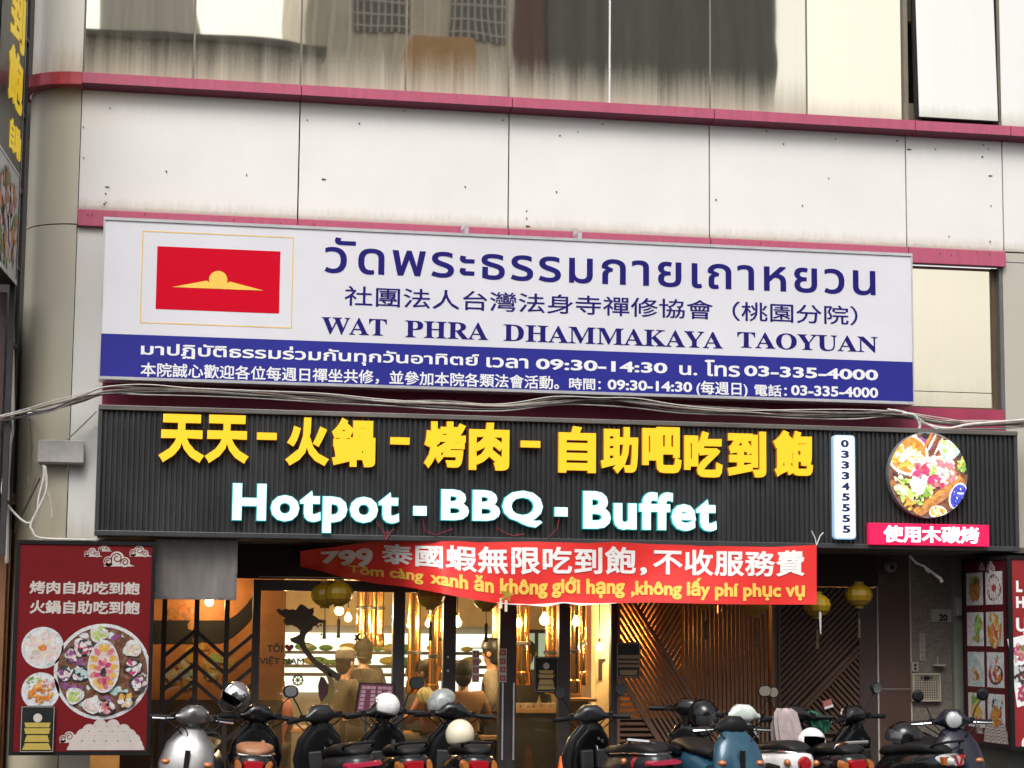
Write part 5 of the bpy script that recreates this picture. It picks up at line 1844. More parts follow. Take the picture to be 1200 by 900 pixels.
# ------------------------------------------------------------------ people in the restaurant
def skin_obj(name, joints, edges, radii, mt, parent, root=0, sub=2):
    me = bpy.data.meshes.new(name)
    me.from_pydata(joints, edges, [])
    me.materials.append(mt)
    o = bpy.data.objects.new(name, me)
    COL.objects.link(o)
    o.parent = parent
    WLOC[o.name] = Vector((0, 0, 0))
    sk = o.modifiers.new('skin', 'SKIN')
    sk.use_smooth_shade = True
    if not me.skin_vertices:
        o.data.skin_vertices.new() if hasattr(o.data.skin_vertices, 'new') else None
    lay = me.skin_vertices[0].data
    for i, q in enumerate(radii):
        lay[i].radius = (q, q) if not isinstance(q, tuple) else q
        lay[i].use_root = (i == root)
    sb = o.modifiers.new('smooth', 'SUBSURF')
    sb.levels = sub
    sb.render_levels = sub
    return o


m_skin = mat('skin', (0.22, 0.115, 0.07), 0.5, var=0.08)
m_hair = mat('hair', (0.007, 0.006, 0.005), 0.75, var=0.3, scale=40, spec=0.15)


def person(px, Y, lab, rotz, top, seated=True, trousers=(0.02, 0.02, 0.025), cap=None, seat_z=0.46, head_up=0.0, lean=0.0, arms='table', build=1.0):
    X = P(px, 800, Y)[0]
    t = thing('person', lab, 'person', (X, Y, 0.16), rotz, group=None)
    hip = seat_z + 0.06 if seated else 0.90
    sh = hip + 0.50
    L = lean
    J = {}
    J['pelvis'] = (0, 0, hip); J['belly'] = (0, 0.02 + L * .3, hip + .16); J['chest'] = (0, 0.03 + L * .7, hip + .36); J['neck0'] = (0, 0.02 + L, sh + .05); J['neck'] = (0, 0.04 + L * 1.1, sh + .12)
    J['jaw'] = (0, 0.075 + L * 1.15, sh + .17); J['head'] = (0, 0.055 + L * 1.2, sh + .26); J['crown'] = (0, 0.03 + L * 1.2, sh + .33); J['nose'] = (0, 0.155 + L * 1.2, sh + .225)
    for s, n in ((-1, 'l'), (1, 'r')):
        J['sh' + n] = (s * .19, 0.02 + L * .9, sh)
        if arms == 'table':
            J['el' + n] = (s * .27, .13 + L, sh - .26); J['wr' + n] = (s * .16, .36 + L, sh - .20); J['pa' + n] = (s * .14, .43 + L, sh - .19)
        else:
            J['el' + n] = (s * .25, -.01 + L, sh - .28); J['wr' + n] = (s * .24, .16 + L, sh - .44); J['pa' + n] = (s * .23, .21 + L, sh - .49)
        pa = Vector(J['pa' + n]); dr = (pa - Vector(J['wr' + n])).normalized()
        sd = Vector((1, 0, 0))
        for q, (off, ln) in enumerate(((-.03, .06), (-.012, .075), (.008, .07), (.028, .055))):
            b0 = pa + sd * off + dr * .03
            J['f%d' % q + n] = tuple(b0); J['g%d' % q + n] = tuple(b0 + dr * ln * .7 + Vector((0, 0, -ln * .45)))
        J['th' + n] = tuple(pa - sd * s * .05 + dr * .01 + Vector((0, 0, .012)))
        J['hp' + n] = (s * .10, 0.0, hip - .02)
        if seated:
            J['kn' + n] = (s * .13, .42, hip + .02); J['an' + n] = (s * .13, .40, .08); J['to' + n] = (s * .14, .55, .035)
        else:
            J['kn' + n] = (s * .11, .03, .49); J['an' + n] = (s * .11, 0, .08); J['to' + n] = (s * .12, .15, .035)
    Rr = {'pelvis': .13, 'belly': .125, 'chest': (.15, .11), 'neck0': .065, 'neck': .052, 'jaw': .062, 'head': .088, 'crown': .07, 'nose': .013}
    for n in 'lr':
        Rr.update({'sh' + n: .06, 'el' + n: .042, 'wr' + n: .028, 'pa' + n: .033, 'th' + n: .011, 'hp' + n: .095, 'kn' + n: .06, 'an' + n: .04, 'to' + n: .035})
        for q in range(4):
            Rr['f%d' % q + n] = .0095; Rr['g%d' % q + n] = .008
    E_ = [('pelvis', 'belly'), ('belly', 'chest'), ('chest', 'neck0'), ('neck0', 'neck'), ('neck', 'jaw'), ('jaw', 'head'), ('head', 'crown'), ('head', 'nose')]
    for n in 'lr':
        E_ += [('chest', 'sh' + n), ('sh' + n, 'el' + n), ('el' + n, 'wr' + n), ('wr' + n, 'pa' + n), ('pa' + n, 'th' + n), ('pelvis', 'hp' + n), ('hp' + n, 'kn' + n), ('kn' + n, 'an' + n), ('an' + n, 'to' + n)]
        for q in range(4):
            E_ += [('pa' + n, 'f%d' % q + n), ('f%d' % q + n, 'g%d' % q + n)]
    K = list(J)
    skin_obj('body', [J[k] for k in K], [(K.index(a), K.index(b)) for a, b in E_], [tuple(v * build for v in Rr[k]) if isinstance(Rr[k], tuple) else Rr[k] * build for k in K], m_skin, t)
    # jacket and trousers: looser shells over the body
    kk = ['pelvis', 'belly', 'chest', 'neck0', 'shl', 'ell', 'wrl', 'shr', 'elr', 'wrr']
    rr = [.155, .16, (.185, .145), .075, .085, .066, .045, .085, .066, .045]
    ee = [(0, 1), (1, 2), (2, 3), (2, 4), (4, 5), (5, 6), (2, 7), (7, 8), (8, 9)]
    skin_obj('jacket', [J[k] for k in kk], ee, [tuple(v * build for v in q) if isinstance(q, tuple) else q * build for q in rr], top, t)
    kk = ['pelvis', 'hpl', 'knl', 'anl', 'hpr', 'knr', 'anr']
    skin_obj('trousers', [J[k] for k in kk], [(0, 1), (1, 2), (2, 3), (0, 4), (4, 5), (5, 6)], [.145, .11, .078, .06, .11, .078, .06], mat('trousers_%.2f_%.2f' % trousers[:2], trousers, 0.8), t)
    hx, hy, hz_ = J['head']
    mh = MB()
    prof = []
    mh.ball((hx, hy - 0.022, hz_ + 0.025), 0.108, 0.112, 0.120, 18)
    mh.ball((hx, hy - 0.055, hz_ - 0.055), 0.088, 0.075, 0.095, 16)
    o = obj('hair', mh, m_hair, t, local=True)
    for s in (-1, 1):
        obj('ear', MB().ball((s * .098, hy - .0, hz_ - .025), .014, .025, .032, 8), m_skin, t, local=True)
    if cap:
        mc = MB().lathe([(0.118, 0.0), (0.118, 0.04), (0.10, 0.09), (0.05, 0.12), (0.001, 0.125)], (hx, hy - .015, hz_ + .035), 'z', 20)
        mc.prism([(-.08, 0.0), (.08, 0.0), (.07, 0.02), (-.07, 0.02)], 0, 0.001)
        mc.box(-.085, hy + .08, hz_ + .035, .085, hy + .20, hz_ + .047)
        obj('cap', mc, cap, t, local=True)
    return t


m_tan = mat('tan_jacket', (0.14, 0.062, 0.018), 0.8, var=0.15, bump=0.1)
person(543, 1.9, 'seated person in tan jacket with dark hair seen from behind, by the door', rad(-8), m_tan, seat_z=0.62, build=1.05)
person(580, 2.5, 'standing person in black cap and beige shirt facing the stickers post', rad(70), mat('beige_shirt', (0.12, 0.10, 0.07), 0.8), seated=False, cap=m_black, arms='hang')
person(487, 3.6, 'seated dark haired person in black at the far side of the brass pipe', rad(160), mat('black_shirt', (0.02, 0.02, 0.022), 0.8), seat_z=0.62)
person(514, 2.4, 'seated person in brown leaning over the grill table beside the post', rad(60), mat('rust_top', (0.16, 0.05, 0.035), 0.8), seat_z=0.62, lean=0.08)
person(427, 3.3, 'tall standing person in grey behind the misted pane near the plane decal', rad(20), mat('grey_top', (0.04, 0.037, 0.034), 0.9), seated=False, arms='hang')
person(401, 3.0, 'shorter person in grey cap behind the misted pane', rad(-60), mat('olive_top', (0.04, 0.037, 0.03), 0.9), seat_z=0.72, cap=mat('grey_cap', (0.06, 0.055, 0.05), 0.8))
person(319, 2.6, 'seated person in dark red behind the pane below the heart decal', rad(20), mat('dark_red_top', (0.14, 0.03, 0.025), 0.8), seat_z=0.5)
person(610, 2.9, 'person in dark clothes bending behind the serving counter', rad(180), mat('charcoal_top', (0.03, 0.03, 0.03), 0.8), seated=False, arms='hang', lean=0.25)

# ------------------------------------------------------------------ glazed shopfront
sf = thing('shopfront', 'dark framed glass shopfront with door posts under the red banner', 'shopfront', (3.0, YS, 0.15))
zt = zh - 0.012
m_fr = m_frame


def post(pa, pb, y0=0.0, zb=0.15, zt_=None):
    a, b = P(pa, 780, YS)[0], P(pb, 780, YS)[0]
    obj('post', MB().box(a, YS + y0, zb, b, YS + 0.1, zt if zt_ is None else zt_), m_fr, sf, bevel=0.004)


zhd = P(460, 694, YS)[2]
obj('header', MB().box(P(301, 700, YS)[0], YS + 0.004, zhd, P(722, 700, YS)[0], YS + 0.1, zt), m_fr, sf)
for pa, pb, y0 in ((299.5, 304, 0), (460, 474, 0.0), (519, 534, -0.01), (585, 604.5, -0.03), (654.5, 668, -0.02), (716, 722.5, 0)):
    post(pa, pb, y0, zt_=zhd - 0.001)
gl_mist = clear_glass('misted_glass', 0.035, (0.62, 0.54, 0.38))
gl_mist2 = clear_glass('hazy_glass', 0.015, (0.5, 0.45, 0.34))
gl = clear_glass('clear_glass', 0.006)
for pa, pb, g_ in ((304.2, 459.8, gl_mist), (474.2, 518.8, gl_mist2), (534.2, 584.8, gl), (604.7, 654.3, gl), (668.2, 715.8, gl)):
    a, b = P(pa, 780, YS)[0], P(pb, 780, YS)[0]
    obj('glass_pane', MB().box(a, YS + 0.045, 0.25, b, YS + 0.055, zhd - 0.002), g_, sf)
    obj('bottom_rail', MB().box(a, YS + 0.01, 0.15, b, YS + 0.09, 0.2499), m_fr, sf)
for px, py in ((525, 770), (525, 786)):
    a = P(px, py, YS - 0.012)
    obj('bolt', MB().disc(a[0], a[2], 0.012, 0.012, YS - 0.016, YS - 0.01, 0, 10), m_alu, sf)
for px in (588.5, 601.5):
    a = P(px, 815, YS - 0.04)
    obj('pull_handle', MB().cyl((a[0], YS - 0.07, P(px, 890, YS)[2]), (a[0], YS - 0.07, P(px, 800, YS)[2]), 0.009, 8), m_alu, sf)
# window stickers: greeting, map, islands, plane, wheel
YD = YS + 0.038
m_dec = mat('decal_green', (0.03, 0.035, 0.02), 0.6)
m_dec2 = mat('decal_brown', (0.055, 0.035, 0.018), 0.6)
t = thing('greeting_decal', 'dark window lettering with a red heart on the misted pane', 'decal', (P(330, 765, YD)[0], YD, P(330, 778, YD)[2]))
text_part('lettering', 'TÔI', Q((313, 753.5), (331, 764.5), YD), YD, 0.002, m_dec, t, 0.03)
text_part('lettering', 'VIỆT NAM', Q((304, 768.5), (356, 780.5), YD), YD, 0.002, m_dec, t, 0.03)
hx, hz_ = at_(339, 759, YD)
hs = 5.2 * PX(339, YD)
pts = []
for k in range(32):
    a = 2 * math.pi * k / 32
    pts.append((hx + hs * (16 * math.sin(a) ** 3) / 16, hz_ + hs * (13 * math.cos(a) - 5 * math.cos(2 * a) - 2 * math.cos(3 * a) - math.cos(4 * a)) / 16))
obj('heart', MB().prism(pts, YD - 0.002, YD), mat('decal_red', (0.16, 0.01, 0.012), 0.5), t)


def zpts(raw):
    return [at_(280 + x / 6, 670 + y / 6, YD) for x, y in raw]


def poly_mesh(pts, y0):
    """an outline filled by triangulation, one thin sheet"""
    p = [Vector(q) for q in pts]
    n = len(p)
    ov, _, of = delaunay_2d_cdt(p, [(i, (i + 1) % n) for i in range(n)], [list(range(n))], 1, 1e-6)[:3]
    mb = MB()
    vs = [(v[0], y0, v[1]) for v in ov]
    k = len(vs)
    mb.add(vs, [list(f) for f in of])
    return mb


t = thing('map_decal', 'large dark map shaped sticker on the misted pane', 'decal', (P(360, 740, YD)[0], YD, P(360, 815, YD)[2]))
mp = [(262, 268), (285, 258), (300, 272), (330, 258), (350, 268), (382, 262), (400, 270), (420, 240), (440, 226), (465, 240), (490, 262), (525, 252), (528, 280), (520, 305), (540, 315), (560, 332), (600, 342), (590, 360), (560, 362), (545, 380), (520, 385), (515, 410), (490, 420), (470, 445), (462, 480), (470, 520), (500, 565), (545, 620), (600, 655), (660, 690), (720, 730), (700, 770), (650, 740), (600, 715), (540, 670), (490, 612), (450, 560), (420, 510), (395, 505), (365, 490), (358, 470), (400, 455), (425, 440), (430, 415), (405, 390), (370, 375), (335, 380), (318, 360), (312, 340), (330, 325), (300, 310), (275, 290)]
obj('sticker', poly_mesh(zpts(mp), YD - 0.002), m_dec2, t)
m = MB()
for x, y in ((555, 385), (575, 375), (590, 355), (580, 440), (600, 425), (585, 620)):
    q = zpts([(x, y)])[0]
    m.disc(q[0], q[1], 0.012, 0.012, YD - 0.002, YD, 0, 8)
obj('islands', m, m_dec2, t)
m = MB()
outer = [(640, 700), (665, 760), (672, 830), (655, 900), (600, 935), (540, 950), (580, 915), (625, 860), (632, 790), (615, 735)]
obj('tail_stroke', poly_mesh(zpts(outer), YD - 0.002), mat('decal_olive', (0.16, 0.12, 0.03), 0.6), t)
lens = [(575, 735), (600, 745), (632, 800), (640, 850), (625, 900), (600, 920), (575, 915), (560, 870), (555, 800)]
obj('lens_mark', poly_mesh(zpts(lens), YD - 0.001), mat('decal_maroon', (0.05, 0.012, 0.014), 0.6), t)
t = thing('plane_decal', 'small black aeroplane sticker on the misted pane', 'decal', (P(418, 746, YD)[0], YD, P(418, 751, YD)[2]))
pl_ = [(805, 432), (825, 448), (845, 432), (858, 438), (842, 458), (862, 480), (850, 490), (832, 472), (815, 485), (808, 478), (820, 462)]
obj('sticker', poly_mesh(zpts(pl_), YD - 0.002), m_dec, t)
t = thing('wheel_decal', 'dark compass wheel sticker low on the misted pane', 'decal', (P(349, 797, YD)[0], YD, P(349, 806, YD)[2]))
q = at_(349, 797, YD)
m = MB()
R0 = 7.5 * PX(349, YD)
n = 24
vs = []
for k in range(n):
    a = 2 * math.pi * k / n
    for rr_ in (R0 * .62, R0 * .85):
        vs.append((q[0] + rr_ * math.cos(a), YD - 0.002, q[1] + rr_ * math.sin(a)))
m.add(vs, [(2 * k, 2 * k + 1, (2 * k + 3) % (2 * n), (2 * k + 2) % (2 * n)) for k in range(n)])
for k in range(4):
    a = math.pi * k / 4
    dx, dz = math.cos(a), math.sin(a)
    w = R0 * .07
    m.add([(q[0] - dx * R0 - dz * w, YD - 0.0025, q[1] - dz * R0 + dx * w), (q[0] - dx * R0 + dz * w, YD - 0.0025, q[1] - dz * R0 - dx * w), (q[0] + dx * R0 + dz * w, YD - 0.0025, q[1] + dz * R0 - dx * w), (q[0] + dx * R0 - dz * w, YD - 0.0025, q[1] + dz * R0 + dx * w)], [(0, 1, 2, 3)])
obj('sticker', m, m_dec2, t)
# square sticker strips and notices on the door
m_srd = mat('sticker_red', (0.30, 0.06, 0.07), 0.5)
for (xa, ya, xb, yb), Y, lab in (((585, 760, 593.5, 799.5), YS - 0.034, 'white strip of four red square stickers on the main door post'), ((553.5, 762, 561.5, 799.5), YS + 0.04, 'strip of four red square stickers on the door glass')):
    r = Q((xa, ya), (xb, yb), Y)
    t = thing('sticker_strip', lab, 'sticker', ((r[0] + r[2]) / 2, Y, r[1]))
    obj('strip', MB().box(r[0], Y, r[1], r[2], Y + 0.003, r[3]), mat('sticker_white', (0.5, 0.47, 0.43), 0.5), t)
    m = MB()
    s = (r[2] - r[0]) * 0.36
    for k in range(4):
        zc = r[3] - (r[3] - r[1]) * (k + 0.5) / 4
        xc = (r[0] + r[2]) / 2
        m.box(xc - s, Y - 0.002, zc - s, xc + s, Y, zc + s, 0)
        m.box(xc - s * .55, Y - 0.003, zc - s * .55, xc + s * .55, Y - 0.002, zc + s * .55, 1)
    obj('square_pattern', m, [m_srd, mat('sticker_pale', (0.45, 0.25, 0.24), 0.5)], t)
Yn = YS + 0.02
t = thing('door_notice', 'black notice with gold ribbons on the glass door', 'notice', (P(640, 790, Yn)[0], Yn, P(640, 811, Yn)[2]))
gold_card(t, 626, 769.5, 654.3, 811.5, Yn, [(.08, .2, .36, .30), (.22, .36, .32, .26), (.40, .50, .28, .34), (.53, .62, .26, .3)], 0.74, gold=(0.42, 0.33, 0.12))
Yn = YS - 0.06
t = thing('screen_notice', 'black notice with tan bars hung on the diagonal slats', 'notice', (P(737, 770, Yn)[0], Yn, P(737, 794, Yn)[2]))
gold_card(t, 722.5, 752.5, 750.5, 794.5, Yn, [(.08, .22, .34, .38), (.30, .37, .44, .44), (.42, .49, .44, .44), (.54, .64, .44, .44)], None, gold=(0.24, 0.17, 0.09))

# ------------------------------------------------------------------ slatted screens
m_slat = mat('slat_brown', (0.15, 0.085, 0.052), 0.55, var=0.2, scale=5, bump=0.08, spec=0.3)
m_slat2 = mat('slat_dark_brown', (0.09, 0.05, 0.033), 0.5, var=0.18, scale=5, bump=0.08, spec=0.3)


def slats(mb, pts, ang, pitch, wid, Y, dep, phase=0.0):
    """bars at angle ang filling a convex outline of (x, z) points"""
    c, s = math.cos(ang), math.sin(ang)
    loc = [(p[0] * c + p[1] * s, -p[0] * s + p[1] * c) for p in pts]
    w0, w1 = min(p[1] for p in loc), max(p[1] for p in loc)
    n = len(loc)
    k = math.floor(w0 / pitch)

    def span(w):
        us = []
        for i in range(n):
            a, b = loc[i], loc[(i + 1) % n]
            if (a[1] - w) * (b[1] - w) < 0:
                us.append(a[0] + (b[0] - a[0]) * (w - a[1]) / (b[1] - a[1]))
        return (min(us), max(us)) if len(us) >= 2 else None
    while k * pitch < w1:
        w = (k + phase) * pitch
        sp0, sp1 = span(w - wid / 2), span(w + wid / 2)
        if sp0 and sp1 and min(sp0[1], sp1[1]) - max(sp0[0], sp1[0]) > 0.03:
            q = [(sp0[0], w - wid / 2), (sp0[1], w - wid / 2), (sp1[1], w + wid / 2), (sp1[0], w + wid / 2)]
            mb.prism([(u * c - v * s, u * s + v * c) for u, v in q], Y, Y + dep)
        k += 1
    return mb


def screen_pts(raw, Y):
    return [at_(x, y, Y) for x, y in raw]


YK = YS - 0.02
zb_ = 0.17
xa, xb = P(722.8, 780, YK)[0], P(907, 780, YK)[0]
xc, xd = P(911, 780, YK)[0], P(1026, 780, YK)[0]
ztop = zh - 0.01
scr = thing('slatted_screen', 'brown slatted screen door of diagonal, upright and level bars glinting with lamplight', 'screen', ((xa + xb) / 2, YK, 0.15))
d0, d1 = at_(742.5, 707, YK), at_(809, 814.6, YK)
sl_ = (d1[1] - d0[1]) / (d1[0] - d0[0])
ang1 = math.atan(sl_)
dx_at = lambda z: d0[0] + (z - d0[1]) / sl_
xs_ = P(800, 760, YK)[0]
wd = 1.02      # width of the diagonal band measured along x
e0 = at_(727, 796, YK)
ex_at = lambda z: e0[0] + (z - e0[1]) / sl_
zmeet = d0[1] + (xs_ - d0[0]) * sl_
pit = 0.047
regs = [
    ([(xa, ztop), (dx_at(ztop), ztop), (dx_at(zb_) if dx_at(zb_) < xb else xb, max(zb_, d0[1] + (xb - d0[0]) * sl_)), (ex_at(zb_), zb_), (xa, e0[1] + (xa - e0[0]) * sl_)], ang1, pit),
    ([(dx_at(ztop) + 0.03, ztop), (xs_ - 0.015, ztop), (xs_ - 0.015, zmeet + 0.06)], math.atan(1.58), pit),
    ([(xs_ + 0.015, ztop), (xb - 0.03, ztop), (xb - 0.03, d0[1] + (xb - 0.03 - d0[0]) * sl_ + 0.05), (xs_ + 0.015, zmeet + 0.04)], math.pi / 2, 0.0455),
    ([(xa + 0.03, e0[1] + (xa + 0.03 - e0[0]) * sl_ - 0.03), (ex_at(zb_) - 0.05, zb_), (xa + 0.03, zb_)], 0.0, 0.056),
]
m = MB()
for pts, an, pi_ in regs:
    slats(m, pts, an, pi_, 0.028, YK - 0.022, 0.026)
obj('slat_pattern', m, m_slat, scr)
m = MB().box(xa - 0.0, YK - 0.03, 0.15, xa + 0.028, YK + 0.08, ztop).box(xb - 0.028, YK - 0.03, 0.15, xb, YK + 0.08, ztop)
obj('frame', m, m_slat, scr)
m = MB()
tn = Vector((math.cos(ang1), math.sin(ang1)))
nn_ = Vector((-tn.y, tn.x)) * 0.02
p0, p1 = (dx_at(ztop), ztop), (min(dx_at(zb_), xb - 0.03), max(zb_, d0[1] + (xb - 0.03 - d0[0]) * sl_))
m.prism([(p0[0] - nn_.x, p0[1]), (p0[0] + nn_.x + .01, p0[1]), (p1[0] + nn_.x, p1[1] + nn_.y), (p1[0] - nn_.x, p1[1] - nn_.y)], YK - 0.035, YK + 0.005)
p0, p1 = (xa + 0.03, e0[1] + (xa + 0.03 - e0[0]) * sl_), (ex_at(zb_), zb_)
m.prism([(p0[0] - nn_.x, p0[1] - nn_.y), (p0[0] + nn_.x, p0[1] + nn_.y), (p1[0] + nn_.x, p1[1] + nn_.y), (p1[0] - nn_.x, p1[1] - nn_.y)], YK - 0.035, YK + 0.005)
obj('rail', m, m_slat, scr)
zlow = P(800, 842, YK)[2]
obj('backing', MB().box(xa, YK + 0.085, 0.15, xb, YK + 0.1, zlow), mat('screen_backing', (0.03, 0.017, 0.012), 0.5), scr)
obj('glass_pane', MB().box(xa, YK + 0.086, zlow + 0.001, xb, YK + 0.094, ztop), clear_glass('tinted_glass', 0.02, (0.3, 0.2, 0.1), (0.55, 0.38, 0.22)), scr)

scr2 = thing('slatted_screen', 'dark brown slatted wall screen of slanting bars behind the parked scooters', 'screen', ((xc + xd) / 2, YK, 0.15))
b0, b1 = at_(931, 835, YK), at_(1006, 757, YK)
s2 = (b1[1] - b0[1]) / (b1[0] - b0[0])
an2 = math.atan(s2)
zA = P(960, 858, YK)[2]
fz = lambda x: b0[1] + (x - b0[0]) * s2
fx = lambda z: b0[0] + (z - b0[1]) / s2
xR = P(1006, 780, YK)[0]
regs = [
    ([(xc + 0.03, zA + 0.02), (fx(zA + 0.02) - 0.02, zA + 0.02), (xR, fz(xR) + 0.03), (xR, ztop), (xc + 0.03, ztop)], an2, 0.05),
    ([(fx(zA + 0.02) + 0.05, zA + 0.02), (xR, zA + 0.02), (xR, fz(xR) - 0.05)], math.atan(-1.02), 0.05),
    ([(xc + 0.03, 0.2), (xR, 0.2), (xR, zA - 0.02), (xc + 0.03, zA - 0.02)], 0.0, 0.064),
]
m = MB()
for pts, an, pi_ in regs:
    slats(m, pts, an, pi_, 0.029, YK - 0.018, 0.022)
obj('slat_pattern', m, m_slat2, scr2)
m = MB()
for off in (0.0, -0.062):
    nn_ = Vector((-math.sin(an2), math.cos(an2))) * 0.017
    p0, p1 = (fx(zA + .02) , zA + .02 + off), (xR, fz(xR) + off)
    m.prism([(p0[0] - nn_.x, p0[1] - nn_.y), (p0[0] + nn_.x, p0[1] + nn_.y), (p1[0] + nn_.x, p1[1] + nn_.y), (p1[0] - nn_.x, p1[1] - nn_.y)], YK - 0.032 - off * .02, YK)
obj('rail', m, m_slat2, scr2)
obj('frame', MB().box(xc, YK - 0.03, 0.15, xc + 0.028, YK + 0.08, ztop).box(xc - 0.035, YK - 0.02, 0.15, xc - 0.004, YK + 0.08, ztop).box(xR, YK - 0.024, 0.15, xd - 0.001, YK + 0.08, ztop).box(xc + 0.028, YK - 0.022, zA - 0.018, xR, YK + 0.02, zA + 0.018), mat('screen_frame', (0.045, 0.026, 0.022), 0.5, var=0.1), scr2)
obj('backing', MB().box(xc + 0.028, YK + 0.012, 0.15, xR, YK + 0.08, ztop), mat('screen_backing_dark', (0.030, 0.016, 0.011), 0.5, spec=0.2), scr2)

# chevron screen by the red light box, with mural wall behind
xe, xf = P(180, 780, YS)[0], P(299.3, 780, YS)[0]
t = thing('chevron_screen', 'dark timber chevron screen over glass beside the red platter light box', 'screen', ((xe + xf) / 2, YS, 0.15))
m_chev = mat('chevron_dark', (0.022, 0.014, 0.012), 0.5, var=0.2)
ups = [P(x, 780, YS)[0] for x in (191, 229, 264.5, 297.5)]
for x in ups:
    obj('upright', MB().box(x - 0.024, YS - 0.03, 0.15, x + 0.024, YS + 0.04, zt), m_chev, t)
m = MB()
for i, (a, b) in enumerate(zip(ups[:-1], ups[1:])):
    up = (i != 1)
    run = b - a - 0.05
    z = 0.0
    k = 0
    zz = 0.1
    for zz in [0.3 + 0.165 * j + (0.5 if j > 9 else 0.0) for j in range(-2, 17)]:
        z0_, z1_ = (zz, zz + run * 0.85) if up else (zz + run * 0.85, zz)
        if max(z0_, z1_) > zt - 0.03 or min(z0_, z1_) < 0.16:
            continue
        w = 0.024
        m.prism([(a + 0.025, z0_ - w), (b - 0.025, z1_ - w), (b - 0.025, z1_ + w), (a + 0.025, z0_ + w)], YS - 0.02, YS + 0.03)
obj('chevron_slat', m, m_chev, t)
obj('glass_pane', MB().box(xe, YS + 0.05, 0.15, xf, YS + 0.058, zt), gl, t)
r = (xe - 0.3, 0.16, xf + 0.35, 3.2)
t = thing('mural_wall', 'orange and ochre mural wall with black wave inside chevron screen', 'mural', ((r[0] + r[2]) / 2, 1.6, 0.16))
obj('wall', MB().box(r[0], 1.6, 0.16, r[2], 1.7, 3.2), mat('mural_orange', (0.55, 0.22, 0.06), 0.6, var=0.4, scale=2.5), t)
wv = []
for k in range(21):
    x = 180 + 122 * k / 20
    yy = 727 - 34 * max(0, (x - 262) / 38) ** 1.7 if x > 262 else 727
    wv.append((x, yy))
lo = []
for k in range(21):
    x = 302 - 122 * k / 20
    yy = 754 - 36 * max(0, (x - 255) / 45) ** 1.6 if x > 255 else 754
    lo.append((x, yy))
obj('black_wave', poly_mesh([at_(x, y, 1.59) for x, y in wv + lo], 1.59), m_void, t)
F = Food(flat(1.592), 31)
for (px, py, cs) in ((215, 725, ['soup', 'fry']), (235, 765, ['soup', 'gold', 'fry']), (255, 780, ['lettuce', 'cream', 'gold']), (215, 790, ['cream', 'mint', 'gold'])):
    q = P(px, py, 1.592)
    F.scatter(q[0], q[2], 0.16, 0.12, cs, 20, 0.05)
obj('painted_food', F.mb, FM, t)
obj('lower_panel', MB().box(r[0], 1.55, 0.16, r[2], 1.599, P(240, 820, 1.6)[2]), mat('mural_lower', (0.06, 0.035, 0.02), 0.5), t)
ld = bpy.data.lights.new('bulb_light', 'POINT')
ld.energy = 34
ld.color = (1.0, 0.62, 0.3)
ld.shadow_soft_size = 0.06
X, _, Z = P(245, 705, 1.25)
t = thing('pendant_lamp', 'warm bulb lighting the mural behind the chevron screen', 'lamp', (X, 1.2, Z), group='warm bulbs in the restaurant')
obj('bulb', MB().ball((X, 1.2, Z), 0.045, 0.045, 0.05), m_bulb, t)
obj('cord', MB().cyl((X, 1.2, Z + 0.05), (X, 1.2, 3.25), 0.006, 6), m_black, t)
lo = bpy.data.objects.new('bulb_light', ld)
COL.objects.link(lo)
lo.parent = t

# ------------------------------------------------------------------ lanterns under the soffit
m_lan = mat('lantern_silk', (0.30, 0.18, 0.003), 0.4, var=0.12, scale=5, spec=0.5)
m_lrib = mat('lantern_rib', (0.22, 0.14, 0.01), 0.5)
GL_ = 'yellow silk lanterns under the fascia'


def lantern_proto():
    t = thing('lantern', 'x', 'lantern', (0, 0, 0), group=GL_)
    r_, h = 0.142, 0.112
    pr = [(0.045, -h), (r_ * .62, -h * .82), (r_ * .9, -h * .45), (r_, 0), (r_ * .9, h * .45), (r_ * .62, h * .82), (0.045, h)]
    n = 24
    body = MB()
    vs, fs = [], []
    for q, hh in pr:
        for i in range(n):
            a = 2 * math.pi * i / n
            k = q * (1.0 if i % 2 == 0 else 0.965)
            vs.append((k * math.cos(a), k * math.sin(a), hh))
    for k in range(len(pr) - 1):
        for i in range(n):
            j = (i + 1) % n
            fs.append((k * n + i, k * n + j, (k + 1) * n + j, (k + 1) * n + i))
    body.add(vs, fs, 0, False)
    obj('silk_body', body, m_lan, t, local=True)
    obj('cap', MB().cyl((0, 0, h - 0.004), (0, 0, h + 0.025), 0.05, 16), m_lrib, t, local=True)
    obj('base_ring', MB().cyl((0, 0, -h - 0.02), (0, 0, -h + 0.004), 0.048, 16), m_lrib, t, local=True)
    obj('string', MB().cyl((0, 0, h + 0.02), (0, 0, h + 0.10), 0.004, 6), m_black, t, local=True)
    ts = MB().tube([(0, 0, -h - 0.02), (0.004, 0, -h - 0.10), (0, 0, -h - 0.14)], 0.004, 6)
    ts.lathe([(0.006, 0.0), (0.016, -0.02), (0.013, -0.12), (0.02, -0.19), (0.001, -0.19)], (0, 0, -h - 0.13), 'z', 10)
    obj('tassel', ts, mat('tassel', (0.05, 0.035, 0.01), 0.7), t, local=True)
    return t


proto = lantern_proto()


def copy_thing(src, loc, label, rotz=0.0):
    c = src.copy()
    COL.objects.link(c)
    c.location = loc
    c.rotation_euler = (0, 0, rotz)
    c['label'] = label
    for ch in [o for o in SC.objects if o.parent == src]:
        d = ch.copy()
        COL.objects.link(d)
        d.parent = c
        for g2 in [o for o in SC.objects if o.parent == ch]:
            e2 = g2.copy()
            COL.objects.link(e2)
            e2.parent = d
    return c


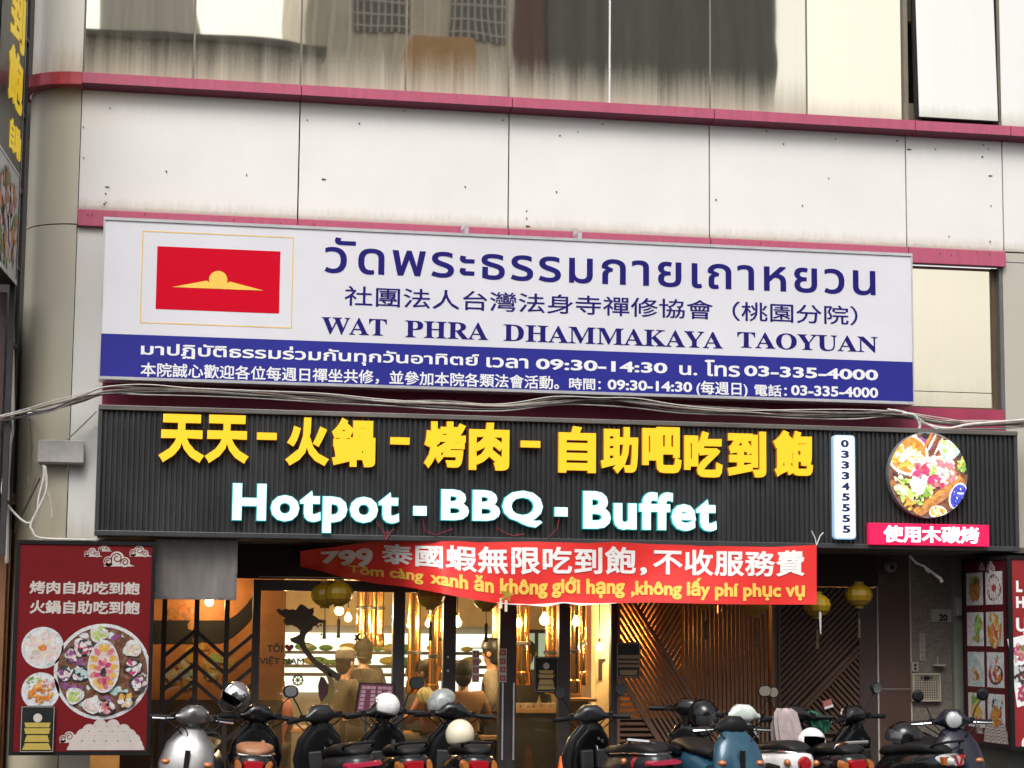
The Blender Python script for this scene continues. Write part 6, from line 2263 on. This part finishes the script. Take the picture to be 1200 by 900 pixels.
lan = [(381, 697, 0.25, 'yellow lantern of the overlapping pair, the one farther from the door'), (397.5, 695.5, 0.1, 'yellow lantern of the overlapping pair, the one nearer the door'), (505, 699, 0.15, 'yellow lantern half hidden by the banner over hazy glass'), (570, 701, 0.1, 'yellow lantern behind the banner near the gold bow'), (826, 699, 0.1, 'yellow lantern almost hidden by the banner over the upright slats'), (885, 708, -0.05, 'yellow lantern peeping below the banner near its tied end'), (957.5, 709.5, -0.2, 'yellow lantern at the tied banner corner with a pale tassel'), (1006.5, 697.5, 0.0, 'yellow lantern hanging clear, nearest the granite pillar')]
for i, (px, py, Y, lab) in enumerate(lan):
    loc = P(px, py, Y)
    if i == 0:
        proto.location = loc
        proto['label'] = lab
    else:
        copy_thing(proto, loc, lab, 0.4 * i)
X, _, Z = P(961.5, 722, -0.3)
t = thing('pale_tassel', 'pale hanging tassel cord in front of the lantern at the banner corner', 'tassel', (X, -0.3, Z - 0.18))
obj('cord', MB().tube([(X - 0.02, -0.3, Z + 0.12), (X - 0.005, -0.3, Z + 0.03), (X, -0.3, Z - 0.18)], [0.012, 0.014, 0.006], 8), m_white, t)
obj('knot', MB().ball((X - 0.015, -0.3, Z + 0.08), 0.022, 0.022, 0.03), m_white, t)
X, _, Z = P(594, 697, YF - 0.16)
t = thing('gold_star', 'gold star ornament hung over the banner hem', 'ornament', (X, YF - 0.16, Z))
s_ = 0.075
pts = [(X + (s_ if k % 2 == 0 else s_ * .42) * math.sin(math.pi * k / 5 + .2), Z + (s_ if k % 2 == 0 else s_ * .42) * math.cos(math.pi * k / 5 + .2)) for k in range(10)]
obj('star', MB().prism(pts, YF - 0.175, YF - 0.15), mat('gold_foil', (0.75, 0.5, 0.08), 0.3, 0.6, var=0.3, scale=30), t)
obj('ribbon_tail', MB().box(X - 0.07, YF - 0.165, Z - 0.13, X - 0.045, YF - 0.155, Z - 0.03).box(X - 0.02, YF - 0.165, Z - 0.16, X + 0.005, YF - 0.155, Z - 0.05), mat('cream_ribbon', (0.7, 0.62, 0.45), 0.5), t)

# ------------------------------------------------------------------ menu stand and traffic cone
Ym = 0.05
q = [P(*p, Ym) for p in ((415, 836), (464, 836.5), (463, 801), (421, 799.5))]
t = thing('menu_stand', 'standing menu board with purple printed table before the misted pane', 'menu board', (q[0][0] + 0.2, Ym, 0.15))
inn = lambda f: [(sum(a[0] for a in q) / 4 * (1 - f) + a[0] * f, sum(a[2] for a in q) / 4 * (1 - f) + a[2] * f) for a in q]
obj('board', MB().prism(inn(1.0), Ym, Ym + 0.03), m_black, t)
obj('menu_sheet', MB().prism(inn(0.9), Ym - 0.004, Ym - 0.0005), mat('menu_purple', (0.11, 0.03, 0.05), 0.4), t)
m = MB()
bx = inn(0.84)
lerp2 = lambda u, v: tuple((bx[0][i] * (1 - u) + bx[1][i] * u) * (1 - v) + (bx[3][i] * (1 - u) + bx[2][i] * u) * v for i in (0, 1))
for c_ in range(2):
    for r__ in range(6):
        u0, u1 = c_ * .52, c_ * .52 + .47
        v0 = 1 - (r__ + 1) * .155
        for cc in range(3):
            a_, b_2 = u0 + (u1 - u0) * (cc / 3 + .02), u0 + (u1 - u0) * ((cc + 1) / 3 - .02)
            if r__ > 0 and cc == 1:
                continue
            m.prism([lerp2(a_, v0), lerp2(b_2, v0), lerp2(b_2, v0 + .115), lerp2(a_, v0 + .115)], Ym - 0.006, Ym - 0.0042)
obj('table_pattern', m, mat('menu_mauve', (0.33, 0.2, 0.25), 0.5, var=0.4, scale=90), t)
for dx in (0.12, 0.3):
    obj('leg', MB().cyl((q[0][0] + dx, Ym + 0.04, 0.15), (q[0][0] + dx, Ym + 0.04, q[0][2] + 0.05), 0.012, 8), m_dark, t)
X, _, Z = P(659, 886, -0.2)
t = thing('traffic_cone', 'orange traffic cone standing before the door post', 'cone', (X, -0.2, 0.15))
m_or = mat('cone_orange', (0.85, 0.12, 0.01), 0.45, var=0.1)
obj('cone', MB().lathe([(0.15, 0.03), (0.13, 0.05), (0.026, Z - 0.16), (0.02, Z - 0.15), (0.001, Z - 0.15)], (X, -0.2, 0.15), 'z', 20), m_or, t)
obj('base', MB().box(X - 0.19, -0.39, 0.151, X + 0.19, -0.01, 0.18), m_or, t, bevel=0.01)
obj('band', MB().lathe([(0.092, 0.0), (0.066, 0.14)], (X, -0.2, 0.15 + 0.28), 'z', 20), m_white, t)
X, _, Z = P(970, 825, YK - 0.05)
t = thing('stuck_card', 'small pink and white card stuck on the dark slatted screen', 'card', (X, YK - 0.05, Z - 0.04))
m = MB()
c, s = math.cos(0.3), math.sin(0.3)
ro = lambda u, v: (X + u * c - v * s, Z + u * s + v * c)
m.prism([ro(-.05, -.035), ro(.05, -.035), ro(.05, .04), ro(-.05, .04)], YK - 0.055, YK - 0.03, 0)
obj('card', m, mat('card_pink', (0.5, 0.16, 0.15), 0.5), t)
obj('edge', MB().prism([ro(-.05, -.045), ro(.05, -.045), ro(.05, -.018), ro(-.05, -.018)], YK - 0.058, YK - 0.0555), m_white, t)

# ------------------------------------------------------------------ scooters parked on the pavement
m_tyre = mat('tyre', (0.015, 0.015, 0.015), 0.8)
m_chrome = mat('chrome', (0.75, 0.75, 0.76), 0.12, 1.0, var=0.05)
m_plastic = mat('black_plastic', (0.008, 0.008, 0.009), 0.5, var=0.2, spec=0.2)
m_mirror = mat('mirror_glass', (0.85, 0.86, 0.88), 0.04, 1.0, var=0.0)
m_tail = mat('tail_red', (0.36, 0.002, 0.01), 0.15, var=0.1, coat=1.0)
m_tail_pink = mat('tail_pink', (0.45, 0.02, 0.06), 0.2, var=0.1, coat=1.0)
m_amber = mat('amber_lens', (0.42, 0.13, 0.03), 0.15, var=0.1, coat=1.0)
m_clear = mat('clear_lens', (0.42, 0.43, 0.44), 0.08, var=0.05, coat=1.0)
m_pltw = mat('licence_white', (0.7, 0.7, 0.7), 0.4)
m_seat = mat('seat_vinyl', (0.009, 0.009, 0.009), 0.5, var=0.2, bump=0.1, bscale=60, spec=0.25)


def paint(name, col, metal=0.0, rough=0.22):
    return mat(name, col, rough, metal, var=0.22, scale=9, coat=0.3, spec=0.3)


def scooter(px, Y, heading, lab, body, seat=None, inner=None, cowl=None, tail='block', steer=0.0, mirrors=(1, 1), lean=0.0, rail=True, lamp='cowl', flip=False, trim=False, grip_h=0.0, wide=1.0):
    """heading 0: nose towards the shop, tail towards the street; px is the tail (or nose) column"""
    X = P(px, 880, Y)[0]
    t = thing('scooter', lab, 'scooter', (X, Y, 0.15), heading, group='scooters parked along the shopfront')
    t.rotation_euler = (0, lean, heading)
    t.scale = (1.06, 1.06, 1.075)
    seat = seat or m_seat
    inner = inner or m_plastic
    cowl = cowl or body
    W = wide
    # wheels
    for wy, nm in ((0.64, 'front_wheel'), (-0.60, 'rear_wheel')):
        w = obj(nm, MB().lathe([(0.05, -0.035), (0.15, -0.03), (0.15, 0.03), (0.05, 0.035)], (0, wy, 0.235), 'x', 22), m_chrome, t, local=True)
        obj('tyre', MB().lathe([(0.15, -0.045), (0.20, -0.055), (0.232, -0.03), (0.235, 0.0), (0.232, 0.03), (0.20, 0.055), (0.15, 0.045)], (0, wy, 0.235), 'x', 26), m_tyre, w, local=True)
    # tail body
    m = MB().loft([(-0.84, 0, .70, .03, .03, 2.2), (-0.82, 0, .70, .10 * W, .075, 2.6), (-0.74, 0, .69, .145 * W, .115, 2.6), (-0.55, 0, .65, .185 * W, .15, 2.6), (-0.30, 0, .58, .20 * W, .20, 2.8), (-0.10, 0, .52, .175 * W, .24, 2.8), (0.02, 0, .46, .15, .22, 3)], 24)
    obj('rear_body', m, body, t, local=True, angle=50)
    m = MB().loft([(-0.78, 0, .80, .05, .012, 2.4), (-0.74, 0, .815, .115, .036, 2.6), (-0.58, 0, .825, .15, .052, 2.8), (-0.36, 0, .81, .152, .050, 2.8), (-0.24, 0, .785, .145, .046, 2.8), (-0.05, 0, .775, .115, .045, 2.6), (0.02, 0, .76, .06, .03, 2.4)], 22)
    obj('seat', m, seat, t, local=True, angle=50)
    if trim:
        obj('seat_trim', MB().loft([(-0.80, 0, .782, .05, .010, 2.4), (-0.75, 0, .785, .13, .014, 2.6), (-0.58, 0, .79, .165, .014, 2.8), (-0.36, 0, .775, .166, .014, 2.8), (-0.20, 0, .765, .155, .012, 2.8)], 22), m_chrome, t, local=True)
    obj('side_panel', MB().loft([(-.70, .155, .62, .02, .05, 3), (-.55, .178, .60, .02, .085, 3), (-.30, .19, .56, .02, .10, 3)], 14).loft([(-.70, -.155, .62, .02, .05, 3), (-.55, -.178, .60, .02, .085, 3), (-.30, -.19, .56, .02, .10, 3)], 14), m_plastic, t, local=True)
    obj('rear_mudguard', MB().loft([(-0.90, 0, .40, .05, .05, 2.5), (-0.84, 0, .50, .09, .10, 2.5), (-0.70, 0, .52, .10, .12, 2.5), (-0.5, 0, .45, .10, .1, 2.5)], 14), m_plastic, t, local=True)
    obj('floorboard', MB().box(-.17, 0.0, .27, .17, .36, .33).box(-.12, -.1, .22, .12, .42, .27), m_plastic, t, local=True, bevel=0.02)
    obj('silencer', MB().cyl((.15, -.25, .26), (.17, -.86, .34), .055, 16), m_dark, t, local=True)
    # tail lamps
    if tail == 'block':
        tl = obj('tail_light', MB().loft([(-0.875, 0, .70, .065, .035, 5), (-0.80, 0, .70, .09, .05, 5)], 20), m_tail, t, local=True)
        for s in (-1, 1):
            obj('turn_signal', MB().loft([(-0.865, s * .115, .695, .024, .036, 2.4), (-0.78, s * .125, .70, .03, .045, 2.4)], 14), m_amber, t, local=True)
    elif tail == 'wide':
        tl = obj('tail_light', MB().loft([(-0.872, 0, .715, .145, .016, 4), (-0.80, 0, .715, .16, .026, 4)], 22), m_tail_pink, t, local=True)
    elif tail == 'vee':
        tl = obj('tail_light', MB().loft([(-0.885, 0, .72, .06, .035, 2.6), (-0.80, 0, .73, .13, .055, 3), (-0.72, 0, .73, .16, .05, 3)], 20), m_clear, t, local=True)
        m = MB()
        for s in (-1, 1):
            m.prism([(s * .055, .765), (s * .135, .765), (s * .125, .70), (s * .075, .69)], -0.845, -0.80)
        obj('turn_signal', m, m_amber, tl, local=True)
        m = MB()
        for s in (-1, 1):
            m.prism([(0.0, .685), (s * .018, .685), (s * .06, .775), (s * .035, .775)], -0.895, -0.85)
        obj('stop_lens', m, m_tail, tl, local=True)
    else:
        tl = obj('tail_light', MB().lathe([(.001, 0), (.05, 0.004), (.06, .03), (.055, .06)], (0, -0.885, .70), 'y', 18), m_tail, t, local=True)
        for s in (-1, 1):
            obj('turn_signal', MB().ball((s * .135, -.80, .70), .03, .035, .03, 12), m_amber, t, local=True)
    obj('licence_plate', MB().box(-.13, -.925, .44, .13, -.918, .54), m_pltw, t, local=True, bevel=0.002)
    if rail:
        obj('grab_rail', MB().tube([(-.10, -.60, .80), (-.13, -.74, .86), (-.09, -.86, .885), (.09, -.86, .885), (.13, -.74, .86), (.10, -.60, .80)], .012, 8), m_chrome if rail == 'chrome' else m_plastic, t, local=True)
    # front: leg shield, apron, mudguard, fork
    m = MB().loft([(.30, 0, .44, .15, .03, 3), (.45, 0, .46, .17, .035, 3.4), (.70, 0, .42, .185, .04, 3.6), (.84, 0, .38, .16, .05, 3.4), (.93, 0, .36, .07, .05, 3)], 22, axis='z')
    ls = obj('leg_shield', m, inner, t, local=True, angle=50)
    obj('glove_box', MB().box(-.13, .325, .60, -.015, .375, .76).box(.02, .325, .60, .13, .375, .76), m_dark, ls, local=True, bevel=0.012)
    obj('ignition', MB().cyl((.06, .30, .83), (.06, .36, .83), .018, 12), m_chrome, ls, local=True)
    obj('bag_hook', MB().tube([(0, .33, .80), (0, .29, .79), (0, .285, .76), (0, .30, .745)], .006, 6), m_chrome, ls, local=True)
    m = MB().loft([(.34, 0, .53, .11, .06, 2.4), (.50, 0, .55, .19, .07, 2.6), (.70, 0, .51, .23, .08, 2.6), (.86, 0, .455, .19, .075, 2.5), (.97, 0, .41, .10, .06, 2.4), (1.0, 0, .40, .03, .03, 2.2)], 24, axis='z')
    ap = obj('front_apron', m, body, t, local=True, angle=50)
    for s in (-1, 1):
        obj('turn_signal', MB().ball((s * .165, .555, .72), .04, .04, .025, 12), m_amber if tail != 'vee' else m_clear, ap, local=True)
    obj('apron_grille', MB().box(-.02, .575, .60, .02, .602, .82), m_plastic, ap, local=True)
    m = MB()
    vs, fs = [], []
    n = 12
    for k in range(n + 1):
        a = rad(20 + 150 * k / n)
        for u in (-.085, -.06, 0, .06, .085):
            rr_ = .265 + .03 * (1 - abs(u) / .085)
            vs.append((u, .64 + rr_ * math.cos(a), .235 + rr_ * math.sin(a)))
    for k in range(n):
        for i in range(4):
            fs.append((k * 5 + i, (k + 1) * 5 + i, (k + 1) * 5 + i + 1, k * 5 + i + 1))
    m.add(vs, fs, 0, True)
    obj('front_mudguard', m, body, t, local=True)
    m = MB()
    for s in (-1, 1):
        m.tube([(s * .065, .64, .235), (s * .06, .55, .55), (s * .05, .48, .75)], .018, 8)
    obj('fork', m, m_dark, t, local=True)
    # handlebar: everything turns with the steering
    hb = bpy.data.objects.new('handlebar', None)
    h = 1.04 + grip_h
    m = MB().loft([(-.19, .37, h - .005, .02, .02, 2.2), (-.13, .375, h, .028, .028, 2.4), (-.095, .385, h + .015, .065, .055, 2.6), (-.05, .395, h + .02, .085, .08, 2.8), (.05, .395, h + .02, .085, .08, 2.8), (.095, .385, h + .015, .065, .055, 2.6), (.13, .375, h, .028, .028, 2.4), (.19, .37, h - .005, .02, .02, 2.2)], 18, axis='x')
    m.cyl((0, .39, h - .14), (0, .39, h), .05, 12)
    piv = Vector((0, .39, 0))
    Rz = Matrix.Rotation(steer, 4, 'Z')

    def turn(mb):
        mb.v = [tuple(piv + (Rz @ (Vector(v) - piv))) for v in mb.v]
        return mb
    bpy.data.objects.remove(hb)
    hc = obj('handlebar_cowl', turn(m), cowl, t, local=True, angle=50)
    obj('dashboard', turn(MB().loft([(.325, 0, h + .055, .06, .02, 2.6), (.40, 0, h + .085, .075, .014, 2.6)], 16)), m_plastic, hc, local=True)
    for s in (-1, 1):
        gp = obj('grip', turn(MB().tube([(s * .19, .37, h - .005), (s * .24, .345, h - .01), (s * .345, .315, h - .015)], [.018, .021, .021], 12)), m_plastic, t, local=True)
        obj('switch_housing', turn(MB().box(s * .155, .345, h - .025, s * .195, .395, h + .03)), m_plastic, gp, local=True, bevel=0.006)
        obj('brake_lever', turn(MB().tube([(s * .18, .40, h - .01), (s * .25, .405, h - .015), (s * .33, .375, h - .02), (s * .345, .37, h - .02)], .007, 6)), m_chrome, gp, local=True)
        if mirrors[0 if s < 0 else 1] and lamp == 'cowl' and (rail is False or abs(heading) > 2):
            st = obj('mirror', turn(MB().tube([(s * .17, .38, h + .02), (s * .21, .385, h + .12), (s * .26, .36, h + .17)], .006, 8).loft([(.335, s * .275, h + .215, .048, .048, 2), (.35, s * .275, h + .215, .052, .052, 2), (.37, s * .275, h + .215, .03, .03, 2)], 20)), m_plastic, t, local=True)
            obj('mirror_glass', turn(MB().loft([(.3335, s * .275, h + .215, .043, .043, 2), (.3345, s * .275, h + .215, .043, .043, 2)], 20)), m_mirror, st, local=True)
        elif mirrors[0 if s < 0 else 1]:
            st = obj('mirror', turn(MB().tube([(s * .17, .38, h + .02), (s * .21, .385, h + .12), (s * .27, .36, h + .20)], .007, 8).loft([(.335, s * .29, h + .235, .062, .048, 2.6), (.35, s * .29, h + .235, .066, .052, 2.6), (.385, s * .29, h + .235, .04, .03, 2.4)], 18)), m_plastic, t, local=True)
            obj('mirror_glass', turn(MB().loft([(.3335, s * .29, h + .235, .055, .042, 2.6), (.3345, s * .29, h + .235, .055, .042, 2.6)], 18)), m_mirror, st, local=True)
    kc = MB()
    for q in ((-.12, .03), (-.07, -.02), (.10, .02), (.15, -.03)):
        kc.tube([(q[0] * 1.7, .40, h), (q[0] * 1.5, .46 + q[1], h - .04), (q[0] * .9, .47 + q[1], h - .10), (q[0] * .3, .42, h - .19)], .0055, 6)
    obj('control_cable', turn(kc), m_plastic, hc, local=True)
    if steer > 0.3 and heading < 1:
        obj('phone_holder', turn(MB().box(.10, .30, h + .05, .18, .315, h + .18).cyl((.14, .31, h + .06), (.14, .36, h), .01, 8)), m_dark, hc, local=True)
    hy = .485 if lamp == 'cowl' else .585
    hz0 = h + .015 if lamp == 'cowl' else .56
    hl = obj('headlight', turn(MB().lathe([(.065, -.05), (.072, 0.0), (.066, .01)], (0, hy, hz0), 'y', 22)), m_chrome, t, local=True)
    obj('lens', turn(MB().lathe([(.066, .004), (.045, .018), (.001, .024)], (0, hy, hz0), 'y', 22)), m_clear, hl, local=True)
    return t


def helmet(px, py, Y, lab, col, rz=0.0, tilt=0.0, roll=0.0, visor=None, r_=0.135, shade=False):
    X, _, Z = P(px, py, Y)
    t = thing('helmet', lab, 'helmet', (X, Y, Z))
    t.rotation_euler = (tilt, roll, rz)
    n, k_ = 28, 14
    for nm, sc, mt in (('shell', 1.0, col), ('lining', 0.90, m_plastic)):
        vs, fs = [], []
        for j in range(k_ + 1):
            th = rad(128) * j / k_
            for i in range(n):
                a = 2 * math.pi * i / n
                x, y, z = math.sin(th) * math.cos(a), math.sin(th) * math.sin(a), math.cos(th)
                vs.append((x * r_ * .93 * sc, y * r_ * 1.08 * sc, z * r_ * sc))
        for j in range(k_):
            for i in range(n):
                a = 2 * math.pi * (i + .5) / n
                th = rad(128) * (j + .5) / k_
                front = math.sin(a) > 0.42
                if front and th > rad(76):
                    continue
                if th > rad(112) and abs(math.cos(a)) < 0.45 and math.sin(a) < 0:
                    pass
                i2 = (i + 1) % n
                fs.append((j * n + i, (j + 1) * n + i, (j + 1) * n + i2, j * n + i2))
        o = obj(nm, MB().add(vs, fs, 0, True), mt, t, local=True, angle=80)
        if nm == 'shell':
            sm = o.modifiers.new('thick', 'SOLIDIFY')
            sm.thickness = 0.008
    if visor:
        vs, fs = [], []
        for j in range(5):
            th = rad(62 + 38 * j / 4)
            for i in range(17):
                a = rad(20 + 140 * i / 16)
                vs.append((math.sin(th) * math.cos(a) * r_ * .97, math.sin(th) * math.sin(a) * r_ * 1.14, math.cos(th) * r_))
        for j in range(4):
            for i in range(16):
                fs.append((j * 17 + i, (j + 1) * 17 + i, (j + 1) * 17 + i + 1, j * 17 + i + 1))
        obj('visor', MB().add(vs, fs, 0, True), visor, t, local=True)
    if shade:
        obj('peak', MB().loft([(r_ * .95, 0, r_ * .30, .10, .006, 3), (r_ * 1.5, 0, r_ * .2, .07, .005, 3)], 16), col, t, local=True)
    rim = [(math.cos(a) * r_ * .75, math.sin(a) * r_ * .86, -r_ * .615 if math.sin(a) < .42 else r_ * .24) for a in [2 * math.pi * i / 36 for i in range(37)]]
    obj('strap', MB().tube([(-r_ * .72, 0.02, -r_ * .5), (-r_ * .55, .05, -r_ * 1.05), (0, .06, -r_ * 1.3), (r_ * .55, .05, -r_ * 1.05), (r_ * .72, 0.02, -r_ * .5)], .006, 6), m_plastic, t, local=True)
    return t


p_silver = paint('silver_paint', (0.20, 0.195, 0.19), 0.85, 0.32)
p_black = paint('gloss_black', (0.006, 0.006, 0.007), 0.0, 0.16)
p_gun = paint('gunmetal', (0.022, 0.023, 0.025), 0.3, 0.3)
p_blue = paint('teal_blue', (0.022, 0.072, 0.115), 0.1)
p_mint = paint('pale_mint', (0.62, 0.68, 0.62))
p_white = paint('white_gloss', (0.74, 0.74, 0.73))
p_navy = paint('navy_gloss', (0.007, 0.008, 0.018))
p_maroon = paint('maroon_gloss', (0.10, 0.006, 0.012))
m_brownseat = mat('brown_seat', (0.30, 0.13, 0.06), 0.45, var=0.15, bump=0.1, bscale=60)

YV = -1.75
scooter(219, -1.9, rad(180 - 8), 'silver scooter facing the road beside the red platter light box', p_silver, cowl=p_silver, steer=rad(28), mirrors=(0, 0), lamp='apron', grip_h=0.02, lean=rad(-5))
scooter(293, YV, rad(-4), 'black vintage scooter with brown seat and chrome strip', p_black, seat=m_brownseat, tail='block', trim=True, rail=False, lean=rad(3), steer=rad(12))
scooter(401, YV, rad(10), 'dark grey scooter with wide pink tail light strip', p_gun, tail='wide', rail=True, lean=rad(-5), steer=rad(14), mirrors=(1, 0))
scooter(467, YV, rad(4), 'black scooter with square red tail lamp before the menu stand', p_black, tail='block', lean=rad(-3), mirrors=(0, 1), grip_h=0.03)
scooter(535, YV, rad(2), 'black scooter carrying a cream helmet on its seat', p_black, tail='block', rail=True, lean=rad(2), mirrors=(0, 0), grip_h=0.02)
scooter(724, YV + 0.1, rad(16), 'black scooter with silver striped tail standing by the slatted screen', p_gun, inner=p_black, tail='wide', trim=True, rail=False, lean=rad(-3), steer=rad(-14), mirrors=(1, 1))
scooter(780, YV + 0.2, rad(-34), 'black scooter turned aslant with chrome rail behind the teal one', p_black, tail='round', rail='chrome', lean=rad(4), mirrors=(0, 0), grip_h=0.06)
scooter(838, YV - 0.35, rad(180 + 6), 'teal blue scooter facing the road with a white lower front', p_blue, cowl=m_plastic, mirrors=(0, 0), lamp='apron', grip_h=-0.05)
scooter(888, YV + 0.25, rad(8), 'pale mint scooter with white tail and black seat', p_white, inner=m_plastic, cowl=p_mint, tail='round', rail=False, trim=True, mirrors=(0, 1), lean=rad(2))
scooter(957, YV, rad(6), 'black scooter with maroon leg shield, chrome loop rail and white helmet', p_black, inner=p_maroon, tail='block', rail='chrome', lean=rad(-2), mirrors=(1, 0))
scooter(1042, YV + 0.1, rad(22), 'black sport scooter with white and red winged tail light', p_black, tail='vee', rail=True, lean=rad(-3), steer=rad(10), mirrors=(0, 1), wide=1.15)
scooter(1106, YV - 0.1, rad(180 - 6), 'dark navy scooter facing the road with round headlight', p_navy, cowl=p_navy, lamp='cowl', steer=rad(-8), mirrors=(1, 1), lean=rad(2))

helmet(276, 816, -1.35, 'dark grey open helmet with white lining stripe hung beside the brown seat', mat('helmet_grey', (0.16, 0.14, 0.145), 0.3, coat=0.5, var=0.1), rad(150), rad(20), rad(-25), visor=m_chrome)
helmet(453, 827, -1.62, 'small white helmet hung on the handlebar before the menu stand', p_white, rad(60), rad(10), rad(8), r_=0.115)
helmet(518, 824, -1.25, 'mottled grey helmet lying tilted on the handlebars under the door post', mat('helmet_mottled', (0.30, 0.32, 0.31), 0.3, var=0.5, scale=22, coat=0.5), rad(-60), rad(30), rad(30), r_=0.135)
helmet(539, 861, -2.0, 'cream half helmet resting on the black scooter seat', mat('helmet_cream', (0.72, 0.64, 0.48), 0.35, var=0.06, coat=0.4), rad(5), 0.0, 0.0, r_=0.135)
helmet(824, 838, -1.35, 'glossy black helmet with visor hung beside the upright slats', p_black, rad(200), rad(-20), rad(20), visor=mat('visor', (0.03, 0.03, 0.035), 0.05, coat=1.0, var=0.0), r_=0.15)
helmet(951, 870, -1.95, 'white open helmet with black opening resting on the maroon and black scooter', p_white, rad(188), rad(8), rad(-6), r_=0.135)
helmet(1060, 866, -1.6, 'big black helmet lying behind the winged tail light', p_black, rad(80), rad(10), rad(-10), visor=mat('visor', (0.03, 0.03, 0.035), 0.05), r_=0.165)


def cloth_strip(name, label, cat, pts, width, mt, folds=3, amp=0.02, seed=0, loc_group=None):
    """a hanging folded cloth: a path of points swept by a pleated cross-section"""
    R = random.Random(seed)
    q = [Vector(p) for p in pts]
    n = 28
    vs, fs = [], []
    m_ = len(q)
    ph = R.uniform(0, 6)
    for k, p in enumerate(q):
        w = width[k] if isinstance(width, (list, tuple)) else width
        for i in range(n):
            a = 2 * math.pi * i / n
            pl_2 = amp * math.sin(folds * a + ph + k * .25)
            vs.append((p.x + (w + pl_2) * math.cos(a), p.y + (w * .35 + pl_2) * math.sin(a), p.z + .01 * math.sin(5 * a + k)))
    for k in range(m_ - 1):
        for i in range(n):
            j = (i + 1) % n
            fs.append((k * n + i, (k + 1) * n + i, (k + 1) * n + j, k * n + j))
    fs.append(tuple(range(n)))
    fs.append(tuple(range((m_ - 1) * n, m_ * n))[::-1])
    o = obj(name, MB().add(vs, fs, 0, True), mt, None, origin=tuple(q[0]), angle=70)
    return tag(o, label, cat)


def pth(raw, Y):
    return [P(x, y, Y) for x, y in raw]


m_towel = mat('towel_pink_grey', (0.42, 0.34, 0.33), 0.9, var=0.25, scale=12, bump=0.5, bscale=90)
cloth_strip('towel', 'pinkish grey towel draped over the handlebar between mint and maroon scooters', 'towel', pth([(919, 831), (921, 836), (923, 848), (926, 862), (928, 875), (925, 884), (921, 893)], -1.5), [.06, .10, .115, .125, .12, .10, .06], m_towel, 7, .016, 2)
m_shade = mat('grey_cloth', (0.16, 0.145, 0.14), 0.9, var=0.25, bump=0.4)
cloth_strip('cover_cloth', 'darker grey cloth hanging behind the pinkish grey towel', 'cloth', pth([(909, 840), (910, 850), (912, 868), (914, 885), (916, 897)], -1.42), [.03, .06, .07, .07, .05], m_shade, 5, .012, 4)
cloth_strip('green_cloth', 'crumpled green cloth laid over the handlebar behind the white open helmet', 'cloth', pth([(951, 834), (956, 839), (959, 845), (961, 852), (963, 859)], -1.3), [.04, .09, .10, .09, .03], mat('green_fabric', (0.015, 0.13, 0.075), 0.85, var=0.3, bump=0.5), 6, .02, 5)
cloth_strip('yellow_bag', 'crumpled yellow and white bag beside the mottled grey helmet', 'bag', pth([(499, 806), (499, 811), (500, 816), (501, 821), (503, 827)], -1.2), [.03, .07, .075, .06, .02], mat('yellow_paper', (0.55, 0.36, 0.09), 0.7, var=0.4, scale=14, bump=0.4), 5, .014, 6)
